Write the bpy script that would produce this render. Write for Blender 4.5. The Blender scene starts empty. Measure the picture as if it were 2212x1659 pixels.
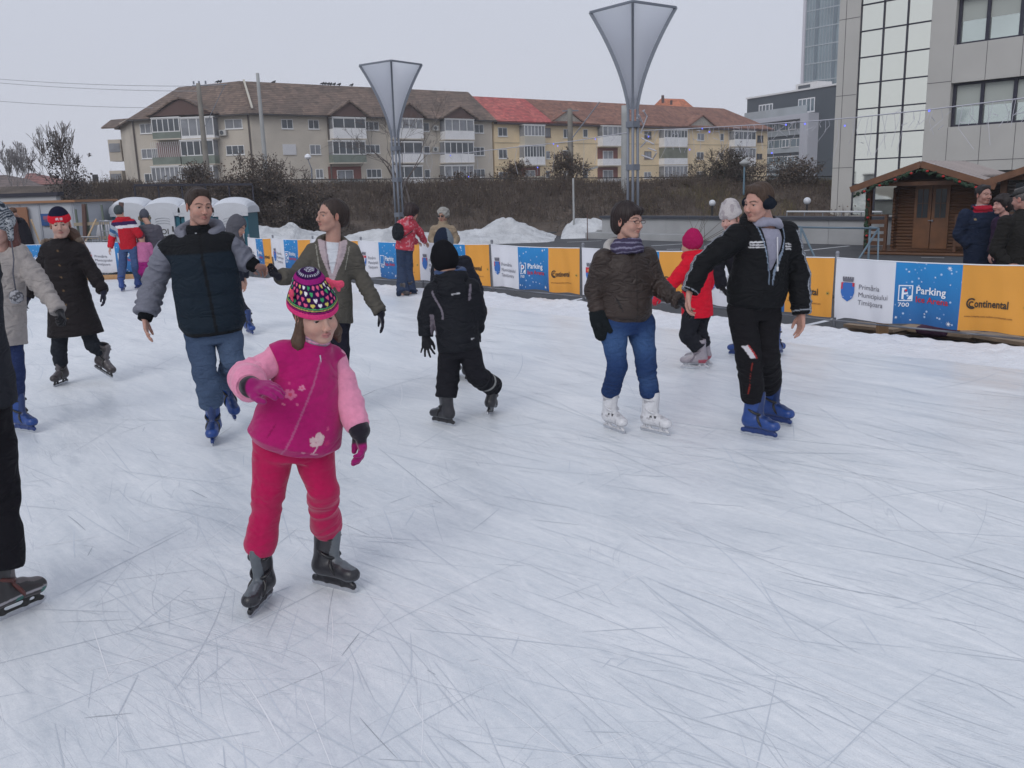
import bpy, bmesh, math, random
import numpy as np
from mathutils import Matrix, Vector
rnd = random.Random(7)
SC = bpy.context.scene
COL = SC.collection
FP = 1900.0; EYE = 1.76; CU, CV = 1106.0, 829.5          # focal length and centre in photo units (2212 wide)
PITCH = math.atan(419 / FP); ROLL = math.radians(1.75)
FWD = np.array([0, math.cos(PITCH), -math.sin(PITCH)])
R0 = np.array([1., 0, 0]); D0 = np.array([0, -math.sin(PITCH), -math.cos(PITCH)])
RT = math.cos(ROLL) * R0 + math.sin(ROLL) * D0
DN = math.cos(ROLL) * D0 - math.sin(ROLL) * R0
EYEP = np.array([0, 0, EYE])
cam_data = bpy.data.cameras.new('camera'); cam = bpy.data.objects.new('camera', cam_data); COL.objects.link(cam)
cam_data.sensor_fit = 'HORIZONTAL'; cam_data.sensor_width = 36.0; cam_data.lens = 36.0 * FP / 2212
cam_data.clip_start = 0.05; cam_data.clip_end = 3000
cam.matrix_world = Matrix(((RT[0], -DN[0], -FWD[0], 0), (RT[1], -DN[1], -FWD[1], 0), (RT[2], -DN[2], -FWD[2], EYE), (0, 0, 0, 1)))
SC.camera = cam
SUN_EL, SUN_AZ = math.radians(38), math.radians(205)
world = bpy.data.worlds.new('World'); SC.world = world; world.use_nodes = True
wn = world.node_tree; wn.nodes.clear()
sky = wn.nodes.new('ShaderNodeTexSky'); sky.sky_type = 'NISHITA'; sky.sun_disc = False
sky.sun_elevation = SUN_EL; sky.sun_rotation = SUN_AZ; sky.air_density = 1.0; sky.dust_density = 6.0; sky.ozone_density = 1.0
hs = wn.nodes.new('ShaderNodeHueSaturation'); hs.inputs['Saturation'].default_value = 0.35
mixw = wn.nodes.new('ShaderNodeMix'); mixw.data_type = 'RGBA'; mixw.inputs[0].default_value = 0.86
bgw = wn.nodes.new('ShaderNodeBackground'); outw = wn.nodes.new('ShaderNodeOutputWorld')
tcw = wn.nodes.new('ShaderNodeTexCoord'); sxw = wn.nodes.new('ShaderNodeSeparateXYZ'); rpw = wn.nodes.new('ShaderNodeValToRGB')
rpw.color_ramp.elements[0].position = 0.0; rpw.color_ramp.elements[0].color = (7.25, 7.5, 8.4, 1)
rpw.color_ramp.elements[1].position = 0.45; rpw.color_ramp.elements[1].color = (6.15, 6.65, 7.9, 1)
wn.links.new(tcw.outputs['Generated'], sxw.inputs[0]); wn.links.new(sxw.outputs[2], rpw.inputs[0])
wn.links.new(sky.outputs[0], hs.inputs['Color']); wn.links.new(hs.outputs[0], mixw.inputs[6])
wn.links.new(rpw.outputs[0], mixw.inputs[7]); wn.links.new(mixw.outputs[2], bgw.inputs[0])
bgw.inputs[1].default_value = 0.10; wn.links.new(bgw.outputs[0], outw.inputs[0])
sl = bpy.data.lights.new('sun', 'SUN'); sl.energy = 0.85; sl.angle = math.radians(32); sl.color = (1, .98, .96)
so = bpy.data.objects.new('sun', sl); COL.objects.link(so)
sd = Vector((math.sin(SUN_AZ) * math.cos(SUN_EL), math.cos(SUN_AZ) * math.cos(SUN_EL), math.sin(SUN_EL)))
so.rotation_euler = sd.to_track_quat('Z', 'Y').to_euler()
SC.view_settings.view_transform = 'Standard'; SC.view_settings.look = 'None'; SC.view_settings.gamma = 1.0
SC.view_settings.exposure = 0.0
SC.cycles.max_bounces = 6; SC.cycles.volume_bounces = 1; SC.cycles.use_denoising = True

def ray(u, v): return FWD * FP + RT * (u - CU) + DN * (v - CV)
def atY(u, v, Y):
 d = ray(u, v); return EYEP + d * (Y / d[1])
def atZ(u, v, z=0.0):
 d = ray(u, v); return EYEP + d * ((z - EYE) / d[2])
def on_plane(u, v, p, n):
 d = ray(u, v); return EYEP + d * (np.dot(np.asarray(p) - EYEP, n) / np.dot(d, n))

def tag(o, label=None, cat=None, group=None, kind=None):
 if label: o['label'] = label
 if cat: o['category'] = cat
 if group: o['group'] = group
 if kind: o['kind'] = kind
 return o
def empty(name, loc=(0, 0, 0), rz=0.0, label=None, cat=None, group=None):
 o = bpy.data.objects.new(name, None); COL.objects.link(o); o.location = loc; o.rotation_euler = (0, 0, rz)
 o.empty_display_size = .1
 return tag(o, label, cat, group)
def link(name, me, mat=None, parent=None, world_space=True):
 o = bpy.data.objects.new(name, me); COL.objects.link(o)
 if mat is not None:
  me.materials.clear(); me.materials.append(mat)
 if parent is not None:
  o.parent = parent
  if world_space: o.matrix_parent_inverse = parent_world(parent).inverted()
 return o
def parent_world(p):
 m = p.matrix_basis.copy()
 if p.parent is not None: m = parent_world(p.parent) @ p.matrix_parent_inverse @ m
 return m
def mesh_np(name, V, F, smooth=True, colors=None):
 """V (n,3), F list of faces or (m,4) array"""
 me = bpy.data.meshes.new(name)
 V = np.asarray(V, dtype=np.float32); n = len(V)
 if isinstance(F, np.ndarray):
  m, k = F.shape
  me.vertices.add(n); me.vertices.foreach_set('co', V.ravel())
  me.loops.add(m * k); me.loops.foreach_set('vertex_index', F.astype(np.int32).ravel())
  me.polygons.add(m); me.polygons.foreach_set('loop_start', np.arange(0, m * k, k, dtype=np.int32))
  me.polygons.foreach_set('loop_total', np.full(m, k, dtype=np.int32))
  me.update(calc_edges=True); me.validate()
 else:
  me.from_pydata([tuple(map(float, v)) for v in V], [], [tuple(f) for f in F]); me.update()
 if smooth: me.polygons.foreach_set('use_smooth', np.ones(len(me.polygons), dtype=bool))
 if colors is not None and len(me.vertices) == n:
  at = me.color_attributes.new('tint', 'FLOAT_COLOR', 'POINT')
  c = np.ones((n, 4), dtype=np.float32); c[:, :3] = colors; at.data.foreach_set('color', c.ravel())
 return me

class MB:
 """collects boxes, tubes, quads into one mesh"""
 def __init__(s): s.v = []; s.f = []
 def add(s, vs, fs):
  b = len(s.v); s.v += [tuple(map(float, x)) for x in vs]; s.f += [tuple(b + i for i in f) for f in fs]; return s
 def box(s, c, size, M=None):
  hx, hy, hz = [x / 2 for x in size]
  vs = [np.array([sx * hx, sy * hy, sz * hz]) for sx in (-1, 1) for sy in (-1, 1) for sz in (-1, 1)]
  if M is not None: vs = [M @ x for x in vs]
  vs = [x + np.asarray(c, float) for x in vs]
  return s.add(vs, [(0, 1, 3, 2), (4, 6, 7, 5), (0, 4, 5, 1), (2, 3, 7, 6), (0, 2, 6, 4), (1, 5, 7, 3)])
 def bar(s, a, b, w, h=None, up=(0, 0, 1)):
  a = np.asarray(a, float); b = np.asarray(b, float); h = h or w
  d = b - a; L = np.linalg.norm(d); d = d / L; up = np.asarray(up, float)
  x = np.cross(d, up)
  if np.linalg.norm(x) < 1e-3: x = np.cross(d, (1, 0, 0))
  x /= np.linalg.norm(x); y = np.cross(x, d)
  return s.box((a + b) / 2, (w, L, h), np.stack([x, d, y], 1))
 def tube(s, pts, rad, n=8, caps=True):
  pts = [np.asarray(p, float) for p in pts]; m = len(pts)
  rad = rad if hasattr(rad, '__len__') else [rad] * m
  vs = []; px = None
  for i in range(m):
   d = pts[min(i + 1, m - 1)] - pts[max(i - 1, 0)]; d /= (np.linalg.norm(d) + 1e-9)
   if px is None:
    px = np.cross(d, (0, 0, 1))
    if np.linalg.norm(px) < .1: px = np.cross(d, (0, 1, 0))
   px = px - d * np.dot(px, d); px /= (np.linalg.norm(px) + 1e-9); py = np.cross(d, px)
   for k in range(n):
    a = 2 * math.pi * k / n; vs.append(pts[i] + rad[i] * (math.cos(a) * px + math.sin(a) * py))
  fs = [(i * n + k, i * n + (k + 1) % n, (i + 1) * n + (k + 1) % n, (i + 1) * n + k) for i in range(m - 1) for k in range(n)]
  if caps: fs += [tuple(range(n - 1, -1, -1)), tuple(range((m - 1) * n, m * n))]
  return s.add(vs, fs)
 def lathe(s, c, prof, n=16):
  c = np.asarray(c, float); vs = []; m = len(prof)
  for r, z in prof:
   for k in range(n):
    a = 2 * math.pi * k / n; vs.append(c + (r * math.cos(a), r * math.sin(a), z))
  fs = [(i * n + k, i * n + (k + 1) % n, (i + 1) * n + (k + 1) % n, (i + 1) * n + k) for i in range(m - 1) for k in range(n)]
  fs += [tuple(range(n - 1, -1, -1)), tuple(range((m - 1) * n, m * n))]
  return s.add(vs, fs)
 def build(s, name, mat, parent=None, smooth=False, bevel=0.0):
  me = bpy.data.meshes.new(name); me.from_pydata(s.v, [], s.f); me.update()
  if smooth: me.polygons.foreach_set('use_smooth', np.ones(len(me.polygons), dtype=bool))
  o = link(name, me, mat, parent)
  if bevel:
   bm = o.modifiers.new('bevel', 'BEVEL'); bm.width = bevel; bm.segments = 2; bm.limit_method = 'ANGLE'
  return o

MATS = {}
def material(name, color=(.5, .5, .5), rough=.8, metal=0.0, spec=.5, noise=None, bump=None, tint=False, trans=0.0, emit=None, sheen=0, crease=None, coord='Object'):
 """noise=(scale, amount, detail), bump=(scale, strength, distance)"""
 if name in MATS: return MATS[name]
 m = bpy.data.materials.new(name); m.use_nodes = True; nt = m.node_tree; N = nt.nodes; L = nt.links
 b = N['Principled BSDF']; b.inputs['Roughness'].default_value = rough; b.inputs['Metallic'].default_value = metal
 b.inputs['Specular IOR Level'].default_value = spec
 tc = N.new('ShaderNodeTexCoord')
 src = None
 if tint:
  a = N.new('ShaderNodeAttribute'); a.attribute_name = 'tint'; src = a.outputs['Color']
 else:
  r = N.new('ShaderNodeRGB'); r.outputs[0].default_value = (*color, 1); src = r.outputs[0]
 if noise:
  sc_, am, de = noise
  n = N.new('ShaderNodeTexNoise'); n.inputs['Scale'].default_value = sc_; n.inputs['Detail'].default_value = de
  L.new(tc.outputs[coord], n.inputs['Vector'])
  mr = N.new('ShaderNodeMapRange'); mr.inputs[1].default_value = .25; mr.inputs[2].default_value = .75
  mr.inputs[3].default_value = 1 - am; mr.inputs[4].default_value = 1 + am; L.new(n.outputs[0], mr.inputs[0])
  vm = N.new('ShaderNodeVectorMath'); vm.operation = 'SCALE'; L.new(src, vm.inputs[0]); L.new(mr.outputs[0], vm.inputs['Scale']); src = vm.outputs[0]
 L.new(src, b.inputs['Base Color'])
 if bump:
  n = N.new('ShaderNodeTexNoise'); n.inputs['Scale'].default_value = bump[0]; n.inputs['Detail'].default_value = 4
  L.new(tc.outputs[coord], n.inputs['Vector'])
  bp = N.new('ShaderNodeBump'); bp.inputs['Strength'].default_value = bump[1]; bp.inputs['Distance'].default_value = bump[2]
  L.new(n.outputs[0], bp.inputs['Height']); L.new(bp.outputs[0], b.inputs['Normal'])
  if crease:
   n = N.new('ShaderNodeTexNoise'); n.inputs['Scale'].default_value = crease[0]; n.inputs['Detail'].default_value = 2.5; n.inputs['Distortion'].default_value = .8; mp_ = N.new('ShaderNodeMapping'); mp_.inputs['Scale'].default_value = (.7, .7, 1.5); L.new(tc.outputs[coord], mp_.inputs[0]); L.new(mp_.outputs[0], n.inputs['Vector'])
   a = N.new('ShaderNodeMath'); a.operation = 'SUBTRACT'; a.inputs[1].default_value = .5; L.new(n.outputs[0], a.inputs[0]); c = N.new('ShaderNodeMath'); c.operation = 'ABSOLUTE'; L.new(a.outputs[0], c.inputs[0]); r = N.new('ShaderNodeMapRange'); r.inputs[1].default_value = 0; r.inputs[2].default_value = .16; r.interpolation_type = 'SMOOTHSTEP'; L.new(c.outputs[0], r.inputs[0])
   b2 = N.new('ShaderNodeBump'); b2.inputs['Strength'].default_value = crease[1]; b2.inputs['Distance'].default_value = .014; L.new(r.outputs[0], b2.inputs['Height']); L.new(bp.outputs[0], b2.inputs['Normal']); L.new(b2.outputs[0], b.inputs['Normal'])
 if trans: b.inputs['Transmission Weight'].default_value = trans
 if sheen: b.inputs['Sheen Weight'].default_value = sheen
 if emit: b.inputs['Emission Color'].default_value = (*emit[0], 1); b.inputs['Emission Strength'].default_value = emit[1]
 MATS[name] = m; return m
def hexc(s):
 s = s.lstrip('#'); c = [int(s[i:i + 2], 16) / 255 for i in (0, 2, 4)]
 return tuple(x / 12.92 if x <= .04045 else ((x + .055) / 1.055) ** 2.4 for x in c)

_rs = np.random.RandomState(3); _LAT = _rs.rand(32, 32, 32).astype(np.float32)
def vnoise(P, scale=1.0, seed=0):
 P = np.asarray(P, dtype=np.float32) * scale + seed * 7.31
 i = np.floor(P).astype(np.int64); f = P - i; f = f * f * (3 - 2 * f)
 out = 0
 for dx in (0, 1):
  for dy in (0, 1):
   for dz in (0, 1):
    w = (f[..., 0] if dx else 1 - f[..., 0]) * (f[..., 1] if dy else 1 - f[..., 1]) * (f[..., 2] if dz else 1 - f[..., 2])
    out = out + w * _LAT[(i[..., 0] + dx) % 32, (i[..., 1] + dy) % 32, (i[..., 2] + dz) % 32]
 return out * 2 - 1

def nrm(a):
 a = np.asarray(a, float); return a / (np.linalg.norm(a) + 1e-12)
def V3(*a): return np.array(a, dtype=float)
class Solid:
 def __init__(s, h=.01, k=.02): s.h = h; s.k = k; s.ops = []; s.lo = np.full(3, 1e9); s.hi = np.full(3, -1e9)
 def _add(s, fn, lo, hi, k, mode):
  lo = np.asarray(lo, float); hi = np.asarray(hi, float); s.ops.append((fn, lo, hi, s.k if k is None else k, mode))
  if mode == 'u': s.lo = np.minimum(s.lo, lo); s.hi = np.maximum(s.hi, hi)
  return s
 def cone(s, a, b, ra, rb, k=None, mode='u', flat_b=False, flat_a=False, sq=None):
  """tapered round limb a-b; sq=(axis, factor) squashes the section along axis"""
  a = np.asarray(a, float); b = np.asarray(b, float); r = max(ra, rb) * (1.6 if sq is not None else 1)
  d = b - a; L = np.linalg.norm(d) + 1e-9; u = d / L
  def fn(P):
   q = P - a; t = q @ u
   tc = np.clip(t / L, 0, 1)
   w = q - (tc * L)[..., None] * u
   if sq is not None:
    ax, fa = sq; c = w @ ax; w = w + (c * (1 / fa - 1))[..., None] * ax
   e = np.sqrt((w * w).sum(-1)) - (ra + (rb - ra) * tc)
   if sq is not None: e = e * min(1, sq[1] * 1.15)
   if flat_b: e = np.maximum(e, t - L)
   if flat_a: e = np.maximum(e, -t)
   return e
  return s._add(fn, np.minimum(a, b) - r, np.maximum(a, b) + r, k, mode)
 def ball(s, c, rad, R=None, k=None, mode='u'):
  c = np.asarray(c, float); rad = np.asarray(rad if hasattr(rad, '__len__') else (rad,) * 3, float)
  R = np.eye(3) if R is None else R
  ext = np.sqrt(((R * rad) ** 2).sum(1))
  def fn(P):
   q = (P - c) @ R; f = q / rad; n1 = np.sqrt((f * f).sum(-1)) + 1e-9; g = q / (rad * rad); n2 = np.sqrt((g * g).sum(-1)) + 1e-9
   return n1 * (n1 - 1) / n2
  return s._add(fn, c - ext, c + ext, k, mode)
 def torus(s, c, R, rad, r, k=None, mode='u'):
  """ring in the local xy plane of R with half axes rad=(rx,ry), tube radius r"""
  c = np.asarray(c, float); rx, ry = rad; m = max(rx, ry) + r
  def fn(P):
   q = (P - c) @ R; x = q[..., 0] / rx; y = q[..., 1] / ry; n1 = np.sqrt(x * x + y * y) + 1e-9
   g = np.sqrt((q[..., 0] / rx ** 2) ** 2 + (q[..., 1] / ry ** 2) ** 2) + 1e-9
   e = n1 * (n1 - 1) / g
   return np.sqrt(e * e + q[..., 2] ** 2) - r
  return s._add(fn, c - m, c + m, k, mode)
 def loft(s, a, b, sa, sb, secs, k=None, mode='u', caps=(True, True), bend=0.0):
  """body section stack along a-b; lateral axes sa->sb; secs rows (t, half width, half depth, depth offset)"""
  a = np.asarray(a, float); b = np.asarray(b, float); d = b - a; L = np.linalg.norm(d); u = d / L
  T = np.array([x[0] for x in secs]); W = np.array([x[1] for x in secs]); D = np.array([x[2] for x in secs])
  O = np.array([x[3] if len(x) > 3 else 0 for x in secs])
  sa = nrm(sa); sb = nrm(sb)
  def fn(P):
   q = P - a; h = q @ u; t = h / L; tc = np.clip(t, 0, 1)[..., None]
   ax = sa * (1 - tc) + sb * tc; ax = ax - (ax @ u)[..., None] * u; ax /= np.sqrt((ax * ax).sum(-1))[..., None]
   dx = np.cross(ax, u)
   w = np.interp(t, T, W); dd = np.interp(t, T, D); o = np.interp(t, T, O)
   x = (q * ax).sum(-1); y = (q * dx).sum(-1) - o
   f = np.sqrt((x / w) ** 2 + (y / dd) ** 2) + 1e-9; g = np.sqrt((x / w ** 2) ** 2 + (y / dd ** 2) ** 2) + 1e-9
   e = f * (f - 1) / g
   if caps[0]: e = np.maximum(e, (T[0] - t) * L)
   if caps[1]: e = np.maximum(e, (t - T[-1]) * L)
   return e
  m = max(W.max(), D.max()) + abs(O).max()
  p0 = a + d * T[0]; p1 = a + d * T[-1]
  return s._add(fn, np.minimum(p0, p1) - m, np.maximum(p0, p1) + m, k, mode)
 def cut(s, p, n, k=.006):
  """remove everything on the side n points to"""
  p = np.asarray(p, float); n = nrm(n)
  s.ops.append((lambda P: -((P - p) @ n), None, None, k, 's')); return s
 def mesh(s, name, disp=None, color=None, smooth_it=1, raw=False):
  h = s.h; pad = 3 * h; lo = s.lo - pad; n = np.ceil((s.hi + pad - lo) / h).astype(int) + 1
  D = np.full(tuple(n), 1.0, dtype=np.float32)
  ax = [lo[i] + h * np.arange(n[i]) for i in range(3)]
  for fn, l, hgh, k, mode in s.ops:
   if l is None: i0 = np.zeros(3, int); i1 = n.copy()
   else:
    mg = k + 4 * h
    i0 = np.clip(np.floor((l - mg - lo) / h).astype(int), 0, n); i1 = np.clip(np.ceil((hgh + mg - lo) / h).astype(int) + 1, 0, n)
   if (i1 <= i0).any(): continue
   for x0 in range(i0[0], i1[0], 48):
    x1 = min(x0 + 48, i1[0]); sl_ = (slice(x0, x1), slice(i0[1], i1[1]), slice(i0[2], i1[2]))
    P = np.stack(np.meshgrid(ax[0][sl_[0]], ax[1][sl_[1]], ax[2][sl_[2]], indexing='ij'), -1)
    e = fn(P); d0 = D[sl_]
    if mode == 'u':
     if k > 0:
      hh = np.clip(.5 + .5 * (e - d0) / k, 0, 1); D[sl_] = e * (1 - hh) + d0 * hh - k * hh * (1 - hh)
     else: D[sl_] = np.minimum(d0, e)
    else:
     e = -e; hh = np.clip(.5 - .5 * (e - d0) / max(k, 1e-6), 0, 1); D[sl_] = e * (1 - hh) + d0 * hh + k * hh * (1 - hh)
  V, F = surface_nets(D, lo, h)
  if smooth_it: V = relax(V, F, smooth_it)
  if disp is not None:
   Nn = vnormals(V, F); V = V + Nn * disp(V, Nn)[:, None]
  c = color(V) if callable(color) else (np.tile(np.array(color, dtype=np.float32), (len(V), 1)) if color is not None else None)
  if raw: return V, F, c
  return mesh_np(name, V, F, True, c)
def surface_nets(D, lo, h):
 S = D < 0; nx, ny, nz = D.shape; acc = []; quads = []
 cs = np.array([(ny - 1) * (nz - 1), nz - 1, 1]); sh = np.array([nx, ny, nz])
 for a in range(3):
  b, c = (a + 1) % 3, (a + 2) % 3
  sl0 = [slice(None)] * 3; sl1 = [slice(None)] * 3; sl0[a] = slice(0, -1); sl1[a] = slice(1, None)
  I = np.argwhere(S[tuple(sl0)] != S[tuple(sl1)])
  if len(I) == 0: continue
  J = I.copy(); J[:, a] += 1
  d0 = D[I[:, 0], I[:, 1], I[:, 2]]; d1 = D[J[:, 0], J[:, 1], J[:, 2]]; t = d0 / (d0 - d1)
  P = I.astype(np.float64); P[:, a] += t
  ok = (I[:, b] > 0) & (I[:, c] > 0) & (I[:, b] < sh[b] - 1) & (I[:, c] < sh[c] - 1)
  I = I[ok]; P = P[ok]; ins = d0[ok] < 0; cyc = []
  for ob, oc in ((-1, -1), (0, -1), (0, 0), (-1, 0)):
   K = I.copy(); K[:, b] += ob; K[:, c] += oc; idx = K @ cs; cyc.append(idx); acc.append((idx, P))
  q = np.stack(cyc, 1); q[~ins] = q[~ins][:, ::-1]; quads.append(q)
 idx = np.concatenate([x[0] for x in acc]); P = np.concatenate([x[1] for x in acc]); Q = np.concatenate(quads)
 uq, inv = np.unique(idx, return_inverse=True); cnt = np.bincount(inv)
 V = np.stack([np.bincount(inv, P[:, i]) / cnt for i in range(3)], 1)
 F = np.searchsorted(uq, Q)
 return V * h + lo, F
def relax(V, F, it):
 E = np.concatenate([F[:, [0, 1]], F[:, [1, 2]], F[:, [2, 3]], F[:, [3, 0]]])
 n = len(V)
 for _ in range(it):
  cnt = np.bincount(E[:, 0], minlength=n) + np.bincount(E[:, 1], minlength=n)
  A = np.stack([np.bincount(E[:, 0], V[E[:, 1], i], n) + np.bincount(E[:, 1], V[E[:, 0], i], n) for i in range(3)], 1) / np.maximum(cnt, 1)[:, None]
  V = V * .5 + A * .5
 return V
def vnormals(V, F):
 n = np.cross(V[F[:, 2]] - V[F[:, 0]], V[F[:, 3]] - V[F[:, 1]]); N = np.zeros_like(V)
 for i in range(4):
  for j in range(3): N[:, j] += np.bincount(F[:, i], n[:, j], len(V))
 return N / (np.sqrt((N * N).sum(1))[:, None] + 1e-12)
# ================================================================== people: shared builders
def rot_axis(axis, ang):
 axis = nrm(axis); a = math.radians(ang); K = np.array([[0, -axis[2], axis[1]], [axis[2], 0, -axis[0]], [-axis[1], axis[0], 0]])
 return np.eye(3) + math.sin(a) * K + (1 - math.cos(a)) * K @ K
def head_frame(yaw, pitch=0, roll=0):
 y = math.radians(yaw); f = V3(math.sin(y), -math.cos(y), 0); u = V3(0, 0, 1); x = np.cross(f, u)
 R = np.stack([x, f, u], 1)
 R = rot_axis(R[:, 0], -pitch) @ R
 R = rot_axis(V3(0, 1, 0), roll) @ R          # tilt towards image right
 return R
def smooth01(x, a, b):
 t = np.clip((x - a) / (b - a), 0, 1); return t * t * (3 - 2 * t)
def mixc(c0, c1, w): w = np.asarray(w)[:, None]; return np.asarray(c0) * (1 - w) + np.asarray(c1) * w

M_SKIN = material('skin', rough=.52, spec=.35, tint=True, noise=(60, .05, 3), bump=(220, .12, .001))
M_SKIN.node_tree.nodes['Principled BSDF'].inputs['Subsurface Weight'].default_value = .12
M_SKIN.node_tree.nodes['Principled BSDF'].inputs['Subsurface Radius'].default_value = (.02, .008, .005)
M_HAIR = material('hair', rough=.5, spec=.35, tint=True, noise=(70, .25, 3), bump=(200, .2, .0015))
M_CLOTH = material('cloth', rough=.9, spec=.2, tint=True, noise=(35, .10, 4), bump=(70, .35, .003), crease=(8, .5))
M_FLEECE = material('fleece', rough=1.0, spec=.1, tint=True, noise=(45, .10, 5), bump=(170, .45, .0016), sheen=.25, crease=(7, .3))
M_KNIT = material('knit', rough=1.0, spec=.1, tint=True, noise=(120, .15, 2), bump=(190, .6, .0025))
M_NYLON = material('nylon', rough=.72, spec=.16, tint=True, noise=(30, .08, 4), bump=(45, .3, .003), crease=(9, .6))
M_DENIM = material('denim', rough=.9, spec=.15, tint=True, noise=(110, .16, 4), bump=(150, .3, .002), crease=(10, .5))
M_LEATHER = material('leather', rough=.5, spec=.3, tint=True, noise=(50, .15, 4), bump=(60, .45, .004), crease=(11, .6))
M_SHELL = material('boot_plastic', rough=.35, spec=.5, tint=True, noise=(40, .12, 4), bump=(25, .05, .002))
M_STEEL = material('blade_steel', (.62, .64, .68), rough=.28, metal=.9, noise=(40, .1, 2))
M_BLACKPL = material('black_plastic', (.016, .016, .018), rough=.4)
M_EYE = material('eye', rough=.12, tint=True)
M_GLASS = material('lens', (.55, .6, .62), rough=.05, trans=.9)

SKIN = V3(.46, .265, .20); LIP = V3(.36, .15, .125)
class Fig:
 """one person; joints are given as photo position + depth offset from the person's own distance"""
 def __init__(s, Y, label, h=.008, group=None):
  s.Y = Y; s.label = label; s.h = h; s.J = {}; s.root = None
 def P(s, u, v, dy=0.0): return atY(u, v, s.Y + dy)
 def joints(s, **kw):
  for k, a in kw.items(): s.J[k] = s.P(*a) if len(a) < 4 else V3(*a[:3])
  return s
 def start(s, cx):
  s.root = empty('person', (float(cx[0]), float(cx[1]), float(cx[2])), 0, s.label, 'person'); return s
 def part(s, name, me, mat, parent=None, label=None):
  o = link(name, me, mat, parent or s.root)
  if label: o['label'] = label
  return o
 def head(s, u, v, dy=0, yaw=0, pitch=0, roll=0, size=1.0):
  s.hc = s.P(u, v, dy); s.hR = head_frame(yaw, pitch, roll); s.hs = size; return s
 def hp(s, x, y, z): return s.hc + s.hR @ V3(x, y, z) * s.hs
 def hl(s, V): return (V - s.hc) @ s.hR / s.hs

def add_head(S, g, child=False, ears=True, face=True):
 p = g.hp; z = g.hs; R = g.hR
 S.ball(p(0, -.022, .036), V3(.076, .096, .086) * z, R, k=.02 * z)
 S.ball(p(0, .028, -.03), V3(.063 if not child else .067, .062, .078 if not child else .07) * z, R, k=.03 * z)
 S.cone(p(-.045, .005, -.06), p(-.017, .058, -.098 if not child else -.09), .021 * z, .0175 * z, k=.025 * z)
 S.cone(p(.045, .005, -.06), p(.017, .058, -.098 if not child else -.09), .021 * z, .0175 * z, k=.025 * z)
 S.cone(p(0, -.03, -.04), g.J['nk'] + (p(0, -.02, -.05) - p(0, 0, -.05)) * .3, .052 * z, .056 * z, k=.02)
 if face:
  for sx in (-1, 1):
   S.ball(p(sx * .038, .06, -.034), V3(.024, .022, .024) * z, R, k=.022 * z)
   S.ball(p(sx * .030, .094, .003), V3(.017, .018, .0115) * z, R, k=.014 * z, mode='s')
   S.cone(p(sx * .018, .0805, .0088), p(sx * .032, .0800, .0092), .0052 * z, .0054 * z, k=.003 * z); S.cone(p(sx * .032, .0800, .0092), p(sx * .047, .067, .005), .0054 * z, .0045 * z, k=.003 * z)   # upper lid
   S.cone(p(sx * .018, .0785, -.0075), p(sx * .045, .0665, -.0070), .0044 * z, .0044 * z, k=.005 * z)     # lower lid
   S.cone(p(sx * .012, .088, .022), p(sx * .050, .066, .024), .0075 * z, .006 * z, k=.012 * z)
   S.ball(p(sx * .0115, .100, -.037), V3(.0085, .0105, .007) * z, R, k=.007 * z)
  S.cone(p(0, .084, .012), p(0, .108 if not child else .102, -.031), .0075 * z, (.0108 if not child else .0092) * z, k=.012 * z)
  S.cone(p(-.019, .080, -.0665), p(0, .0915, -.0605), .0045 * z, .0066 * z, k=.006 * z)
  S.cone(p(.019, .080, -.0665), p(0, .0915, -.0605), .0045 * z, .0066 * z, k=.006 * z)
  S.cone(p(-.018, .079, -.0705), p(0, .089, -.070), .0045 * z, .0072 * z, k=.006 * z)
  S.cone(p(.018, .079, -.0705), p(0, .089, -.070), .0045 * z, .0072 * z, k=.006 * z)
  S.cone(p(-.02, .088, -.0645), p(.02, .088, -.0645), .0014 * z, .0014 * z, k=.002 * z, mode='s')
  S.ball(p(0, .068, -.092), V3(.019, .018, .015) * z, R, k=.014 * z)
 if ears:
  for sx in (-1, 1):
   Re = R @ rot_axis(V3(0, 0, 1), -sx * 18)
   S.ball(p(sx * .079, -.012, -.008), V3(.009, .019, .031) * z, Re, k=.006 * z)
   S.ball(p(sx * .084, -.006, -.004), V3(.006, .01, .018) * z, Re, k=.004 * z, mode='s')
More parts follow.
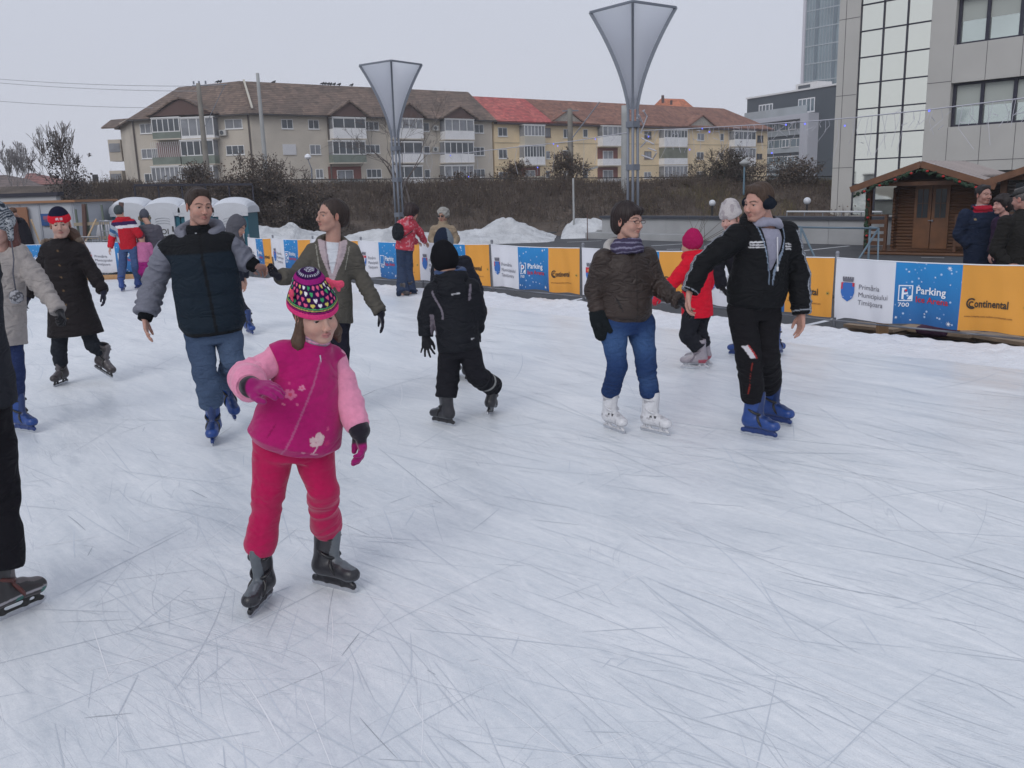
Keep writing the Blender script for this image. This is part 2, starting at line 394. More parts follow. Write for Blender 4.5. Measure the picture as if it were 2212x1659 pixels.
def skin_color(g, skin=SKIN, brow=V3(.035, .02, .014), lip=LIP, stubble=0.0, blush=.22):
 def f(V):
  q = g.hl(V); n = len(V); c = np.tile(skin, (n, 1)); X, Y, Z = q[:, 0], q[:, 1], q[:, 2]; ax = np.abs(X)
  front = smooth01(Y, .03, .06)
  ck = np.exp(-(((ax - .04) / .02) ** 2 + ((Z + .036) / .02) ** 2)) * front
  c = mixc(c, skin * V3(1.08, .72, .70), ck * blush)
  ns = np.exp(-((X / .014) ** 2 + ((Z + .034) / .014) ** 2)) * smooth01(Y, .09, .105); c = mixc(c, skin * V3(1.05, .75, .72), ns * .45)
  ear = smooth01(ax, .074, .082) * (np.abs(Z) < .05); c = mixc(c, skin * V3(1.05, .68, .62), ear * .5)
  if stubble: c = mixc(c, skin * V3(.62, .62, .68), stubble * smooth01(-Z, .04, .07) * smooth01(Y, .0, .04))
  yc = .022 + .004 * np.clip(1 - ((ax - .032) / .02) ** 2, -1, 1)
  bw = np.clip(1 - np.abs(Z - yc) / .0062, 0, 1) * smooth01(ax, .008, .015) * (1 - smooth01(ax, .047, .056)) * front
  c = mixc(c, brow, np.clip(bw * 1.6, 0, 1) * .85)
  ls = np.clip(1 - np.abs(Z - .0048) / .0022, 0, 1) * (ax > .019) * (ax < .044) * front      # lashes
  c = mixc(c, brow, ls * .6)
  lp = np.clip(1.25 - ((X / .0215) ** 2 + ((Z + .0648) / .0115) ** 2), 0, 1) * smooth01(Y, .07, .08)
  c = mixc(c, lip, np.clip(lp * 2, 0, 1))
  ml = np.clip(1 - np.abs(Z + .0645) / .0022, 0, 1) * (ax < .019) * smooth01(Y, .07, .078); c = mixc(c, lip * .35, ml)
  nh = np.exp(-(((ax - .0075) / .004) ** 2 + ((Z + .0425) / .0035) ** 2)) * smooth01(Y, .088, .095); c = mixc(c, skin * .22, nh * .8)
  return c
 return f
def add_eyes(g, iris=V3(.06, .035, .02), gaze=(0, 0), h=None):
 for sx in (-1, 1):
  c = g.hp(sx * .0305, .0665, .0); r = .0135 * g.hs
  bm = bmesh.new(); bmesh.ops.create_uvsphere(bm, u_segments=40, v_segments=28, radius=r)
  me = bpy.data.meshes.new('eye'); bm.to_mesh(me); bm.free()
  co = np.zeros(len(me.vertices) * 3); me.vertices.foreach_get('co', co); co = co.reshape(-1, 3)
  gd = nrm(g.hR @ V3(math.sin(math.radians(gaze[0])), math.cos(math.radians(gaze[0])), math.sin(math.radians(gaze[1]))))
  a = (co / r) @ gd; col = np.tile(V3(.36, .33, .32), (len(co), 1)); col = mixc(col, iris, (a > .80).astype(float)); col = mixc(col, V3(.004, .004, .004), (a > .94).astype(float))
  me2 = mesh_np('eye', co + c, [tuple(p.vertices) for p in me.polygons], True, col); g.part('eye', me2, M_EYE)

def add_hand(S, w, tip, n, s=1.0, r=1.0, curl=25, thumb=1, spread=5, fl=1.0, k=.004, curls=None):
 """palm and five fingers from the wrist w towards tip; n = palm normal (fingers curl that way); thumb=+-1 side"""
 d = nrm(np.asarray(tip) - w); n = np.asarray(n, float); n = nrm(n - d * (n @ d)); l = np.cross(d, n) * thumb
 K = []
 for i, (x, y) in enumerate(((.030, .082), (.010, .088), (-.010, .085), (-.028, .076))):
  kn = w + (l * x + d * y) * s; K.append(kn)
  S.cone(w + (l * x * .55 + d * .008) * s, kn, .0155 * s * r, .0125 * s * r, k=.008 * s)
 for i, (kn, L) in enumerate(zip(K, ((.026, .02, .016), (.031, .023, .018), (.029, .021, .017), (.023, .016, .014)))):
  fan = (1.5 - i) * spread; dd = rot_axis(n, -fan * thumb) @ d; p = kn; cu = curls[i] if curls else curl * (1 + .12 * i); a = cu * .7
  ra = (.0095, .0098, .0094, .0082)[i] * s * r
  for j, seg in enumerate(L):
   dv = rot_axis(np.cross(dd, n), a) @ dd; q = p + dv * seg * s * 1.12 * fl; rb = ra * .92; S.cone(p, q, ra, rb, k=k * s); p = q; ra = rb; a += cu
 t0 = w + (d * .022 + l * .022 + n * .004) * s; t1 = w + (d * .05 + l * .047 + n * .014) * s; t2 = w + (d * .078 + l * .056 + n * .024) * s; t3 = w + (d * .100 + l * .055 + n * .032) * s
 S.cone(t0, t1, .016 * s * r, .0125 * s * r, k=.008 * s); S.cone(t1, t2, .0118 * s * r, .0105 * s * r, k=.004 * s); S.cone(t2, t3, .0103 * s * r, .0085 * s * r, k=.004 * s)
 return d

def limb_disp(limbs, base=(9, .004), seed=0, ridge=.6):
 """cloth folds: across each limb (a,b,reach,amp,freq[,t0,t1]) plus broad unevenness"""
 def f(V, N):
  out = vnoise(V, base[0], seed) * base[1] + vnoise(V, base[0] * 2.7, seed + 5) * base[1] * .4
  for li, L in enumerate(limbs):
   a, b, reach, amp, fr = L[:5]; t0, t1 = (L[5], L[6]) if len(L) > 5 else (0, 1)
   a = np.asarray(a); d = b - a; LL = np.linalg.norm(d); u = d / LL; q = V - a; t = (q @ u)
   w = q - t[:, None] * u; r = np.sqrt((w * w).sum(1)); wt = (1 - smooth01(r, reach * .8, reach)) * smooth01(t / LL, t0 - .06, t0 + .12) * (1 - smooth01(t / LL, t1 - .1, t1 + .08))
   Q = np.stack([t * fr + w[:, 0] * 7, w[:, 1] * 5, w[:, 2] * 5], 1)
   nz = vnoise(Q, 1.0, seed + 11 + li); nz = (1 - np.abs(nz) * 2.2) * ridge + nz * (1 - ridge)
   out = out + wt * amp * nz
  return out
 return f

def skate_matrix(pos, yaw, pitch=0, roll=0, size=1.0, anchor=0.0):
 """yaw 0 = toe to the camera, 90 = toe to image right; pitch>0 lifts the heel"""
 y = math.radians(yaw); f = V3(math.sin(y), -math.cos(y), 0); u = V3(0, 0, 1); l = np.cross(u, f)
 R = np.stack([f, l, u], 1); R = rot_axis(l, pitch) @ R; R = rot_axis(R[:, 0], roll) @ R
 p = np.asarray(pos) - R[:, 0] * anchor * size
 M = np.eye(4); M[:3, :3] = R * size; M[:3, 3] = p; return M
def skate_ht(heel, toe, roll=0, size=None, length=.29):
 f = nrm(toe - heel); size = size or np.linalg.norm(toe - heel) / length
 l = nrm(np.cross(V3(0, 0, 1), f)); u = np.cross(f, l); R = np.stack([f, l, u], 1); R = rot_axis(f, roll) @ R
 M = np.eye(4); M[:3, :3] = R * size; M[:3, 3] = (heel + toe) / 2; return M
SKM = {}
def skate_meshes(style):
 if style in SKM: return SKM[style]
 main, trim, strapc, hold = {'blue': (V3(.012, .050, .22), V3(.012, .032, .12), V3(.012, .012, .014), V3(.010, .035, .16)),
  'navy': (V3(.012, .04, .2), V3(.010, .03, .16), V3(.012, .012, .014), V3(.012, .035, .18)),
  'black': (V3(.022, .022, .027), V3(.10, .115, .13), V3(.010, .010, .012), V3(.014, .014, .018)),
  'white': (V3(.62, .62, .64), V3(.55, .55, .57), V3(.56, .56, .58), V3(.60, .60, .62)),
  'grey': (V3(.30, .27, .30), V3(.42, .40, .43), V3(.2, .17, .2), V3(.5, .5, .53)),
  'brown': (V3(.035, .028, .03), V3(.09, .08, .085), V3(.02, .02, .02), V3(.02, .02, .022)),
  'dark': (V3(.03, .027, .028), V3(.12, .10, .10), V3(.10, .025, .02), V3(.02, .02, .02))}[style]
 hs = .0055 if style in ('black', 'blue', 'white', 'dark') else .008
 S = Solid(hs, .02)
 S.cone((-.085, 0, .098), (.095, 0, .090), .040, .036, k=.02, sq=(V3(0, 0, 1), .95))
 S.ball((.108, 0, .094), (.052, .047, .040), k=.02)
 S.cone((-.075, 0, .12), (.05, 0, .118), .045, .038, k=.03)
 S.cone((-.072, 0, .12), (-.052, 0, .315), .049, .058, k=.03, flat_b=True)
 S.cone((-.045, 0, .16), (.0, 0, .30), .040, .033, k=.02, flat_b=True)            # tongue side of the cuff
 S.cone((.006, 0, .135), (.012, 0, .33), .022, .028, k=.02, flat_b=True)
 S.cut((0, 0, .062), (0, 0, -1), .006)
 S.cone((-.055, 0, .25), (-.048, 0, .36), .036, .045, k=.004, mode='s')
 def bc(V):
  c = np.tile(main, (len(V), 1)); x, y, z = V[:, 0], V[:, 1], V[:, 2]
  tongue = ((x > -.03 + (z - .14) * .05) & (z > .125) & (np.abs(y) < .030)).astype(float); c = mixc(c, trim, tongue)
  c = mixc(c, trim * .8, ((z < .075)).astype(float) * .8)
  if style == 'black':
   c = mixc(c, V3(.17, .19, .21), ((x > .045) & (x < .10) & (np.abs(y - .012) < .007) & (z > .1)).astype(float))
   c = mixc(c, V3(.35, .05, .03), ((x > .03) & (x < .05) & (np.abs(y + .012) < .006) & (z > .1) & (z < .15)).astype(float))
  if style == 'dark':
   c = mixc(c, V3(.34, .32, .34), ((z > .085) & (z < .10) & (vnoise(V, 16, 2) > -.1)).astype(float)); c = mixc(c, V3(.36, .08, .05), ((vnoise(V, 13, 6) > .52)).astype(float)); c = mixc(c, V3(.03, .14, .12), ((vnoise(V, 17, 9) > .6) & (z < .09)).astype(float))
  if style == 'white':
   c = mixc(c, V3(.06, .06, .065), ((np.abs(z - .14) < .008) & (np.abs(y) > .02) & (x > -.02) & (x < .04)).astype(float)); c = mixc(c, V3(.30, .29, .31), ((vnoise(V, 22, 4) > .55)).astype(float) * .7)
  if style == 'grey': c = mixc(c, V3(.35, .06, .09), ((x < -.04) & (z < .11)).astype(float))
  return c
 boot = S.mesh('boot', color=bc, disp=lambda V, N: vnoise(V, 30, 1) * .0015)
 T = Solid(.0045, .004)
 for c, tilt, ra, rb in (((-.045, 0, .275), 8, .062, .055), ((-.037, 0, .19), 25, .060, .049), ((.022, 0, .118), 60, .050, .045)):
  R = rot_axis(V3(0, 1, 0), tilt); T.torus(c, R, (ra, rb), .0095, k=.001)
  T.ball(np.array(c) + R @ V3(ra * .55, rb * .86, 0), (.022, .010, .013), R, k=.004)
  T.ball(np.array(c) + R @ V3(ra * .98, 0, .004), (.008, .018, .012), R, k=.004)
 strap = T.mesh('strap', color=strapc)
 Hs = Solid(.0045, .012)
 Hs.cone((-.135, 0, .028), (.135, 0, .028), .0075, .0075, k=.008)
 for x0, x1 in ((-.12, -.085), (-.045, -.06), (.055, .07), (.125, .10)): Hs.cone((x0, 0, .028), (x1, 0, .066), .009, .014, k=.014)
 Hs.cone((-.10, 0, .062), (.11, 0, .060), .012, .012, k=.012, sq=(V3(0, 0, 1), .8))
 if style in ('blue', 'black', 'navy'): Hs.cone((-.13, 0, .04), (.13, 0, .04), .012, .012, k=.012)
 hold_m = Hs.mesh('blade_holder', color=hold)
 B = MB(); prof = [(-.145, .006), (-.13, .001), (.11, 0), (.135, .004), (.15, .016), (.152, .03), (-.145, .03)]
 n = len(prof); vs = [(x, y, z) for y in (-.0022, .0022) for x, z in prof]
 B.add(vs, [tuple(range(n)), tuple(range(2 * n - 1, n - 1, -1))] + [(i, i + n, (i + 1) % n + n, (i + 1) % n) for i in range(n)])
 me = bpy.data.meshes.new('blade'); me.from_pydata(B.v, [], B.f); me.update()
 for m_, mt in ((boot, M_SHELL), (strap, M_SHELL), (hold_m, M_SHELL), (me, M_STEEL)): m_.materials.append(mt)
 SKM[style] = (boot, strap, hold_m, me); return SKM[style]
def put_skate(g, style, M):
 boot, strap, hold, blade = skate_meshes(style)
 MW = Matrix(M.tolist()); pi = parent_world(g.root).inverted()
 o = bpy.data.objects.new('skate', boot); COL.objects.link(o); o.parent = g.root; o.matrix_parent_inverse = pi @ MW
 for nm, me in (('strap', strap), ('blade_holder', hold), ('blade', blade)):
  c = bpy.data.objects.new(nm, me); COL.objects.link(c); c.parent = o
 return M
def mp(M, x, y, z): return (M @ np.array([x, y, z, 1.]))[:3]

def trousers(g, name, mat, color, hipw=.17, hipd=.125, r=(.095, .068, .06), Ma=None, Mb=None, disp=.008, k=.03, cuff_z=.27, seed=0, freq=22, waist=.16, flare=None, bulge=None, hips=None):
 J = g.J; S = Solid(g.h * 1.0, k)
 pv = (J['ha'] + J['hb']) / 2; ax = J['hb'] - J['ha']; up = nrm(J['nk'] - pv)
 S.loft(pv - up * .06, pv + up * waist, ax, ax, [(0, hipw * .88, hipd * .85), (.35, hipw, hipd), (1, hipw * .86, hipd * .86)], k=k)
 L = []
 for s_, M in (('a', Ma), ('b', Mb)):
  h, kn = J['h' + s_], J['k' + s_]
  an = mp(M, -.05, 0, cuff_z) if M is not None else J['n' + s_]
  S.cone(h, kn, r[0], r[1], k=k)
  mid = (kn + an) / 2
  S.cone(kn, an, r[1], flare or r[2], k=k * .6, flat_b=True)
  if bulge: S.cone(an + (kn - an) * .12, an + (kn - an) * .3, bulge, bulge * .96, k=.02)
  L += [(h, kn, r[0] * 1.6, disp * .7, freq * .6, .1, 1), (kn, an, r[1] * 1.7, disp, freq, 0, 1)]
  g.J['n' + s_] = an
 me = S.mesh(name, disp=limb_disp(L, (7, disp * .6), seed), color=color)
 return g.part(name, me, mat)
ADULT = [(0, .165, .125), (.18, .17, .13), (.45, .155, .12), (.72, .18, .13), (.88, .165, .115), (1.0, .08, .075)]
def jacket(g, name, mat, color, secs=ADULT, hem=-.1, r=(.07, .06, .045), disp=.008, seed=0, k=.035, scale=1.0, sleeves='ab', cuff=0, quilt=None, freq=26, start=0.0, extra=None, body_disp=None, base=7, trunk=True, flare=None, kt=None):
 J = g.J; S = Solid(g.h, k); pv = (J['ha'] + J['hb']) / 2; nk = J['nk']; ah = nrm(J['hb'] - J['ha']); ash = nrm(J['sb'] - J['sa'])
 u = nrm(nk - pv); L = np.linalg.norm(nk - pv)
 sc = [(t, w * scale, d * scale, (x[0] if x else 0)) for t, w, d, *x in secs]
 if sc[0][0] > hem: sc = [(hem, (flare or sc[0][1]), (flare or sc[0][1]) * .75, sc[0][3])] + sc
 else: sc[0] = (hem,) + tuple(sc[0][1:])
 if trunk: S.loft(pv, nk, ah, ash, sc, k=k)
 LL = []
 for s_ in sleeves:
  sh, el, wr = J['s' + s_], J['e' + s_], J['w' + s_]
  w2 = wr - nrm(wr - el) * cuff; sh = sh + (el - sh) * start
  S.cone(sh, el, r[0], r[1], k=kt or k); S.cone(el, w2, r[1], r[2], k=k * .5, flat_b=True)
  LL += [(sh, el, r[0] * 1.5, disp * .7, freq * .8, .15, 1), (el, w2, r[1] * 1.6, disp, freq, 0, 1)]
 if extra: extra(S)
 dsp = limb_disp(LL, (base, disp * .7 if body_disp is None else body_disp), seed)
 if quilt:
  n, amp = quilt
  def dsp2(V, N, d0=dsp):
   t = ((V - pv) @ u) / L; q = V - pv; lat = np.abs(q @ ah)
   wt = (1 - smooth01(lat, .17 * scale, .24 * scale))
   return d0(V, N) + wt * amp * (np.abs(np.sin(math.pi * t * n)) ** .5 - .6)
  me = S.mesh(name, disp=dsp2, color=color)
 else: me = S.mesh(name, disp=dsp, color=color)
 g.pv, g.u, g.L = pv, u, L
 return g.part(name, me, mat)
def tcoord(g, V):
 """height fraction, lateral (towards image right), towards front of the torso loft"""
 J = g.J; pv = (J['ha'] + J['hb']) / 2; nk = J['nk']; u = nrm(nk - pv); L = np.linalg.norm(nk - pv)
 q = V - pv; t = q @ u / L; ah = nrm(J['hb'] - J['ha']); ash = nrm(J['sb'] - J['sa'])
 tc = np.clip(t, 0, 1)[:, None]; ax = ah * (1 - tc) + ash * tc; ax -= (ax @ u)[:, None] * u; ax /= np.linalg.norm(ax, axis=1)[:, None]
 return t, (q * ax).sum(1), (q * np.cross(ax, u)).sum(1)
def seg_coord(V, a, b):
 d = b - a; L = np.linalg.norm(d); u = d / L; q = V - a; t = q @ u; w = q - t[:, None] * u
 return t / L, np.sqrt((w * w).sum(1))
def body(g, color, hands=(), child=False, ears=True, face=True, feet=True, arm_r=.032, torso=1.0, h=None, hand_kw={}):
 J = g.J; h = h or g.h; S = Solid(max(.0032, g.h * .45) if g.h < .0095 else .006, .02)
 add_head(S, g, child, ears, face); HV, HF, HC = S.mesh('head', color=color, raw=True); S = Solid(h, .02)
 pv = (J['ha'] + J['hb']) / 2; s = torso
 S.loft(pv, J['nk'], J['hb'] - J['ha'], J['sb'] - J['sa'], [(-.1, .10 * s, .07 * s), (.5, .10 * s, .07 * s), (.85, .11 * s, .065 * s), (1, .06 * s, .055 * s)], k=.03)
 for x in 'ab':
  S.cone(J['s' + x], J['e' + x], arm_r * 1.2, arm_r, k=.02); S.cone(J['e' + x], J['w' + x], arm_r, arm_r * .8, k=.02)
  an = J['n' + x]; S.cone(J['h' + x], J['k' + x], .06 * s, .042 * s, k=.02); S.cone(J['k' + x], an, .042 * s, .034 * s, k=.02)
  if x in hands: add_hand(S, J['w' + x], J['t' + x], **hands[x])
 V, F, c = S.mesh('body', color=color, raw=True)
 return g.part('body', mesh_np('body', np.concatenate([HV, V]), np.concatenate([HF, F + len(HV)]), True, np.concatenate([HC, c])), M_SKIN)
def glove(g, x, mat, color, kw, name='glove', cuff=.05, cr=.035, h=None):
 J = g.J; S = Solid(h or min(g.h, .0055), .01); d = nrm(J['w' + x] - J['e' + x])
 S.cone(J['w' + x] - d * cuff, J['w' + x] + d * .01, cr, cr * .9, k=.015, flat_a=True)
 add_hand(S, J['w' + x], J['t' + x], **kw)
 return g.part(name, S.mesh(name, color=color, disp=lambda V, N: vnoise(V, 40, 3) * .001), mat)
def beanie(g, mat, color, top=.05, brim=.03, tilt=-14, infl=.012, name='hat', extra=None, puff=0, disp=None, h=None, back=0):
 """knit cap: dome over the skull cut by a plane at brim height (head units)"""
 p = g.hp; z = g.hs; R = g.hR; S = Solid(h or g.h * .8, .02)
 S.ball(p(0, -.022, .036), (V3(.076, .096, .086) + infl) * z, R, k=.02)
 S.cone(p(0, -.025 - back, .06), p(0, -.03 - back, .09 + top), (.062 + puff) * z, (.05 + puff) * z, k=.04)
 n = R @ rot_axis(V3(1, 0, 0), tilt) @ V3(0, 0, -1)
 S.cut(p(0, .06, brim), n, .004)
 if extra: extra(S)
 return g.part(name, S.mesh(name, color=color, disp=disp), mat)
def hair_disp(g, amp=.004, fr=70, fz=12, seed=1):
 def f(V, N):
  q = g.hl(V); ang = np.arctan2(q[:, 0], q[:, 1] + .02)
  Q = np.stack([ang * 13, q[:, 2] * 7, q[:, 1] * 5], 1)
  return amp * vnoise(Q, 1.0, seed) + amp * .7 * vnoise(Q * V3(2.7, 1.2, 1.2), 1.0, seed + 3)
 return f
def hood_down(S, g, r=.10, tube=.045, back=.05, k=.03, tilt=35, dz=.02, front=1):
 """collar ring and slumped hood behind the neck"""
 nk = g.J['nk']; R = g.tR @ rot_axis(V3(1, 0, 0), -tilt * .5)
 S.torus(nk + g.tR @ V3(0, -.01, dz), R, (r, r * .85), tube, k=k)
 S.ball(nk + g.tR @ V3(0, -(r * .8 + back * .3), dz - .02), (r * 1.05, .06, .09), g.tR, k=k)
def torso_frame(g, facing=1):
 """columns: side, front, up; facing=+1 when the a->b shoulder line has the front towards the camera"""
 J = g.J; pv = (J['ha'] + J['hb']) / 2; u = nrm(J['nk'] - pv); a = nrm(J['sb'] - J['sa']); a = nrm(a - u * (a @ u)); f = np.cross(a, u)
 if facing < 0: f = -f; a = -a
 g.tR = np.stack([np.cross(f, u), f, u], 1); g.L = np.linalg.norm(J['nk'] - pv); g.u0 = u; return g.tR

def hair(g, style='short', color=V3(.03, .018, .013), vol=.0, amp=.003, seed=1, h=.0042):
 S = Solid(h, .02); p = g.hp; R = g.hR; z = g.hs
 if style == 'short':
  S.ball(p(0, -.024, .04), (V3(.083, .102, .091) + vol) * z, R, k=.02); S.cone(p(-.036, .042, .098), p(.036, .042, .098), .018 * z, .018 * z, k=.03)
  S.ball(p(0, .090, -.012), V3(.083, .098, .091) * z, R, k=.01, mode='s'); S.cut(p(0, -.05, -.05), R @ V3(0, .3, -1), .01)
 elif style == 'bob':                  # full hair to the nape with a fringe
  S.ball(p(0, -.03, .035), (V3(.09, .108, .10) + vol) * z, R, k=.03); S.ball(p(0, -.06, -.03), (V3(.082, .07, .075) + vol) * z, R, k=.03)
  S.ball(p(0, .09, -.035), V3(.070, .095, .088) * z, R, k=.012, mode='s')
  S.cone(p(-.05, .060, .072), p(.03, .068, .072), .022 * z, .016 * z, k=.03)
 elif style == 'back':                 # swept back from the forehead, gathered at the nape
  S.ball(p(0, -.034, .034), (V3(.085, .108, .096) + vol) * z, R, k=.03); S.ball(p(0, -.10, -.02), V3(.06, .055, .07) * z, R, k=.03); S.ball(p(0, -.10, .03), V3(.06, .055, .06) * z, R, k=.03)
  S.ball(p(0, .085, -.02), V3(.078, .10, .098) * z, R, k=.012, mode='s')
 elif style == 'curly':
  for i in range(60):
   a = rnd.uniform(0, 6.283); e = rnd.uniform(-.35, 1); c = p(math.cos(a) * .085 * math.cos(e * 1.4), -.028 + math.sin(a) * .095 * math.cos(e * 1.4), .03 + .09 * math.sin(e * 1.5))
   S.ball(c, rnd.uniform(.024, .034) * z, k=.008)
  S.ball(p(0, -.028, .035), V3(.085, .1, .09) * z, R, k=.02); S.ball(p(0, .10, -.03), V3(.064, .092, .088) * z, R, k=.01, mode='s')
 elif style == 'long':
  S.ball(p(0, -.03, .03), (V3(.088, .106, .098) + vol) * z, R, k=.03)
  S.ball(p(0, .09, -.03), V3(.066, .095, .095) * z, R, k=.012, mode='s')
  for sx in (-1, 1):
   S.cone(p(sx * .072, -.02, -.03), p(sx * .09, .0, -.14), .03 * z, .032 * z, k=.03); S.cone(p(sx * .09, .0, -.14), p(sx * .10, .03, -.27), .032 * z, .016 * z, k=.03)
  S.cone(p(0, -.08, -.02), p(0, -.09, -.24), .06 * z, .045 * z, k=.04)
 return g.part('hair', S.mesh('hair', color=color, disp=hair_disp(g, amp, seed=seed)), M_HAIR)
def cut_wedge(S, g, bottom, top_w=.075, w0=.006, depth=.09, xc=0.0, k=.006):
 """opens the front of a jacket from the neck down to height fraction bottom"""
 J = g.J; pv = (J['ha'] + J['hb']) / 2; R = g.tR; a = pv + g.u0 * g.L * bottom + R @ V3(xc, .19, 0); b = pv + g.u0 * g.L * 1.12 + R @ V3(xc * .3, .13, 0)
 S.cone(a, b, w0, top_w, k=k, mode='s', sq=(R[:, 1], 2.2))
def simple(g, a, b, hands=(), glov=None, jk=None, tr=None, sk=None, tcol=V3(.012, .012, .016), jcol=V3(.02, .02, .025), tmat=None, jmat=None, skin=SKIN, face=True, child=False, ears=True, torso=.9, facing=1, skst='blue', eyes=False, arm_r=.028, gcol=V3(.012, .012, .015), pos=None):
 if g.root is None: g.start(pos if pos is not None else V3(g.J['ha'][0], g.Y, 0))
 torso_frame(g, facing)
 for M in (a, b):
  if M is not None: put_skate(g, skst, M)
 trousers(g, (tr or {}).pop('name', 'trousers') if tr else 'trousers', tmat or M_CLOTH, tcol, Ma=a, Mb=b, **(tr or {}))
 jk = dict(jk or {}); nm = jk.pop('name', 'jacket'); jacket(g, nm, jmat or M_CLOTH, jcol, **jk)
 hk = hands if isinstance(hands, dict) else {}
 body(g, skin_color(g, skin=skin), hands=hk, child=child, ears=ears, face=face, torso=torso, arm_r=arm_r)
 if eyes: add_eyes(g)
 for x, kw in (glov or {}).items(): glove(g, x, M_FLEECE, gcol, kw)
# ================================================================== the skaters
def person_girl():
 g = Fig(3.62, 'girl in magenta vest and red trousers skating in front, wearing a heart-patterned knit hat', h=.0048)
 g.head(682, 679, -.02, yaw=35, pitch=17, roll=-9, size=.98)
 Ma = skate_matrix(atZ(541, 1336, 0), -9, 0, 0, .84, .13)
 Mb = skate_matrix(atZ(771, 1283, .0), 60, 0, -6, .90, .15)
 g.joints(nk=(676, 752, .02), sa=(606, 768, -.03), sb=(722, 772, .10), ha=(592, 955, 0), hb=(672, 952, .05),
             ea=(530, 815, -.10), wa=(541, 836, -.30), ta=(600, 838, -.36), eb=(752, 868, .06), wb=(775, 925, -.02), tb=(789, 1000, -.04),
             ka=(580, 1062, -.02), kb=(697, 1055, .02))
 g.start(V3(g.J['ha'][0], g.Y, 0)); put_skate(g, 'black', Ma); put_skate(g, 'black', Mb); torso_frame(g)
 RED = V3(.42, .008, .075)
 trousers(g, 'trousers', M_FLEECE, RED, hipw=.16, hipd=.125, r=(.090, .066, .056), Ma=Ma, Mb=Mb, cuff_z=.30, disp=.010, freq=17, bulge=.063, waist=.12)
 MAG = V3(.40, .010, .13); J = g.J
 def col(V):
  t, x, y = tcoord(g, V); c = np.tile(MAG, (len(V), 1)); f = y > 0
  zc = .012 - .07 * (1 - t)
  c = mixc(c, V3(.42, .10, .22), ((np.abs(x - zc) < .004) & f & (t < .97)).astype(float) * .9)
  def flower(cx, ct, r, pet=5, inner=True):
   dx = x - cx; dz = (t - ct) * g.L; a = np.arctan2(dz, dx); rr = np.sqrt(dx * dx + dz * dz)
   ring = r * (.50 + .50 * np.abs(np.cos(pet * a / 2)) ** .6); return ((rr < ring) & f).astype(float), ((rr < r * .3) & f).astype(float)
  for cx, ct, r, cc in ((-.088, .58, .023, V3(.62, .17, .30)), (-.052, .66, .013, V3(.65, .25, .38)), (-.055, .50, .007, V3(.6, .15, .28)), (-.105, .475, .006, V3(.6, .2, .3)), (-.10, .68, .006, V3(.55, .08, .22)),
                              (.108, .155, .014, V3(.5, .03, .16)), (.095, .30, .008, V3(.6, .1, .25))):
   m, n = flower(cx, ct, r); c = mixc(c, cc, m * .85); c = mixc(c, V3(.55, .04, .10), n * .8)
  for cx, ct, rx, rz in ((.062, .225, .014, .018), (.045, .185, .017, .013), (.075, .175, .015, .020), (.05, .14, .015, .009), (.078, .215, .012, .01)):
   m = (((x - cx) / rx) ** 2 + ((t - ct) * g.L / rz) ** 2 < 1) & f; c = mixc(c, V3(.68, .50, .50), m * .85)
  m = (np.abs(x - .065 - (t - .09) * .1) < .003) & (t > .04) & (t < .2) & f; c = mixc(c, V3(.65, .45, .48), m * .9)
  m = (vnoise(V, 70, 2) > .1) & (t > .025) & (t < .055) & (x > .01) & (x < .085) & f; c = mixc(c, V3(.6, .3, .38), m * .7)
  pk = (np.abs(x + .125 - (t - .2) * .1) < .0025) & (t > .12) & (t < .28) & f; c = mixc(c, MAG * .6, pk.astype(float))
  return c
 def ex(S):
  S.cone(J['nk'] - g.u0 * .05, J['nk'] + g.u0 * .035 + g.tR @ V3(0, .005, 0), .078, .072, k=.02, flat_b=True)
  S.cone(J['sa'] + V3(.012, 0, 0), (J['sa'] * .84 + J['ea'] * .16), .066, .066, k=.04, flat_b=True)
  S.cone(J['sb'] + V3(-.012, 0, 0), (J['sb'] * .86 + J['eb'] * .14), .058, .058, k=.04, flat_b=True)
 g.u0 = g.tR[:, 2]
 jacket(g, 'vest', M_FLEECE, col, secs=[(-.03, .165, .145, .01), (.06, .198, .165, .02), (.3, .186, .152, .02), (.62, .148, .122, .01), (.84, .120, .10), (1.0, .075, .07)], hem=-.03, sleeves='', disp=.012, seed=3, extra=ex, base=8, body_disp=.006)
 PINK = V3(.72, .27, .40)
 jacket(g, 'sleeve', M_FLEECE, PINK, r=(.056, .066, .056), trunk=False, sleeves='a', disp=.016, seed=4, freq=24, start=.04)
 jacket(g, 'sleeve', M_FLEECE, PINK, r=(.050, .062, .044), trunk=False, sleeves='b', disp=.015, seed=5, freq=22, start=.04)
 S = Solid(.005, .01); S.cone(J['nk'] + g.u0 * .0, g.hp(0, .0, -.075), .064, .060, k=.01)
 def nc(V):
  t = (V - J['nk']) @ g.u0; return mixc(np.tile(V3(.62, .3, .42), (len(V), 1)), V3(.22, .2, .26), (np.sin(t * 420) > .1).astype(float))
 g.part('neck_warmer', S.mesh('neck_warmer', color=nc), M_KNIT)
 body(g, skin_color(g, skin=V3(.50, .31, .245), lip=V3(.45, .19, .18), blush=.4), child=True, h=.0048, torso=.8, arm_r=.024)
 add_eyes(g, gaze=(6, -8))
 DK = V3(.018, .014, .022); PU = V3(.30, .012, .13)
 def gc(x):
  def f(V):
   t, r = seg_coord(V, J['w' + x], J['t' + x]); return mixc(np.tile(DK, (len(V), 1)), PU, smooth01(t, .38, .48) if x == 'b' else smooth01(vnoise(V, 6, 2) + t * 2, .1, .3))
  return f
 glove(g, 'b', M_FLEECE, gc('b'), dict(n=V3(-1, -.3, 0), s=1.0, r=1.5, curl=24, thumb=1, spread=3), cuff=.04, cr=.05)
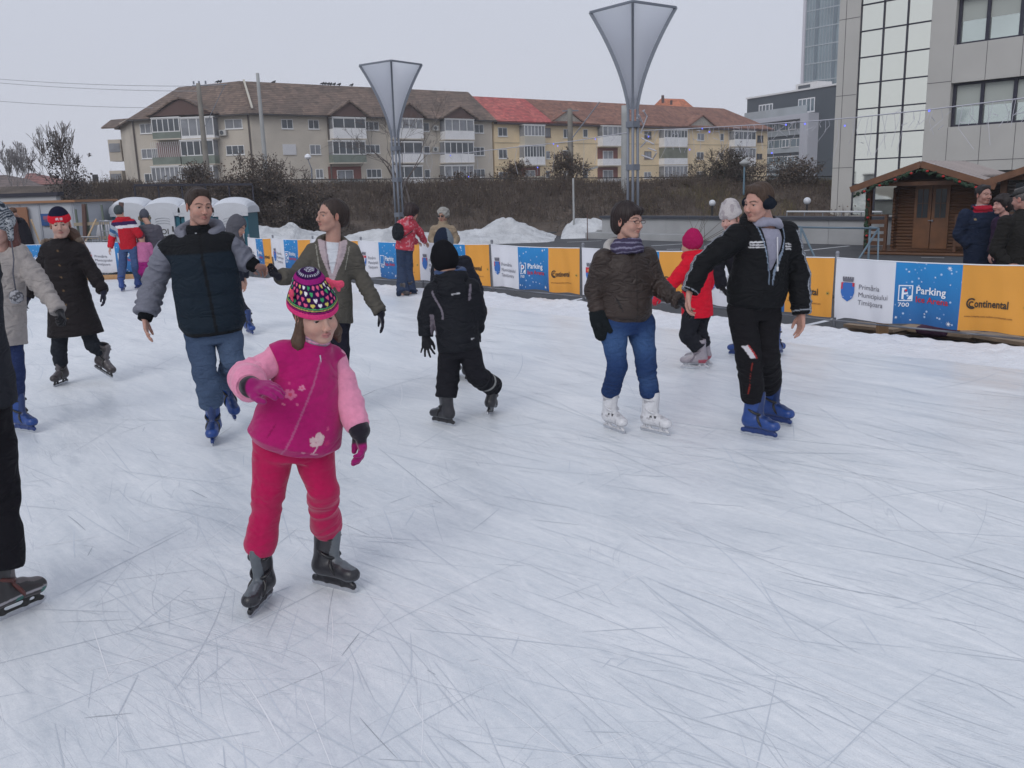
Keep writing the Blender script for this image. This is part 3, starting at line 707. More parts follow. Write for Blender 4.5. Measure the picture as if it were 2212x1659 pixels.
 glove(g, 'a', M_FLEECE, gc('a'), dict(n=V3(.2, .3, -1), s=.95, r=1.35, curl=16, thumb=-1, spread=3), cuff=.04, cr=.046)
 S = Solid(.0042, .02); p = g.hp
 S.ball(p(0, -.026, .02), (.082, .097, .09), g.hR, k=.02)
 S.cut(p(0, .035, 0), g.hR @ V3(0, 1, -.15), .01)
 for a, b, c, r in ((p(.07, .0, -.03), p(.088, -.005, -.105), p(.112, .0, -.165), .026), (p(-.068, .0, -.03), p(-.085, -.01, -.10), p(-.10, -.02, -.155), .022)):
  S.cone(a, b, r * .8, r, k=.02); S.cone(b, c, r, r * .35, k=.02)
 g.part('hair', S.mesh('hair', color=V3(.085, .05, .032), disp=hair_disp(g, .004)), M_HAIR)
 def hc(V):
  q = g.hl(V); X, Y, Z = q[:, 0], q[:, 1] + .02, q[:, 2]; a = np.arctan2(X, Y); tl = q[:, 1] * math.tan(math.radians(-12)); z = Z - tl - .020
  c = np.tile(V3(.030, .008, .055), (len(V), 1))
  cols = [V3(.75, .72, .75), V3(.70, .10, .22), V3(.05, .33, .12), V3(.60, .50, .12), V3(.70, .12, .25)]
  ra = .10; cell = .027; s = a * ra / cell; row = (z - .058) / .0185; ri = np.floor(row); so_ = s + .5 * (ri % 2); si = np.floor(so_)
  hx = (so_ - si - .5) * 3.3; hz = (row - ri - .40) * 2.7
  heart = (hx * hx + (hz - np.sqrt(np.abs(hx)) * .75) ** 2) < .85
  ki = (np.abs(si * 3 + ri * 2).astype(int)) % 5
  inb = (row > 0) & (row < 4)
  for i, cc in enumerate(cols): c = mixc(c, cc, (heart & inb & (ki == i)).astype(float))
  dots = (np.sin(a * 26) > .2) & (np.sin(z * 520) > .1) & (z > .152) & (z < .25); c = mixc(c, V3(.6, .62, .68), dots.astype(float) * .8)
  c = mixc(c, V3(.28, .015, .16), ((z > .134) & (z < .150)).astype(float))
  for z0, z1, cc in ((.036, .042, V3(.28, .012, .12)), (.046, .050, V3(.5, .42, .12)), (.053, .057, V3(.08, .38, .12)), (.0, .034, V3(.70, .05, .20))):
   c = mixc(c, cc, ((z > z0 - .02 * (z0 == 0)) & (z < z1)).astype(float))
  return c
 hat = beanie(g, M_KNIT, hc, top=.040, brim=.014, tilt=-12, infl=.025, puff=.018, h=.003, back=.0, disp=lambda V, N: vnoise(V, 26, 1) * .002)
 for c0, ax in ((p(.094, .0, .115), g.hR @ nrm(V3(.3, 1, .4))), (p(-.085, .03, .13), g.hR @ nrm(V3(-.7, .6, -.2)))):
  B = Solid(.0035, .005); fl = nrm(np.cross(ax, g.hR @ V3(0, 0, 1)))
  for s_ in (-1, 1): B.cone(c0, c0 + ax * .026 * s_, .006, .017, k=.006, sq=(fl, .5)); B.cone(c0, c0 + ax * .016 * s_ - g.hR @ V3(0, 0, .028), .005, .009, k=.006, sq=(fl, .5))
  B.ball(c0, (.009,) * 3, k=.004); g.part('bow', B.mesh('bow', color=V3(.66, .08, .15)), M_KNIT)
 B = MB(); a = J['nk'] + g.tR @ V3(-.005, .082, -.02); B.box(a, (.008, .006, .03)); B.build('zip_pull', M_STEEL, g.root)

def person_man():
 g = Fig(6.32, 'man in dark vest with grey sleeves, blue jeans and blue skates, looking aside', h=.0075)
 g.head(431, 446, 0, yaw=38, pitch=4, roll=3, size=1.04)
 Ma = skate_matrix(atZ(459, 966, 0), 12, 0, 0, 1.0, .15)
 Mb = skate_ht(atY(481, 868, 6.85), atY(509, 913, 6.62), roll=0, size=1.0)
 g.joints(nk=(430, 502, .02), sa=(364, 532, 0), sb=(496, 524, .04), ha=(430, 722, 0), hb=(493, 718, .06),
             ea=(335, 606, .10), wa=(313, 688, -.05), ta=(317, 730, -.10), eb=(520, 556, .12), wb=(550, 574, .10), tb=(585, 582, .3),
             ka=(441, 795, -.05), kb=(504, 778, .02))
 g.start(V3(g.J['ha'][0], g.Y, 0)); put_skate(g, 'blue', Ma); put_skate(g, 'blue', Mb); torso_frame(g); J = g.J; u = g.tR[:, 2]
 def jc(V):
  n = vnoise(V, 3, 4); t, r = seg_coord(V, J['ha'], J['ka']); return mixc(np.tile(V3(.040, .064, .118), (len(V), 1)), V3(.10, .145, .225), np.clip(.35 + n * .6, 0, 1))
 trousers(g, 'jeans', M_DENIM, jc, hipw=.175, hipd=.14, r=(.102, .086, .080), Ma=Ma, Mb=Mb, cuff_z=.265, disp=.017, freq=15, k=.02, flare=.086)
 NV = V3(.008, .016, .026); BK = V3(.007, .008, .010)
 def vc(V):
  t, x, y = tcoord(g, V); c = np.tile(NV, (len(V), 1)); c = mixc(c, BK, smooth01(t, .80, .815)); c = mixc(c, BK, 1 - smooth01(t, .035, .045)); c = mixc(c, BK * .6, ((np.abs(x - .03) < .01) & (y > 0)).astype(float)); return c
 def ex(S):
  S.cone(J['sa'] * .8 + J['nk'] * .2, J['sa'] * .86 + J['ea'] * .14, .070, .082, k=.06, flat_b=True)
  S.cone(J['sb'] * .8 + J['nk'] * .2, J['sb'] * .9 + J['eb'] * .1, .066, .074, k=.06, flat_b=True)
 jacket(g, 'vest', M_NYLON, vc, secs=[(-.0, .20, .165), (.03, .205, .17), (.10, .235, .19), (.5, .235, .185), (.8, .225, .165), (.92, .19, .14), (1.0, .11, .11)], hem=-.0, sleeves='', disp=.01, seed=9, extra=ex, quilt=(5, .012))
 GR = V3(.16, .165, .20)
 def sc(V): return mixc(np.tile(GR, (len(V), 1)), GR * 1.25, np.clip(vnoise(V, 5, 8), 0, 1))
 jacket(g, 'sleeve', M_CLOTH, sc, r=(.082, .090, .080), trunk=False, sleeves='a', disp=.019, seed=4, freq=26, cuff=.035, start=.1)
 jacket(g, 'sleeve', M_CLOTH, sc, r=(.070, .088, .07), trunk=False, sleeves='b', disp=.017, seed=6, freq=24, cuff=.035, start=.15)
 for x in 'ab':
  S = Solid(.006, .01); d = nrm(J['w' + x] - J['e' + x]); S.cone(J['w' + x] - d * .055, J['w' + x] + d * .015, .056, .048, k=.005, flat_b=True, flat_a=True); g.part('cuff', S.mesh('cuff', color=BK, disp=limb_disp([], (60, .002))), M_KNIT)
 S = Solid(.0075, .03); R = g.tR @ rot_axis(V3(1, 0, 0), -22)
 S.torus(J['nk'] + g.tR @ V3(0, -.035, .01), R, (.135, .115), .042, k=.03); S.ball(J['nk'] + g.tR @ V3(0, -.12, -.02), (.13, .06, .09), g.tR, k=.04); S.cone(J['nk'] + g.tR @ V3(0, .20, -.08), J['nk'] + g.tR @ V3(0, .02, .09), .075, .09, k=.015, mode='s')
 g.part('hood', S.mesh('hood', color=V3(.17, .175, .21), disp=limb_disp([], (14, .008), 3)), M_CLOTH)
 S = Solid(.007, .02); S.cone(J['nk'] - u * .06, J['nk'] + u * .055 + g.tR @ V3(0, .01, 0), .095, .076, k=.02, flat_b=True)
 g.part('collar', S.mesh('collar', color=BK, disp=limb_disp([], (20, .004))), M_CLOTH)
 B = MB(); B.box(J['nk'] + g.tR @ V3(.0, .095, -.02), (.01, .008, .045)); B.build('zip_pull', M_STEEL, g.root)
 body(g, skin_color(g, skin=V3(.44, .245, .19), stubble=.4), hands=dict(a=dict(n=V3(.9, .2, 0), s=1.05, curl=14, thumb=-1, spread=7), b=dict(n=V3(.1, -.6, -.8), s=1.05, curl=38, thumb=1, spread=4)), h=.0055)
 add_eyes(g, gaze=(-8, -2))
 hair(g, 'short', V3(.030, .018, .013), seed=5)
def person_olive():
 g = Fig(6.85, '', h=.007)
 g.label = 'woman in open olive jacket with pale collar, holding hands with the vest man'
 g.head(713, 466, 0, yaw=-48, pitch=-2, roll=2, size=1.02)
 Ma = skate_matrix(atZ(690, 905, 0), 5, 0, 0, .9, .0); Mb = skate_matrix(atZ(733, 912, 0), 8, 0, 0, .9, .10)
 g.joints(nk=(718, 522, .02), sa=(677, 543, -.02), sb=(757, 540, .04), ha=(697, 690, 0), hb=(733, 690, .03),
             ea=(640, 596, -.08), wa=(604, 598, -.25), ta=(575, 583, -.30), eb=(787, 612, .04), wb=(822, 676, -.03), tb=(830, 712, -.05), ka=(692, 790, -.02), kb=(737, 790, 0))
 OL = V3(.088, .081, .068); LIL = V3(.42, .34, .36)
 g.start(V3(g.J['ha'][0], g.Y, 0)); torso_frame(g); J = g.J
 def jc(V):
  t, x, y = tcoord(g, V); c = np.tile(OL, (len(V), 1)); c = mixc(c, OL * 1.2, np.clip(vnoise(V, 6, 2), 0, 1))
  xc = .0; w = .082 * smooth01(t, .38, 1.08) + .004
  e = np.abs(x - xc) - w; f = y > .02
  c = mixc(c, LIL, ((e < .026 * smooth01(t, .45, .9)) & f & (t > .42)).astype(float))
  pip = (np.abs(np.abs(x - xc) - .13 + .10 * np.clip(1 - t, 0, .4)) < .003) & f & (t > .66) & (t < .96); c = mixc(c, V3(.3, .29, .25), pip.astype(float))
  zp = (np.abs(x - xc) < .003) & f & (t < .42); c = mixc(c, V3(.02, .02, .03), zp.astype(float)); return c
 def ex(S):
  R = g.tR @ rot_axis(V3(1, 0, 0), -25); S.torus(J['nk'] + g.tR @ V3(0, -.01, .0), R, (.098, .088), .030, k=.03); cut_wedge(S, g, .42)
 tr = dict(hipw=.155, hipd=.12, r=(.085, .062, .055), disp=.008); 
 simple(g, Ma, Mb, tr=tr, tcol=V3(.012, .012, .022), jcol=jc, jmat=M_CLOTH, jk=dict(secs=[(0, .165, .13), (.2, .165, .13), (.5, .158, .125), (.75, .175, .13), (.9, .15, .115), (1, .085, .08)], hem=-.03, r=(.068, .060, .052), disp=.014, extra=ex, seed=12),
           hands={}, glov=dict(a=dict(n=V3(0, -.5, .8), s=.95, r=1.1, curl=45, thumb=1, spread=3), b=dict(n=V3(-1, -.3, 0), s=.95, r=1.1, curl=16, thumb=1, spread=6)), gcol=V3(.012, .012, .02), skin=V3(.44, .25, .195), eyes=True)
 NVY = V3(.012, .014, .03)
 def ic(V):
  t, x, y = tcoord(g, V); w = .048 * smooth01(t, .48, 1.0) + .002
  c = np.tile(NVY, (len(V), 1)); c = mixc(c, V3(.58, .60, .64), (np.abs(x) < w).astype(float)); return mixc(c, LIL, (np.abs(np.abs(x) - w) < .004).astype(float))
 jacket(g, 'shirt', M_CLOTH, ic, secs=[(.2, .15, .105), (.5, .14, .108), (.75, .15, .112), (.9, .12, .10), (1.0, .07, .07)], hem=.2, sleeves='', disp=.006)
 hair(g, 'back', V3(.030, .018, .014), amp=.0035)

def person_boy():
 g = Fig(5.98, 'teenage boy in black tracksuit and blue skates, earmuffs over short brown hair', h=.007)
 g.head(1637, 438, 0, yaw=-56, pitch=13, roll=5, size=1.0)
 Ma = skate_ht(atZ(1600, 936, 0), atZ(1679, 951, 0), size=1.0); Mb = skate_ht(atZ(1640, 908, 0), atZ(1708, 922, 0), size=1.0)
 g.joints(nk=(1655, 492, .02), sa=(1592, 512, -.06), sb=(1700, 506, .06), ha=(1600, 668, 0), hb=(1658, 666, .06),
             ea=(1521, 568, -.05), wa=(1489, 632, -.10), ta=(1484, 668, -.10), eb=(1725, 590, .08), wb=(1732, 678, .0), tb=(1730, 714, .0), ka=(1616, 765, -.06), kb=(1658, 765, 0))
 g.start(V3(g.J['ha'][0], g.Y, 0)); torso_frame(g); J = g.J
 BK = V3(.006, .0065, .008); SIL = V3(.30, .32, .36)
 def jc(V):
  t, x, y = tcoord(g, V); c = np.tile(BK, (len(V), 1)); f = y > -.02
  for s_ in (-1, 1):
   lo, hi = (.075, .165) if s_ < 0 else (.085, .15)
   for i in range(3): c = mixc(c, V3(.6, .6, .62), ((np.abs(t - .835 + i * .030 + .25 * (np.abs(x) - .1) * (s_ < 0)) < .0075) & (x * s_ > lo) & (x * s_ < hi) & f).astype(float) * .9)
  for x_, sd in (('a', V3(-.35, .1, .9)), ('b', V3(.9, -.55, .1))):
   for A, B in ((J['s' + x_], J['e' + x_]), (J['e' + x_], J['w' + x_])):
    d = nrm(B - A); s2 = nrm(sd - d * (sd @ d)); o = np.cross(d, s2); q = V - A; tt = (q @ d) / np.linalg.norm(B - A); lat = q @ o; out = q @ s2
    on = (tt > -.05) & (tt < 1.1) & (out > .02)
    for k_ in (-.018, 0, .018): c = mixc(c, SIL, ((np.abs(lat - k_) < .0055) & on).astype(float))
   tt, r = seg_coord(V, J['e' + x_], J['w' + x_]); c = mixc(c, SIL, ((np.abs(tt - .93) < .012) & (r < .09)).astype(float))
  c = mixc(c, V3(.2, .25, .33), ((np.abs(np.abs(x + .005) - (.085 * smooth01(t, .30, 1.08) + .012)) < .004) & (y > .03) & (t > .34)).astype(float)); return c
 def ex(S):
  R = g.tR @ rot_axis(V3(1, 0, 0), -30); S.torus(J['nk'] + g.tR @ V3(0, -.045, .01), R, (.125, .115), .042, k=.03); S.ball(J['nk'] + g.tR @ V3(0, -.13, -.02), (.11, .06, .09), g.tR, k=.04); cut_wedge(S, g, .30, top_w=.095)
 def tc(V):
  c = np.tile(V3(.0075, .007, .009), (len(V), 1)); tt, r = seg_coord(V, J['ha'], J['ka']); q = V - J['ka']; d = nrm(J['ka'] - J['ha'])
  lat = (V @ V3(1, 0, 0)) - (J['ha'][0] + (J['ka'][0] - J['ha'][0]) * np.clip(tt, 0, 2)); fr = (V[:, 1] < J['ka'][1] + .02)
  c = mixc(c, V3(.55, .53, .56), ((tt > .80) & (tt < 1.10) & (lat > -.055 + (tt - .8) * .15) & (lat < -.015 + (tt - .8) * .15) & fr & (r < .12)).astype(float))
  c = mixc(c, V3(.35, .03, .03), ((tt > .80) & (tt < 1.12) & (np.abs(lat + .013 - (tt - .8) * .15) < .005) & fr).astype(float))
  t2, r2 = seg_coord(V, J['ka'], J['na'] if 'na' in J else J['ka'] - V3(0, 0, .3)); c = mixc(c, V3(.28, .03, .02), ((t2 > .05) & (t2 < 1) & (np.abs(V[:, 0] - (J['ka'][0] + .012)) < .003) & fr & (r2 < .1)).astype(float)); return c
 simple(g, Ma, Mb, tr=dict(hipw=.165, hipd=.13, r=(.098, .083, .078), disp=.013, cuff_z=.27, freq=14, flare=.08), tcol=tc, tmat=M_CLOTH, jcol=jc, jmat=M_NYLON,
           jk=dict(secs=[(0, .165, .13), (.06, .20, .155), (.25, .215, .165), (.5, .20, .15), (.75, .20, .15), (.9, .165, .125), (1, .09, .085)], hem=.02, r=(.084, .075, .058), disp=.014, extra=ex, seed=21, cuff=.0, quilt=None),
           hands=dict(a=dict(n=V3(.6, -.3, -.7), s=1.05, curl=28, thumb=1, spread=5), b=dict(n=V3(-.9, -.2, 0), s=1.05, curl=16, thumb=1, spread=4)), skin=V3(.47, .26, .205), eyes=True)
 HG = V3(.26, .26, .33)
 jacket(g, 'hoodie', M_FLEECE, HG, secs=[(.1, .15, .11), (.5, .16, .118), (.75, .165, .122), (.9, .13, .11), (1.0, .08, .08)], hem=.1, sleeves='', disp=.006)
 S = Solid(.006, .02); R = g.tR @ rot_axis(V3(1, 0, 0), 28); S.torus(J['nk'] + g.tR @ V3(0, .0, .0), R, (.088, .085), .024, k=.02)
 S.torus(J['nk'] + g.tR @ V3(0, -.03, .04), g.tR @ rot_axis(V3(1, 0, 0), 5), (.088, .075), .026, k=.02)
 hd = g.part('hood', S.mesh('hood', color=HG, disp=limb_disp([], (18, .006), 2)), M_FLEECE)
 T = MB(); a = J['nk'] + g.tR @ V3(-.012, .125, -.05); T.tube([a, a + V3(0, -.012, -.09), a + V3(.004, -.012, -.20)], .004, 6); T.lathe(a + V3(.004, -.012, -.225), [(.004, 0), (.008, .005), (.007, .03)], 8)
 T.build('drawstring', material('cord_white', (.6, .6, .62)), g.root, True)
 hair(g, 'short', V3(.055, .032, .020), vol=.004, amp=.0035, seed=8)
 S = Solid(.005, .008)
 for sx in (-1, 1):
  S.cone(g.hp(sx * .080, -.008, -.004), g.hp(sx * .100, -.008, -.004), .040 * g.hs, .036 * g.hs, k=.006)
 S.torus(g.hp(0, -.045, .02), g.hR @ rot_axis(V3(1, 0, 0), 38), (.094, .105), .006, k=.003)
 g.part('earmuffs', S.mesh('earmuffs', color=V3(.012, .016, .024)), M_KNIT)

def person_brown():
 g = Fig(6.2, 'woman in brown leather jacket, scarf, glasses, blue jeans and white skates', h=.007)
 g.head(1358, 477, 0, yaw=44, pitch=2, roll=2, size=1.02)
 Ma = skate_ht(atZ(1302, 921, 0), atZ(1351, 939, 0), size=.92); Mb = skate_ht(atZ(1386, 929, 0), atZ(1444, 942, 0), size=.92)
 g.joints(nk=(1353, 536, .02), sa=(1303, 559, -.02), sb=(1396, 556, .06), ha=(1322, 700, 0), hb=(1384, 700, .05),
             ea=(1282, 628, .04), wa=(1293, 682, -.04), ta=(1300, 735, -.08), eb=(1421, 620, .04), wb=(1470, 652, -.12), tb=(1492, 672, -.2), ka=(1334, 790, -.08), kb=(1395, 790, -.02))
 g.start(V3(g.J['ha'][0], g.Y, 0)); torso_frame(g); J = g.J
 BR = V3(.036, .025, .021)
 def jc(V):
  t, x, y = tcoord(g, V); c = np.tile(BR, (len(V), 1)); c = mixc(c, BR * .55, 1 - smooth01(t, .06, .075)); c = mixc(c, BR * 1.5, np.clip(vnoise(V, 7, 3), 0, 1) * .6)
  c = mixc(c, V3(.02, .015, .012), ((np.abs(x - .02) < .004) & (y > 0)).astype(float)); c = mixc(c, V3(.012, .01, .01), ((np.abs(x + .10 + (t - .3) * .22) < .006) & (t > .2) & (t < .38) & (y > 0)).astype(float)); return c
 def ex(S):
  S.cone(J['nk'] - g.u0 * .05, J['nk'] + g.u0 * .03, .10, .085, k=.03, flat_b=True); cut_wedge(S, g, .78, top_w=.06)
 def dn(V):
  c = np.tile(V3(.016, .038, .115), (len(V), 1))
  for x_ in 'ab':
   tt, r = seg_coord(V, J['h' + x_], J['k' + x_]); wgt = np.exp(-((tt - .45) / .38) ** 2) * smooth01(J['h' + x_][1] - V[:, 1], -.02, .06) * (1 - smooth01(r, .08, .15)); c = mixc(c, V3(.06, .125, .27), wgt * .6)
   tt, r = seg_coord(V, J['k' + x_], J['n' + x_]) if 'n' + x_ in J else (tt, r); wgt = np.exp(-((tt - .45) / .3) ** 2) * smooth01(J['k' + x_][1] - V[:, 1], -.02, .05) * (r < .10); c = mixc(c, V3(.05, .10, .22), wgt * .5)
  return c
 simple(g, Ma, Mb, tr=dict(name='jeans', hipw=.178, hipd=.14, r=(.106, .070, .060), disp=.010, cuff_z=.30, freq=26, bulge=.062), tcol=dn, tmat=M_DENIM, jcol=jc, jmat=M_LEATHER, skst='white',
           jk=dict(secs=[(0, .165, .13), (.06, .172, .14), (.15, .195, .16), (.4, .185, .15), (.7, .19, .15), (.88, .165, .125), (1, .09, .085)], hem=.04, r=(.074, .066, .05), disp=.014, extra=ex, seed=31),
           glov=dict(b=dict(n=V3(0, -.3, -1), s=.95, r=1.15, curl=30, thumb=1, spread=3)), gcol=V3(.010, .010, .013), skin=V3(.47, .275, .215), eyes=True)
 S = Solid(.006, .02); d = nrm(J['ta'] - J['wa'])      # woollen mitten
 S.cone(J['wa'] - d * .03, J['wa'] + d * .02, .062, .064, k=.01, flat_a=True); S.cone(J['wa'] + d * .02, J['wa'] + d * .13, .062, .050, k=.02, sq=(V3(.2, 1, 0) / 1.02, .75)); S.cone(J['wa'] + d * .04 + V3(.04, -.03, 0), J['wa'] + d * .10 + V3(.065, -.04, 0), .024, .02, k=.015)
 add_hand(S, J['wa'] + d * .02, J['ta'], V3(.7, -.4, 0), s=.9, r=1.5, curl=14, thumb=1, spread=1)
 g.part('mitten', S.mesh('mitten', color=V3(.011, .014, .016), disp=limb_disp([], (30, .004))), M_KNIT)
 S = Solid(.006, .02)
 for dz, rr, tilt in ((.035, .078, 12), (.005, .094, -6), (-.025, .090, 20)):
  S.torus(J['nk'] + g.tR @ V3(0, .012, dz), g.tR @ rot_axis(V3(1, 0, 0), tilt), (rr, rr * .95), .028, k=.012)
 def sc(V): t = (V - J['nk']) @ g.u0 + .02 * vnoise(V, 12, 1); return mixc(np.tile(V3(.055, .045, .085), (len(V), 1)), V3(.20, .19, .27), (np.sin(t * 210) > .55).astype(float))
 g.part('scarf', S.mesh('scarf', color=sc, disp=limb_disp([], (24, .007), 5)), M_KNIT)
 S = Solid(.006, .02); R = g.tR @ rot_axis(V3(1, 0, 0), -28); S.torus(J['nk'] + g.tR @ V3(0, -.05, -.005), R, (.115, .10), .032, k=.02)
 S.cut(J['nk'] + g.tR @ V3(0, .03, 0), g.tR[:, 1]); g.part('hood', S.mesh('hood', color=lambda V: mixc(np.tile(V3(.42, .40, .38), (len(V), 1)), BR, smooth01(-((V - J['nk']) @ g.tR[:, 1]), .11, .13))), M_FLEECE)
 hair(g, 'bob', V3(.018, .010, .009), amp=.0035, seed=3)
 B = MB(); p = g.hp
 for sx in (-1, 1):
  n = 14; B.tube([p(sx * .032 + .0235 * np.sign(math.cos(a)) * abs(math.cos(a)) ** .6, .0995, -.001 + .0115 * np.sign(math.sin(a)) * abs(math.sin(a)) ** .6) for a in [i * 2 * math.pi / n for i in range(n + 1)]], .0016, 5)
  B.tube([p(sx * .056, .097, .004), p(sx * .078, .04, .004), p(sx * .082, -.02, .0)], .002, 5)
 B.tube([p(-.011, .100, .002), p(0, .104, .005), p(.011, .100, .002)], .0016, 5); gl = B.build('glasses', material('spectacle_frame', (.05, .015, .015), rough=.25), g.root, True)

def person_kid():
 g = Fig(6.6, 'child seen from behind in black snowsuit and black cap with blue collar, one skate lifted', h=.007)
 g.head(960, 571, 0, yaw=205, pitch=14, roll=-4, size=1.08)
 Ma = skate_ht(atZ(985, 922, 0), atZ(932, 911, 0), size=.86)
 Mb = skate_ht(atY(1052, 896, 6.72), atY(1063, 893, 6.98), roll=10, size=.86)
 g.joints(nk=(974, 600, .0), sa=(938, 628, -.02), sb=(1018, 622, -.02), ha=(972, 752, 0), hb=(1012, 752, 0),
             ea=(922, 684, .0), wa=(920, 727, -.03), ta=(921, 752, -.05), eb=(1032, 672, .04), wb=(1030, 715, .10), tb=(1030, 740, .14), ka=(968, 815, .02), kb=(1031, 812, .0))
 g.start(V3(g.J['ha'][0], g.Y, 0)); torso_frame(g, -1); J = g.J
 BK = V3(.011, .012, .016)
 def jc(V):
  t, x, y = tcoord(g, V); c = np.tile(BK, (len(V), 1))
  tt, r = seg_coord(V, J['sa'], J['ea']); c = mixc(c, V3(.17, .15, .18), ((np.abs(x + .115 + .03 * np.sin(t * 9)) < .008) & (t > .45) & (t < .86) & (y > 0)).astype(float))
  c = mixc(c, V3(.17, .15, .18), ((np.abs(x - .135 - .1 * (t - .8)) < .009) & (t > .68) & (t < .9) & (y > 0)).astype(float))
  tt, r = seg_coord(V, J['ea'], J['wa']); c = mixc(c, V3(.2, .17, .2), ((tt > -.1) & (tt < .9) & (r < .085) & ((V - J['ea'])[:, 0] > .028)).astype(float) * .9)
  c = mixc(c, V3(.5, .5, .52), ((np.abs(t - .80) < .010) & (np.abs(x - .03) < .033) & (y > .05)).astype(float)); c = mixc(c, V3(.5, .5, .52), ((np.abs(t - .14) < .008) & (np.abs(x - .115) < .012) & (y > .05)).astype(float)); return c
 def ex(S):
  S.ball(J['nk'] + g.tR @ V3(.0, -.10, -.075), (.115, .06, .10), g.tR, k=.035); R = g.tR @ rot_axis(V3(1, 0, 0), -15); S.torus(J['nk'] + g.tR @ V3(0, -.02, .005), R, (.095, .085), .036, k=.03)
 def tc(V):
  c = np.tile(V3(.010, .010, .014), (len(V), 1)); tt, r = seg_coord(V, J['kb'], J['nb']) if 'nb' in J else seg_coord(V, J['kb'], J['kb'] - V3(0, 0, .3))
  return mixc(c, V3(.28, .28, .27), ((np.abs(tt - .55) < .04) & (r < .12)).astype(float))
 J['nb'] = mp(Mb, -.05, 0, .27)
 simple(g, Ma, Mb, tr=dict(hipw=.14, hipd=.125, r=(.085, .078, .074), disp=.012, cuff_z=.26, freq=16, flare=.076), tcol=tc, jcol=jc, jmat=M_NYLON, skst='black', facing=-1, face=False, ears=False, child=True, torso=.8,
           jk=dict(secs=[(0, .165, .14), (.3, .165, .14), (.6, .16, .135), (.8, .15, .12), (.92, .12, .10), (1, .08, .08)], hem=-.02, r=(.072, .066, .055), disp=.013, extra=ex, seed=41),
           glov=dict(a=dict(n=V3(.3, .9, 0), s=.95, r=1.1, curl=8, thumb=1, spread=20), b=dict(n=V3(-.3, .9, 0), s=.9, r=1.1, curl=10, thumb=-1, spread=8)))
 S = Solid(.006, .02); R = g.tR @ rot_axis(V3(1, 0, 0), 6); S.torus(J['nk'] + g.tR @ V3(0, -.015, .045), R, (.092, .085), .026, k=.02)
 g.part('collar', S.mesh('collar', color=V3(.03, .06, .15), disp=limb_disp([], (26, .006))), M_FLEECE)
 beanie(g, M_KNIT, V3(.008, .008, .010), top=.004, brim=-.075, tilt=4, infl=.016, puff=.02, name='cap', disp=lambda V, N: vnoise(V, 22, 4) * .003)
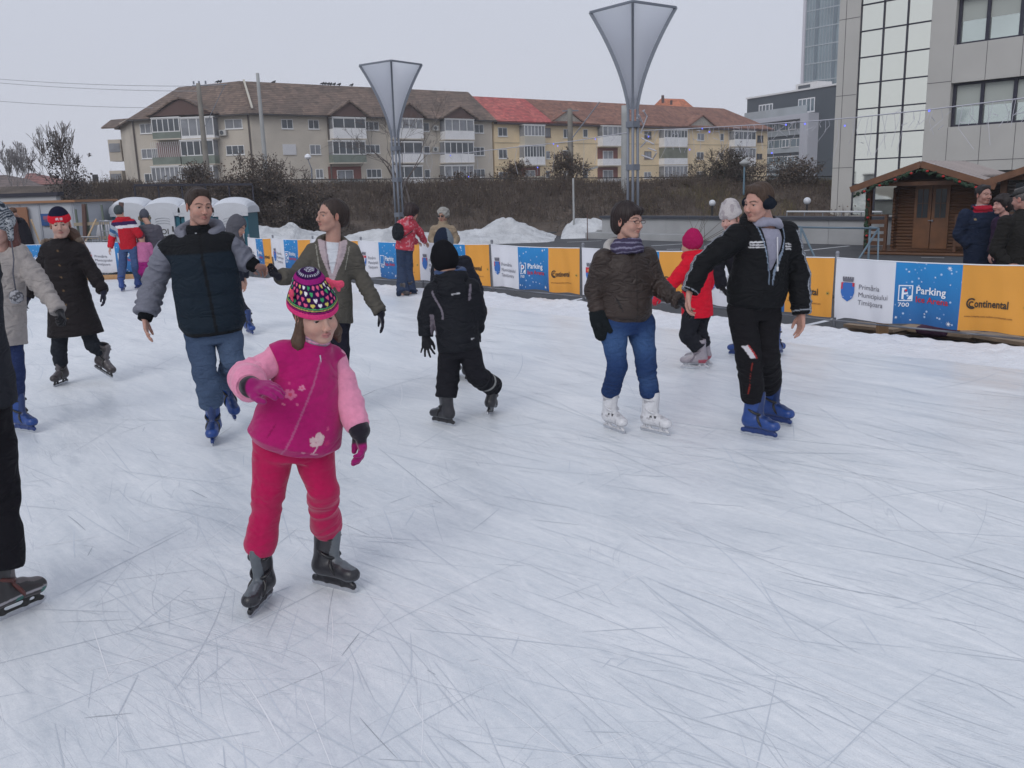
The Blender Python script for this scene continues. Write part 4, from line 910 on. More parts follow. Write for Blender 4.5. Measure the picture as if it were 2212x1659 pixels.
def person_headband():
 g = Fig(8.6, 'teenage girl in long black coat, red banded navy hat and black skates, arms held out', h=.009)
 g.head(130, 485, 0, yaw=22, pitch=4, roll=-3, size=1.08)
 Ma = skate_matrix(atZ(119, 836, 0), -4, 0, 0, .9, .12); Mb = skate_ht(atY(207, 795, 8.72), atY(240, 816, 8.62), size=.95)
 g.joints(nk=(130, 526, .02), sa=(103, 541, 0), sb=(168, 540, .02), ha=(136, 668, 0), hb=(172, 666, .02), ea=(80, 596, .05), wa=(60, 642, -.02), ta=(50, 664, -.05),
             eb=(200, 588, .02), wb=(223, 630, -.05), tb=(229, 662, -.05), ka=(127, 755, -.02), kb=(199, 745, .0))
 CT = V3(.014, .011, .012)
 g.start(V3(g.J['ha'][0], g.Y, 0)); torso_frame(g); J = g.J
 def jc(V):
  t, x, y = tcoord(g, V); c = np.tile(CT, (len(V), 1))
  for tb_ in (.9, .68, .5, .3, .08, -.12): c = mixc(c, V3(.16, .10, .05), ((np.abs(t - tb_) < .012) & (np.abs(x - .012) < .008) & (y > 0)).astype(float))
  return c
 def ex(S):
  S.cone(J['nk'] - g.u0 * .06, J['nk'] + g.u0 * .05, .10, .085, k=.03, flat_b=True); S.torus(J['nk'] + g.tR @ V3(0, -.03, -.01), g.tR @ rot_axis(V3(1, 0, 0), -20), (.13, .11), .035, k=.03)
 simple(g, Ma, Mb, tr=dict(hipw=.14, hipd=.12, r=(.085, .065, .058), disp=.010, cuff_z=.22, freq=24), tcol=V3(.017, .020, .026), tmat=M_DENIM, jcol=jc, jmat=M_NYLON, skst='brown', skin=V3(.47, .29, .235), eyes=True,
           jk=dict(name='coat', secs=[(-.40, .265, .20), (0, .215, .165), (.35, .185, .145), (.65, .18, .14), (.88, .165, .12), (1, .09, .085)], hem=-.40, r=(.072, .066, .055), disp=.012, extra=ex, seed=51, quilt=(9, .006)),
           glov=dict(a=dict(n=V3(.9, -.2, 0), s=.9, r=1.1, curl=25, thumb=1, spread=4), b=dict(n=V3(-.9, -.2, 0), s=.9, r=1.1, curl=22, thumb=-1, spread=4)), gcol=V3(.02, .02, .035))
 S = Solid(.007, .02)
 for i in range(26):
  a = math.radians(100 + i * 13.5); c = J['nk'] + g.tR @ V3(math.cos(a) * .165, -.03 - abs(math.sin(a)) * .07, .015 + rnd.uniform(-.01, .015)); S.ball(c, rnd.uniform(.028, .038), k=.01)
 g.part('fur_trim', S.mesh('fur_trim', color=V3(.13, .095, .07), disp=lambda V, N: vnoise(V, 60, 2) * .010), M_HAIR)
 def hc(V):
  q = g.hl(V); z = q[:, 2] + q[:, 1] * .15; c = np.tile(V3(.012, .012, .03), (len(V), 1)); c = mixc(c, V3(.55, .015, .03), (z < .088).astype(float))
  return mixc(c, V3(.62, .45, .5), ((np.abs(q[:, 0] + .005) < .026) & (np.abs(z - .066) < .010) & (q[:, 1] > 0) & (vnoise(V, 90, 1) > -.15)).astype(float))
 beanie(g, M_KNIT, hc, top=.005, brim=.012, tilt=-18, infl=.018, puff=.012, h=.006)
 hr = Solid(.007, .02); p = g.hp; hr.cone(p(.0, -.06, -.03), p(-.09, -.04, -.10), .05, .05, k=.03); hr.cone(p(-.09, -.04, -.10), p(-.15, .02, -.25), .048, .038, k=.03); hr.cone(p(-.15, .02, -.25), p(-.22, .03, -.38), .038, .014, k=.03)
 g.part('hair', hr.mesh('hair', color=V3(.075, .038, .024), disp=hair_disp(g, .005)), M_HAIR)

def person_cream():
 g = Fig(6.75, 'woman in cream coat at the edge of the picture, patterned earflap hat with pompoms', h=.009)
 g.head(-3, 490, 0, yaw=-12, pitch=10, roll=0, size=1.08)
 Mb = skate_ht(atZ(30, 928, 0), atZ(80, 936, 0), size=.95); Ma = skate_matrix(atZ(-60, 915, 0), 40, 0, 0, .95)
 g.joints(nk=(2, 540, .02), sa=(-48, 558, 0), sb=(38, 548, .02), ha=(-28, 700, 0), hb=(22, 698, .02), ea=(-80, 640, 0), wa=(-80, 690, -.1), ta=(-80, 720, -.1),
             eb=(82, 608, -.0), wb=(128, 672, -.12), tb=(140, 700, -.2), ka=(-38, 800, 0), kb=(34, 800, 0))
 CR = V3(.33, .30, .285)
 g.start(V3(g.J['ha'][0], g.Y, 0)); torso_frame(g); J = g.J
 def jc(V):
  t, x, y = tcoord(g, V); return mixc(np.tile(CR, (len(V), 1)), CR * .7, ((np.abs(t - .68) < .006) | (np.abs(t - .3) < .006)).astype(float) * .7)
 simple(g, Ma, Mb, tr=dict(name='jeans', hipw=.16, hipd=.13, r=(.09, .062, .056), disp=.010, cuff_z=.27), tcol=V3(.022, .035, .10), tmat=M_DENIM, jcol=jc, jmat=M_CLOTH, skst='blue',
           jk=dict(name='coat', secs=[(-.32, .21, .165), (0, .20, .16), (.35, .185, .15), (.65, .19, .15), (.88, .165, .125), (1, .09, .085)], hem=-.25, r=(.082, .072, .058), disp=.014, seed=61, quilt=(5, .006)),
           glov=dict(b=dict(n=V3(-.3, -.5, -.8), s=.95, r=1.15, curl=48, thumb=1, spread=3)), hands=dict(a=dict(n=V3(1, 0, 0))), skin=V3(.48, .29, .24), eyes=True)
 def hc(V):
  q = g.hl(V); return mixc(np.tile(V3(.03, .04, .055), (len(V), 1)), V3(.36, .38, .40), ((np.sin(q[:, 2] * 300 + 3 * np.sin(q[:, 0] * 160)) > .3) | (q[:, 2] < .05) & (vnoise(V, 60, 1) > 0)).astype(float))
 def ex(S):
  for sx in (-1, 1): S.cone(g.hp(sx * .09, -.01, .03), g.hp(sx * .085, .0, -.06), .028, .02, k=.02)
 beanie(g, M_KNIT, hc, top=.03, brim=-.08, tilt=0, infl=.018, puff=.01, extra=None)
 S = Solid(.006, .01); S.cone(g.hp(-.092, 0, .03), g.hp(-.09, .02, -.08), .03, .02, k=.02); g.part('earflap', S.mesh('earflap', color=hc), M_KNIT)
 B = MB(); a = g.hp(-.10, .03, -.08); pts = [a, a + V3(.03, -.06, -.15), g.P(28, 590, -.24), g.P(34, 628, -.22)]; B.tube(pts, .005, 6); B.build('cord', material('cord_grey', (.08, .08, .10)), g.root, True)
 S = Solid(.006, .01); S.ball(g.P(35, 641, -.22), .048, k=0); g.part('pompom', S.mesh('pompom', color=lambda V: mixc(np.tile(V3(.10, .10, .11), (len(V), 1)), V3(.32, .32, .34), (vnoise(V, 60, 2) > 0).astype(float)), disp=lambda V, N: vnoise(V, 90, 1) * .009), M_KNIT)
 hair(g, 'long', V3(.10, .035, .03))

def person_near():
 g = Fig(3.45, 'nearest skater, cut off by the picture edge, in charcoal coat and patterned black skates', h=.009)
 g.head(-128, 420, 0, yaw=120, pitch=5, size=1.08)
 Mb = skate_ht(atZ(-34, 1356, 0), atZ(92, 1302, 0), size=1.0); Ma = skate_matrix(atZ(-260, 1430, 0), 120, 0, 0, 1.0)
 g.joints(nk=(-120, 500, 0), sa=(-215, 560, -.16), sb=(-48, 545, .22), ha=(-150, 830, -.08), hb=(-44, 815, .10), ea=(-250, 700, -.2), wa=(-200, 830, -.3), ta=(-180, 900, -.3),
             eb=(-42, 690, .26), wb=(-46, 800, .22), tb=(-50, 860, .2), ka=(-190, 1090, 0), kb=(-22, 1050, .16))
 simple(g, Ma, Mb, tr=dict(hipw=.17, hipd=.14, r=(.12, .105, .092), disp=.018, cuff_z=.24, freq=16, flare=.105), tcol=V3(.0085, .008, .011), jcol=V3(.019, .021, .027), jmat=M_CLOTH, skst='dark', facing=1, face=False,
           jk=dict(name='coat', secs=[(-.25, .205, .22), (0, .21, .20), (.35, .19, .17), (.65, .20, .16), (.88, .17, .13), (1, .09, .085)], hem=-.16, r=(.08, .072, .06), disp=.014, seed=71), hands=dict(a=dict(n=V3(1, 0, 0)), b=dict(n=V3(-1, 0, 0))))
 hair(g, 'short')

def person_bent():
 g = Fig(22.6, 'person in dark jacket and jeans bending over beside the white cabin', h=.014)
 g.head(27, 461, -.1, yaw=-90, pitch=30, size=1.1)
 gz = -.25
 def A(u, v, dy): return g.P(u, v, dy)
 g.joints(nk=(38, 472, 0), sa=(36, 476, -.18), sb=(38, 476, .18), ha=(62, 534, -.1), hb=(64, 534, .1), ea=(24, 498, -.22), wa=(14, 520, -.2), ta=(8, 530, -.2), eb=(26, 498, .2), wb=(16, 520, .2), tb=(10, 530, .2),
             ka=(58, 572, -.1), kb=(64, 572, .1), na=(60, 606, -.1), nb=(68, 606, .1))
 simple(g, None, None, tr=dict(name='jeans', hipw=.17, hipd=.13, r=(.10, .075, .065), disp=.01), tcol=V3(.02, .04, .10), jcol=V3(.014, .013, .02), facing=1, face=False, hands=dict(a=dict(n=V3(0, 0, -1)), b=dict(n=V3(0, 0, -1))),
           jk=dict(secs=[(0, .18, .15), (.4, .19, .165), (.75, .21, .17), (.9, .18, .14), (1, .09, .09)], hem=-.05, r=(.085, .075, .06), disp=.012))
 hair(g, 'short', V3(.09, .04, .02), h=.012); shoes(g)
def shoes(g, col=V3(.02, .018, .018), yaw=0):
 for x in 'ab':
  n = g.J['n' + x]; f = V3(math.sin(math.radians(yaw)), -math.cos(math.radians(yaw)), 0); S = Solid(g.h, .02)
  S.cone(n + V3(0, 0, -.02), n + f * .15 + V3(0, 0, -.035), .052, .04); S.cone(n + V3(0, 0, .05), n - f * .02 - V3(0, 0, .02), .05, .05); S.cut(n - V3(0, 0, .07), V3(0, 0, -1), .004)
  g.part('shoe', S.mesh('shoe', color=col), M_LEATHER)
def person_stripe():
 g = Fig(18.0, 'skater seen from behind in red jacket with white shoulder stripe, grey hat and jeans', h=.011)
 g.head(258, 459, 0, yaw=172, pitch=5, size=1.0)
 Ma = skate_matrix(atZ(266, 629, 0), 190, 0, 0, 1.0, 0); Mb = skate_matrix(atZ(304, 623, 0), 150, 0, 0, 1.0, 0)
 g.joints(nk=(266, 472, 0), sa=(250, 484, 0), sb=(286, 482, 0), ha=(267, 537, 0), hb=(288, 537, 0), ea=(242, 513, .05), wa=(238, 535, -.05), ta=(235, 546, -.08),
             eb=(300, 506, -.02), wb=(305, 520, .25), tb=(303, 525, .4), ka=(265, 575, 0), kb=(292, 574, 0))
 g.start(V3(g.J['ha'][0], g.Y, 0)); torso_frame(g, -1); J = g.J; RD = V3(.42, .010, .022)
 def jc(V):
  t, x, y = tcoord(g, V); c = np.tile(RD, (len(V), 1)); c = mixc(c, V3(.03, .015, .07), ((t > .76) & (t < .90)).astype(float)); c = mixc(c, V3(.62, .60, .64), ((t > .68) & (t < .78)).astype(float) * ((x > -.15)).astype(float))
  tt, r = seg_coord(V, J['sa'], J['ea']); a = (x < -.10) & (t < .9); c = mixc(c, V3(.32, .36, .42), (a & (tt > .1) & (tt < .95)).astype(float)); c = mixc(c, V3(.05, .12, .25), (a & (tt > .35) & (tt < .6)).astype(float))
  tt, r = seg_coord(V, J['ea'], J['wa']); c = mixc(c, RD * 1.3, ((tt > -.2) & (r < .09) & (x < -.12)).astype(float)); return c
 simple(g, Ma, Mb, tr=dict(name='jeans', hipw=.15, hipd=.12, r=(.09, .075, .07), disp=.01, cuff_z=.24), tcol=V3(.05, .085, .19), tmat=M_DENIM, jcol=jc, skst='blue', facing=-1, face=False,
           jk=dict(secs=[(0, .17, .13), (.4, .18, .14), (.75, .19, .14), (.9, .16, .12), (1, .08, .08)], hem=-.02, r=(.08, .07, .055), disp=.01, extra=lambda S: S.torus(J['nk'] + V3(0, 0, -.01), np.eye(3), (.10, .09), .04, k=.03)), hands=dict(a=dict(n=V3(.8, .5, 0)), b=dict(n=V3(0, 0, -1))))
 beanie(g, M_KNIT, V3(.06, .07, .075), top=.0, brim=-.04, tilt=8, infl=.014)
def person_greycoat():
 g = Fig(18.3, 'woman seen from behind in grey hooded coat, bending towards a child', h=.011)
 g.head(312, 468, .05, yaw=200, pitch=20, size=1.0)
 Ma = skate_matrix(atZ(318, 618, 0), 180, size=.95); Mb = skate_matrix(atZ(334, 620, 0), 180, size=.95)
 g.joints(nk=(320, 484, 0), sa=(308, 494, 0), sb=(340, 494, 0), ha=(318, 545, 0), hb=(336, 545, 0), ea=(304, 512, .1), wa=(302, 526, .22), ta=(300, 532, .3), eb=(346, 515, .08), wb=(346, 530, .2), tb=(346, 535, .3), ka=(318, 580, 0), kb=(334, 580, 0))
 g.start(V3(g.J['ha'][0], g.Y, 0)); torso_frame(g, -1); J = g.J
 simple(g, Ma, Mb, tcol=V3(.03, .03, .04), jcol=V3(.085, .08, .10), facing=-1, face=False, jmat=M_NYLON, tr=dict(hipw=.15, hipd=.12, r=(.085, .07, .06)),
           jk=dict(name='coat', secs=[(-.25, .19, .15), (.1, .18, .145), (.4, .155, .13), (.75, .19, .15), (.9, .165, .13), (1, .09, .09)], hem=-.12, r=(.085, .075, .06), disp=.012, quilt=(6, .01)), glov=dict(b=dict(n=V3(0, 0, -1))), hands=dict(a=dict(n=V3(0, 0, -1))))
 beanie(g, M_KNIT, V3(.075, .08, .10), top=.01, brim=-.06, tilt=8, infl=.018)
 S = Solid(.011, .02)
 for i in range(14):
  a = i / 14 * 6.283; S.ball(g.hp(.10 * math.cos(a), -.01, -.03 + .09 * math.sin(a) * .6), .03, k=.01)
 g.part('fur_trim', S.mesh('fur_trim', color=V3(.14, .12, .08), disp=lambda V, N: vnoise(V, 50, 2) * .012), M_HAIR)
def person_child_magenta():
 g = Fig(18.05, 'small child in pink top and magenta trousers in front of the grey-coated woman', h=.011)
 g.head(305, 512, 0, yaw=170, pitch=5, size=.88)
 Ma = skate_matrix(atZ(306, 616, 0), 180, size=.75); Mb = skate_matrix(atZ(316, 616, 0), 180, size=.75)
 g.joints(nk=(308, 523, 0), sa=(301, 529, 0), sb=(322, 529, 0), ha=(306, 565, 0), hb=(317, 565, 0), ea=(300, 545, .05), wa=(302, 558, .1), ta=(302, 564, .1), eb=(328, 543, .05), wb=(332, 556, .1), tb=(333, 561, .1), ka=(306, 587, 0), kb=(316, 587, 0))
 simple(g, Ma, Mb, tcol=V3(.26, .01, .14), jcol=V3(.45, .14, .28), facing=-1, face=False, skst='navy', tr=dict(hipw=.12, hipd=.1, r=(.08, .065, .06)), jk=dict(secs=[(0, .13, .11), (.5, .13, .11), (.85, .12, .10), (1, .06, .06)], hem=-.02, r=(.055, .05, .045)), glov=dict(a=dict(n=V3(0, 0, -1), s=.75), b=dict(n=V3(0, 0, -1), s=.75)))
 beanie(g, M_KNIT, V3(.12, .03, .05), top=.0, brim=-.05, tilt=8, infl=.012)
def person_hooded():
 g = Fig(11.6, 'person in grey hood and dark jacket half hidden behind the man in the vest', h=.009)
 g.head(514, 490, 0, yaw=75, pitch=22, roll=6, size=1.0)
 Ma = skate_ht(atZ(480, 712, 0), atZ(520, 706, 0), size=.95); Mb = skate_ht(atZ(528, 717, 0), atZ(553, 727, 0), size=1.0)
 g.joints(nk=(506, 512, 0), sa=(496, 526, -.12), sb=(516, 524, .16), ha=(496, 612, -.06), hb=(506, 612, .08), ea=(504, 570, -.18), wa=(521, 608, -.15), ta=(528, 620, -.1), eb=(524, 565, .16), wb=(528, 600, .1), tb=(531, 612, .1), ka=(502, 660, -.06), kb=(518, 660, .06))
 g.start(V3(g.J['ha'][0], g.Y, 0)); torso_frame(g, 1); J = g.J
 simple(g, Ma, Mb, tcol=V3(.015, .017, .028), jcol=V3(.012, .015, .028), jmat=M_NYLON, tr=dict(hipw=.15, hipd=.12, r=(.085, .07, .062)), jk=dict(secs=[(0, .17, .14), (.4, .17, .14), (.75, .18, .145), (.9, .16, .12), (1, .08, .08)], hem=-.08, r=(.075, .068, .055), disp=.012),
           hands=dict(a=dict(n=V3(0, 0, -1), curl=30), b=dict(n=V3(0, 0, -1), curl=30)))
 S = Solid(.009, .02); p = g.hp; S.ball(p(0, -.025, .02), V3(.105, .13, .135), g.hR, k=.02); S.cone(p(0, -.03, -.06), J['nk'] - V3(0, 0, .03), .10, .12, k=.04); S.ball(p(0, .12, -.02), V3(.075, .09, .10), g.hR, k=.012, mode='s')
 g.part('hood', S.mesh('hood', color=V3(.085, .085, .10), disp=limb_disp([], (14, .008))), M_CLOTH)
def person_jacket():
 g = Fig(15.75, 'woman in red speckled jacket with black backpack leaning on the fence', h=.010)
 g.head(891, 459, .08, yaw=130, pitch=12, roll=4, size=1.08)
 Ma = skate_ht(atZ(866, 640, 0), atZ(882, 641, 0), size=.72); Mb = skate_ht(atZ(879, 638, 0), atZ(901, 636, 0), size=.72)
 g.joints(nk=(880, 474, 0), sa=(866, 484, -.05), sb=(891, 482, .1), ha=(866, 536, 0), hb=(882, 536, .05), ea=(878, 507, .05), wa=(900, 523, .28), ta=(908, 526, .36), eb=(907, 503, .22), wb=(918, 522, .42), tb=(924, 528, .5), ka=(868, 582, 0), kb=(881, 582, .04))
 g.start(V3(g.J['ha'][0], g.Y, 0)); torso_frame(g, -1); J = g.J
 def jc(V): return mixc(np.tile(V3(.46, .05, .075), (len(V), 1)), V3(.55, .22, .25), (vnoise(V, 38, 2) > .35).astype(float))
 simple(g, Ma, Mb, tcol=V3(.030, .045, .085), tmat=M_DENIM, jcol=jc, facing=-1, face=False, skst='brown', tr=dict(name='jeans', hipw=.155, hipd=.13, r=(.09, .082, .09), flare=.118, cuff_z=.06),
           jk=dict(secs=[(0, .175, .14), (.3, .165, .13), (.75, .185, .14), (.9, .16, .12), (1, .085, .085)], hem=-.05, r=(.075, .068, .05), disp=.01, extra=lambda S: S.torus(J['nk'] + V3(-.02, 0, .0), rot_axis(V3(0, 1, 0), -20), (.10, .09), .038, k=.03)), hands=dict(a=dict(n=V3(0, 0, -1)), b=dict(n=V3(0, 0, -1))))
 hair(g, 'bob', V3(.022, .012, .012), vol=.016, amp=.010, h=.009)
 S = Solid(.009, .03); S.ball(g.P(860, 500, -.17), (.105, .075, .155), k=.02); S.ball(g.P(857, 508, -.21), (.08, .06, .09), k=.03); bp = S.mesh('backpack', color=V3(.012, .014, .018), disp=limb_disp([], (16, .008)))
 o = link('backpack', bp, M_NYLON); tag(o, 'small black backpack on the back of the woman in red speckled jacket', 'backpack')
 T = MB(); T.bar(g.P(868, 515, -.16), g.P(892, 498, -.10), .03, .012); T.bar(g.P(868, 488, -.14), g.P(878, 476, -.06), .03, .012); T.build('strap', MATS['black_plastic'], o)
def person_elder():
 g = Fig(17.4, 'elderly woman with curly grey hair, sunglasses and beige jacket beyond the fence', h=.010)
 g.head(957, 466, 0, yaw=-22, pitch=4, size=1.12)
 g.joints(nk=(957, 484, 0), sa=(938, 497, 0), sb=(977, 497, 0), ha=(948, 552, 0), hb=(968, 552, 0), ea=(933, 515, -.02), wa=(937, 530, -.18), ta=(945, 534, -.22), eb=(986, 516, 0), wb=(978, 532, -.2), tb=(968, 535, -.24), ka=(948, 598, 0), kb=(968, 598, 0), na=(949, 640, 0), nb=(968, 640, 0))
 g.start(V3(g.J['ha'][0], g.Y, -.25)); torso_frame(g, 1); J = g.J
 def jc(V): t, x, y = tcoord(g, V); return mixc(np.tile(V3(.30, .235, .165), (len(V), 1)), V3(.02, .015, .03), ((x > .21) & (y < .03)).astype(float))
 simple(g, None, None, tcol=V3(.03, .03, .04), jcol=jc, jmat=M_NYLON, tr=dict(hipw=.16, hipd=.13, r=(.09, .07, .065)), jk=dict(secs=[(0, .19, .15), (.4, .19, .16), (.75, .20, .16), (.9, .165, .125), (1, .09, .085)], hem=-.1, r=(.085, .075, .06), disp=.012, quilt=(6, .012), extra=lambda S: S.cone(J['nk'], J['nk'] + V3(0, 0, .06), .085, .075, flat_b=True)), hands=dict(a=dict(n=V3(0, 0, -1)), b=dict(n=V3(0, 0, -1))), skin=V3(.42, .25, .19))
 hair(g, 'curly', V3(.30, .29, .27), h=.009, amp=.006); shoes(g)
 B = MB(); p = g.hp
 for sx in (-1, 1): B.box(p(sx * .032, .105, .002), (.045, .01, .032), g.hR)
 B.bar(p(-.07, .09, .008), p(.07, .09, .008), .006); B.build('sunglasses', material('dark_lens', (.012, .01, .012), rough=.15), g.root)
def person_pompom():
 g = Fig(7.9, 'child in dark jacket and grey-navy pompom hat just ahead of the black-capped child', h=.008)
 g.head(958, 530, 0, yaw=195, pitch=6, size=.95)
 Ma = skate_matrix(atZ(985, 815, 0), 170, size=.85); Mb = skate_matrix(atZ(1012, 818, 0), 170, size=.85)
 g.joints(nk=(970, 556, 0), sa=(950, 572, 0), sb=(1004, 568, 0), ha=(978, 680, 0), hb=(1010, 680, 0), ea=(945, 615, .05), wa=(950, 650, .1), ta=(950, 670, .1), eb=(1026, 622, .05), wb=(1036, 662, .02), tb=(1047, 694, .0), ka=(980, 740, 0), kb=(1010, 740, 0))
 simple(g, Ma, Mb, tcol=V3(.012, .012, .018), jcol=V3(.013, .014, .022), facing=-1, face=False, ears=False, skst='black', jmat=M_NYLON, child=True, tr=dict(hipw=.13, hipd=.11, r=(.08, .066, .06)), jk=dict(secs=[(0, .15, .12), (.5, .155, .13), (.8, .15, .12), (.92, .12, .1), (1, .08, .08)], hem=-.04, r=(.068, .062, .052), disp=.012, extra=lambda S: S.ball(g.J['nk'] + V3(0, -.08, -.03), (.10, .06, .07), k=.03)),
           glov=dict(b=dict(n=V3(-.6, .6, 0), s=.85, r=1.1, curl=15, spread=9), a=dict(n=V3(1, 0, 0), s=.8)), gcol=V3(.10, .10, .11))
 beanie(g, M_KNIT, lambda V: mixc(np.tile(V3(.016, .022, .04), (len(V), 1)), V3(.16, .19, .22), (g.hl(V)[:, 0] > .02).astype(float)), top=.015, brim=-.06, tilt=6, infl=.016, puff=.01)
 S = Solid(.006, .01); S.ball(g.P(953, 509, 0), .034, k=0); g.part('pompom', S.mesh('pompom', color=V3(.025, .03, .05), disp=lambda V, N: vnoise(V, 70, 1) * .008), M_KNIT)
def person_red_child():
 g = Fig(8.5, 'child in bright red jacket and pink knitted hat, facing away, pale grey skates', h=.008)
 g.head(1493, 529, 0, yaw=215, pitch=6, size=.98)
 Ma = skate_ht(atZ(1531, 797, 0), atZ(1471, 796, 0), size=.92); Mb = skate_ht(atZ(1538, 789, 0), atZ(1482, 788, 0), size=.92)
 g.joints(nk=(1503, 552, 0), sa=(1488, 570, -.08), sb=(1524, 566, .10), ha=(1496, 672, -.04), hb=(1518, 672, .06), ea=(1456, 608, -.05), wa=(1427, 636, -.12), ta=(1413, 648, -.15), eb=(1528, 612, .15), wb=(1520, 640, .22), tb=(1515, 650, .25), ka=(1485, 722, -.04), kb=(1510, 722, .05))
 g.start(V3(g.J['ha'][0], g.Y, 0)); torso_frame(g, -1); J = g.J; RD = V3(.62, .008, .028)
 simple(g, Ma, Mb, tcol=V3(.012, .013, .018), jcol=RD, facing=-1, face=True, ears=False, child=True, skst='grey', jmat=M_CLOTH, tr=dict(hipw=.13, hipd=.115, r=(.088, .078, .07), disp=.014, cuff_z=.22), eyes=False,
           jk=dict(secs=[(-.12, .165, .14), (.3, .155, .135), (.7, .15, .13), (.9, .13, .11), (1, .08, .08)], hem=-.10, r=(.068, .060, .048), disp=.012, seed=5, extra=lambda S: (S.ball(J['nk'] + V3(.03, -.05, -.02), (.11, .09, .07), k=.03), S.torus(J['nk'] + V3(0, 0, .0), rot_axis(V3(1, 0, 0), -15), (.10, .09), .034, k=.03))),
           glov=dict(a=dict(n=V3(.3, .5, -1), s=.85, r=1.2, curl=30), b=dict(n=V3(0, 0, -1), s=.8)), gcol=V3(.45, .01, .03))
 beanie(g, M_KNIT, V3(.36, .012, .085), top=.01, brim=-.07, tilt=6, infl=.014, puff=.01, disp=lambda V, N: vnoise(V, 60, 2) * .004)
def person_beret():
 g = Fig(9.05, 'woman in pale knitted beret and dark jacket behind the tracksuit boy', h=.008)
 g.head(1577, 474, 0, yaw=-40, pitch=8, roll=-4, size=1.05)
 Ma = skate_ht(atZ(1612, 772, 0), atZ(1582, 768, 0), size=.9); Mb = skate_ht(atZ(1662, 775, 0), atZ(1694, 763, 0), size=.95)
 g.joints(nk=(1590, 504, 0), sa=(1562, 522, -.05), sb=(1622, 520, .05), ha=(1604, 634, 0), hb=(1632, 634, .03), ea=(1548, 580, -.02), wa=(1560, 620, -.1), ta=(1570, 640, -.1), eb=(1645, 580, .1), wb=(1640, 620, 0), tb=(1640, 640, 0), ka=(1604, 700, 0), kb=(1650, 700, 0))
 simple(g, Ma, Mb, tcol=V3(.012, .014, .022), jcol=V3(.013, .013, .019), eyes=True, tr=dict(hipw=.15, hipd=.12, r=(.085, .065, .058)), jk=dict(secs=[(0, .17, .14), (.4, .165, .14), (.75, .18, .14), (.9, .155, .12), (1, .085, .085)], hem=-.05, r=(.075, .068, .055), disp=.012), glov=dict(a=dict(n=V3(1, 0, 0)), b=dict(n=V3(-1, 0, 0))), skin=V3(.52, .31, .26))
 hair(g, 'back', V3(.16, .10, .06)); 
 def bc(V): return mixc(np.tile(V3(.46, .43, .43), (len(V), 1)), V3(.34, .31, .32), (vnoise(V, 30, 1) > .1).astype(float))
 beanie(g, M_KNIT, bc, top=.02, brim=.015, tilt=-14, infl=.020, puff=.04, disp=lambda V, N: vnoise(V, 50, 2) * .004)
def person_navy():
 g = Fig(12.5, 'man with short dark hair in navy jacket with red collar lining beyond the fence', h=.009)
 g.head(2125, 421, 0, yaw=12, pitch=0, size=1.1)
 g.joints(nk=(2120, 448, 0), sa=(2085, 464, 0), sb=(2150, 462, 0), ha=(2098, 566, 0), hb=(2132, 566, 0), ea=(2072, 508, .02), wa=(2094, 530, -.06), ta=(2112, 538, .02), eb=(2162, 510, 0), wb=(2145, 532, -.05), tb=(2130, 540, .02), ka=(2096, 620, 0), kb=(2130, 620, 0), na=(2094, 676, 0), nb=(2128, 676, 0))
 g.start(V3(g.J['ha'][0], g.Y, -.25)); torso_frame(g, 1); J = g.J
 def jc(V):
  t, x, y = tcoord(g, V); c = np.tile(V3(.012, .020, .045), (len(V), 1)); c = mixc(c, V3(.36, .012, .03), ((t > .92) & (y > .0) & (np.abs(x) < .13)).astype(float)); c = mixc(c, V3(.42, .42, .45), ((t > 1.0) & (r_(V) < .075)).astype(float))
  return mixc(c, V3(.25, .18, .1), ((np.abs(t - .8) < .02) & (np.abs(x + .14) < .012) & (y > 0)).astype(float))
 def r_(V): q = V - J['nk']; return np.sqrt(q[:, 0] ** 2 + q[:, 1] ** 2)
 simple(g, None, None, tcol=V3(.018, .02, .03), jcol=jc, jmat=M_CLOTH, eyes=True, tr=dict(hipw=.17, hipd=.13, r=(.10, .08, .075), disp=.012), skin=V3(.40, .22, .18), hands=dict(a=dict(n=V3(1, 0, 0)), b=dict(n=V3(-1, 0, 0))),
           jk=dict(secs=[(0, .21, .16), (.4, .22, .17), (.75, .22, .165), (.9, .17, .13), (1, .10, .09)], hem=-.12, r=(.09, .08, .065), disp=.014, extra=lambda S: (S.cone(J['nk'] - V3(0, 0, .03), J['nk'] + V3(0, 0, .035), .10, .075, flat_b=True), S.torus(J['nk'] + V3(0, -.01, .0), rot_axis(V3(1, 0, 0), 14), (.12, .10), .025, k=.02))))
 hair(g, 'short', V3(.016, .013, .014), h=.008); shoes(g)
def person_purple():
 g = Fig(12.1, 'dark-haired woman in purple jacket between the navy-jacketed man and the capped man', h=.009)
 g.head(2163, 442, 0, yaw=-80, pitch=2, size=1.05)
 g.joints(nk=(2168, 466, 0), sa=(2155, 480, -.14), sb=(2182, 478, .14), ha=(2166, 572, -.07), hb=(2178, 572, .08), ea=(2150, 520, -.16), wa=(2142, 545, -.2), ta=(2138, 556, -.2), eb=(2180, 520, .16), wb=(2165, 545, .16), tb=(2160, 555, .1), ka=(2164, 622, -.07), kb=(2176, 622, .08), na=(2168, 680, -.07), nb=(2180, 680, .08))
 g.start(V3(g.J['ha'][0], g.Y, -.25))
 simple(g, None, None, tcol=V3(.015, .015, .02), jcol=V3(.028, .014, .035), jmat=M_CLOTH, jk=dict(secs=[(0, .18, .15), (.4, .17, .15), (.75, .18, .15), (.9, .155, .125), (1, .085, .085)], hem=-.2, r=(.078, .07, .058), disp=.012), hands=dict(a=dict(n=V3(1, 0, 0)), b=dict(n=V3(-1, 0, 0))), skin=V3(.5, .28, .24))
 hair(g, 'bob', V3(.022, .016, .016), vol=.008, amp=.007); shoes(g, yaw=-90)
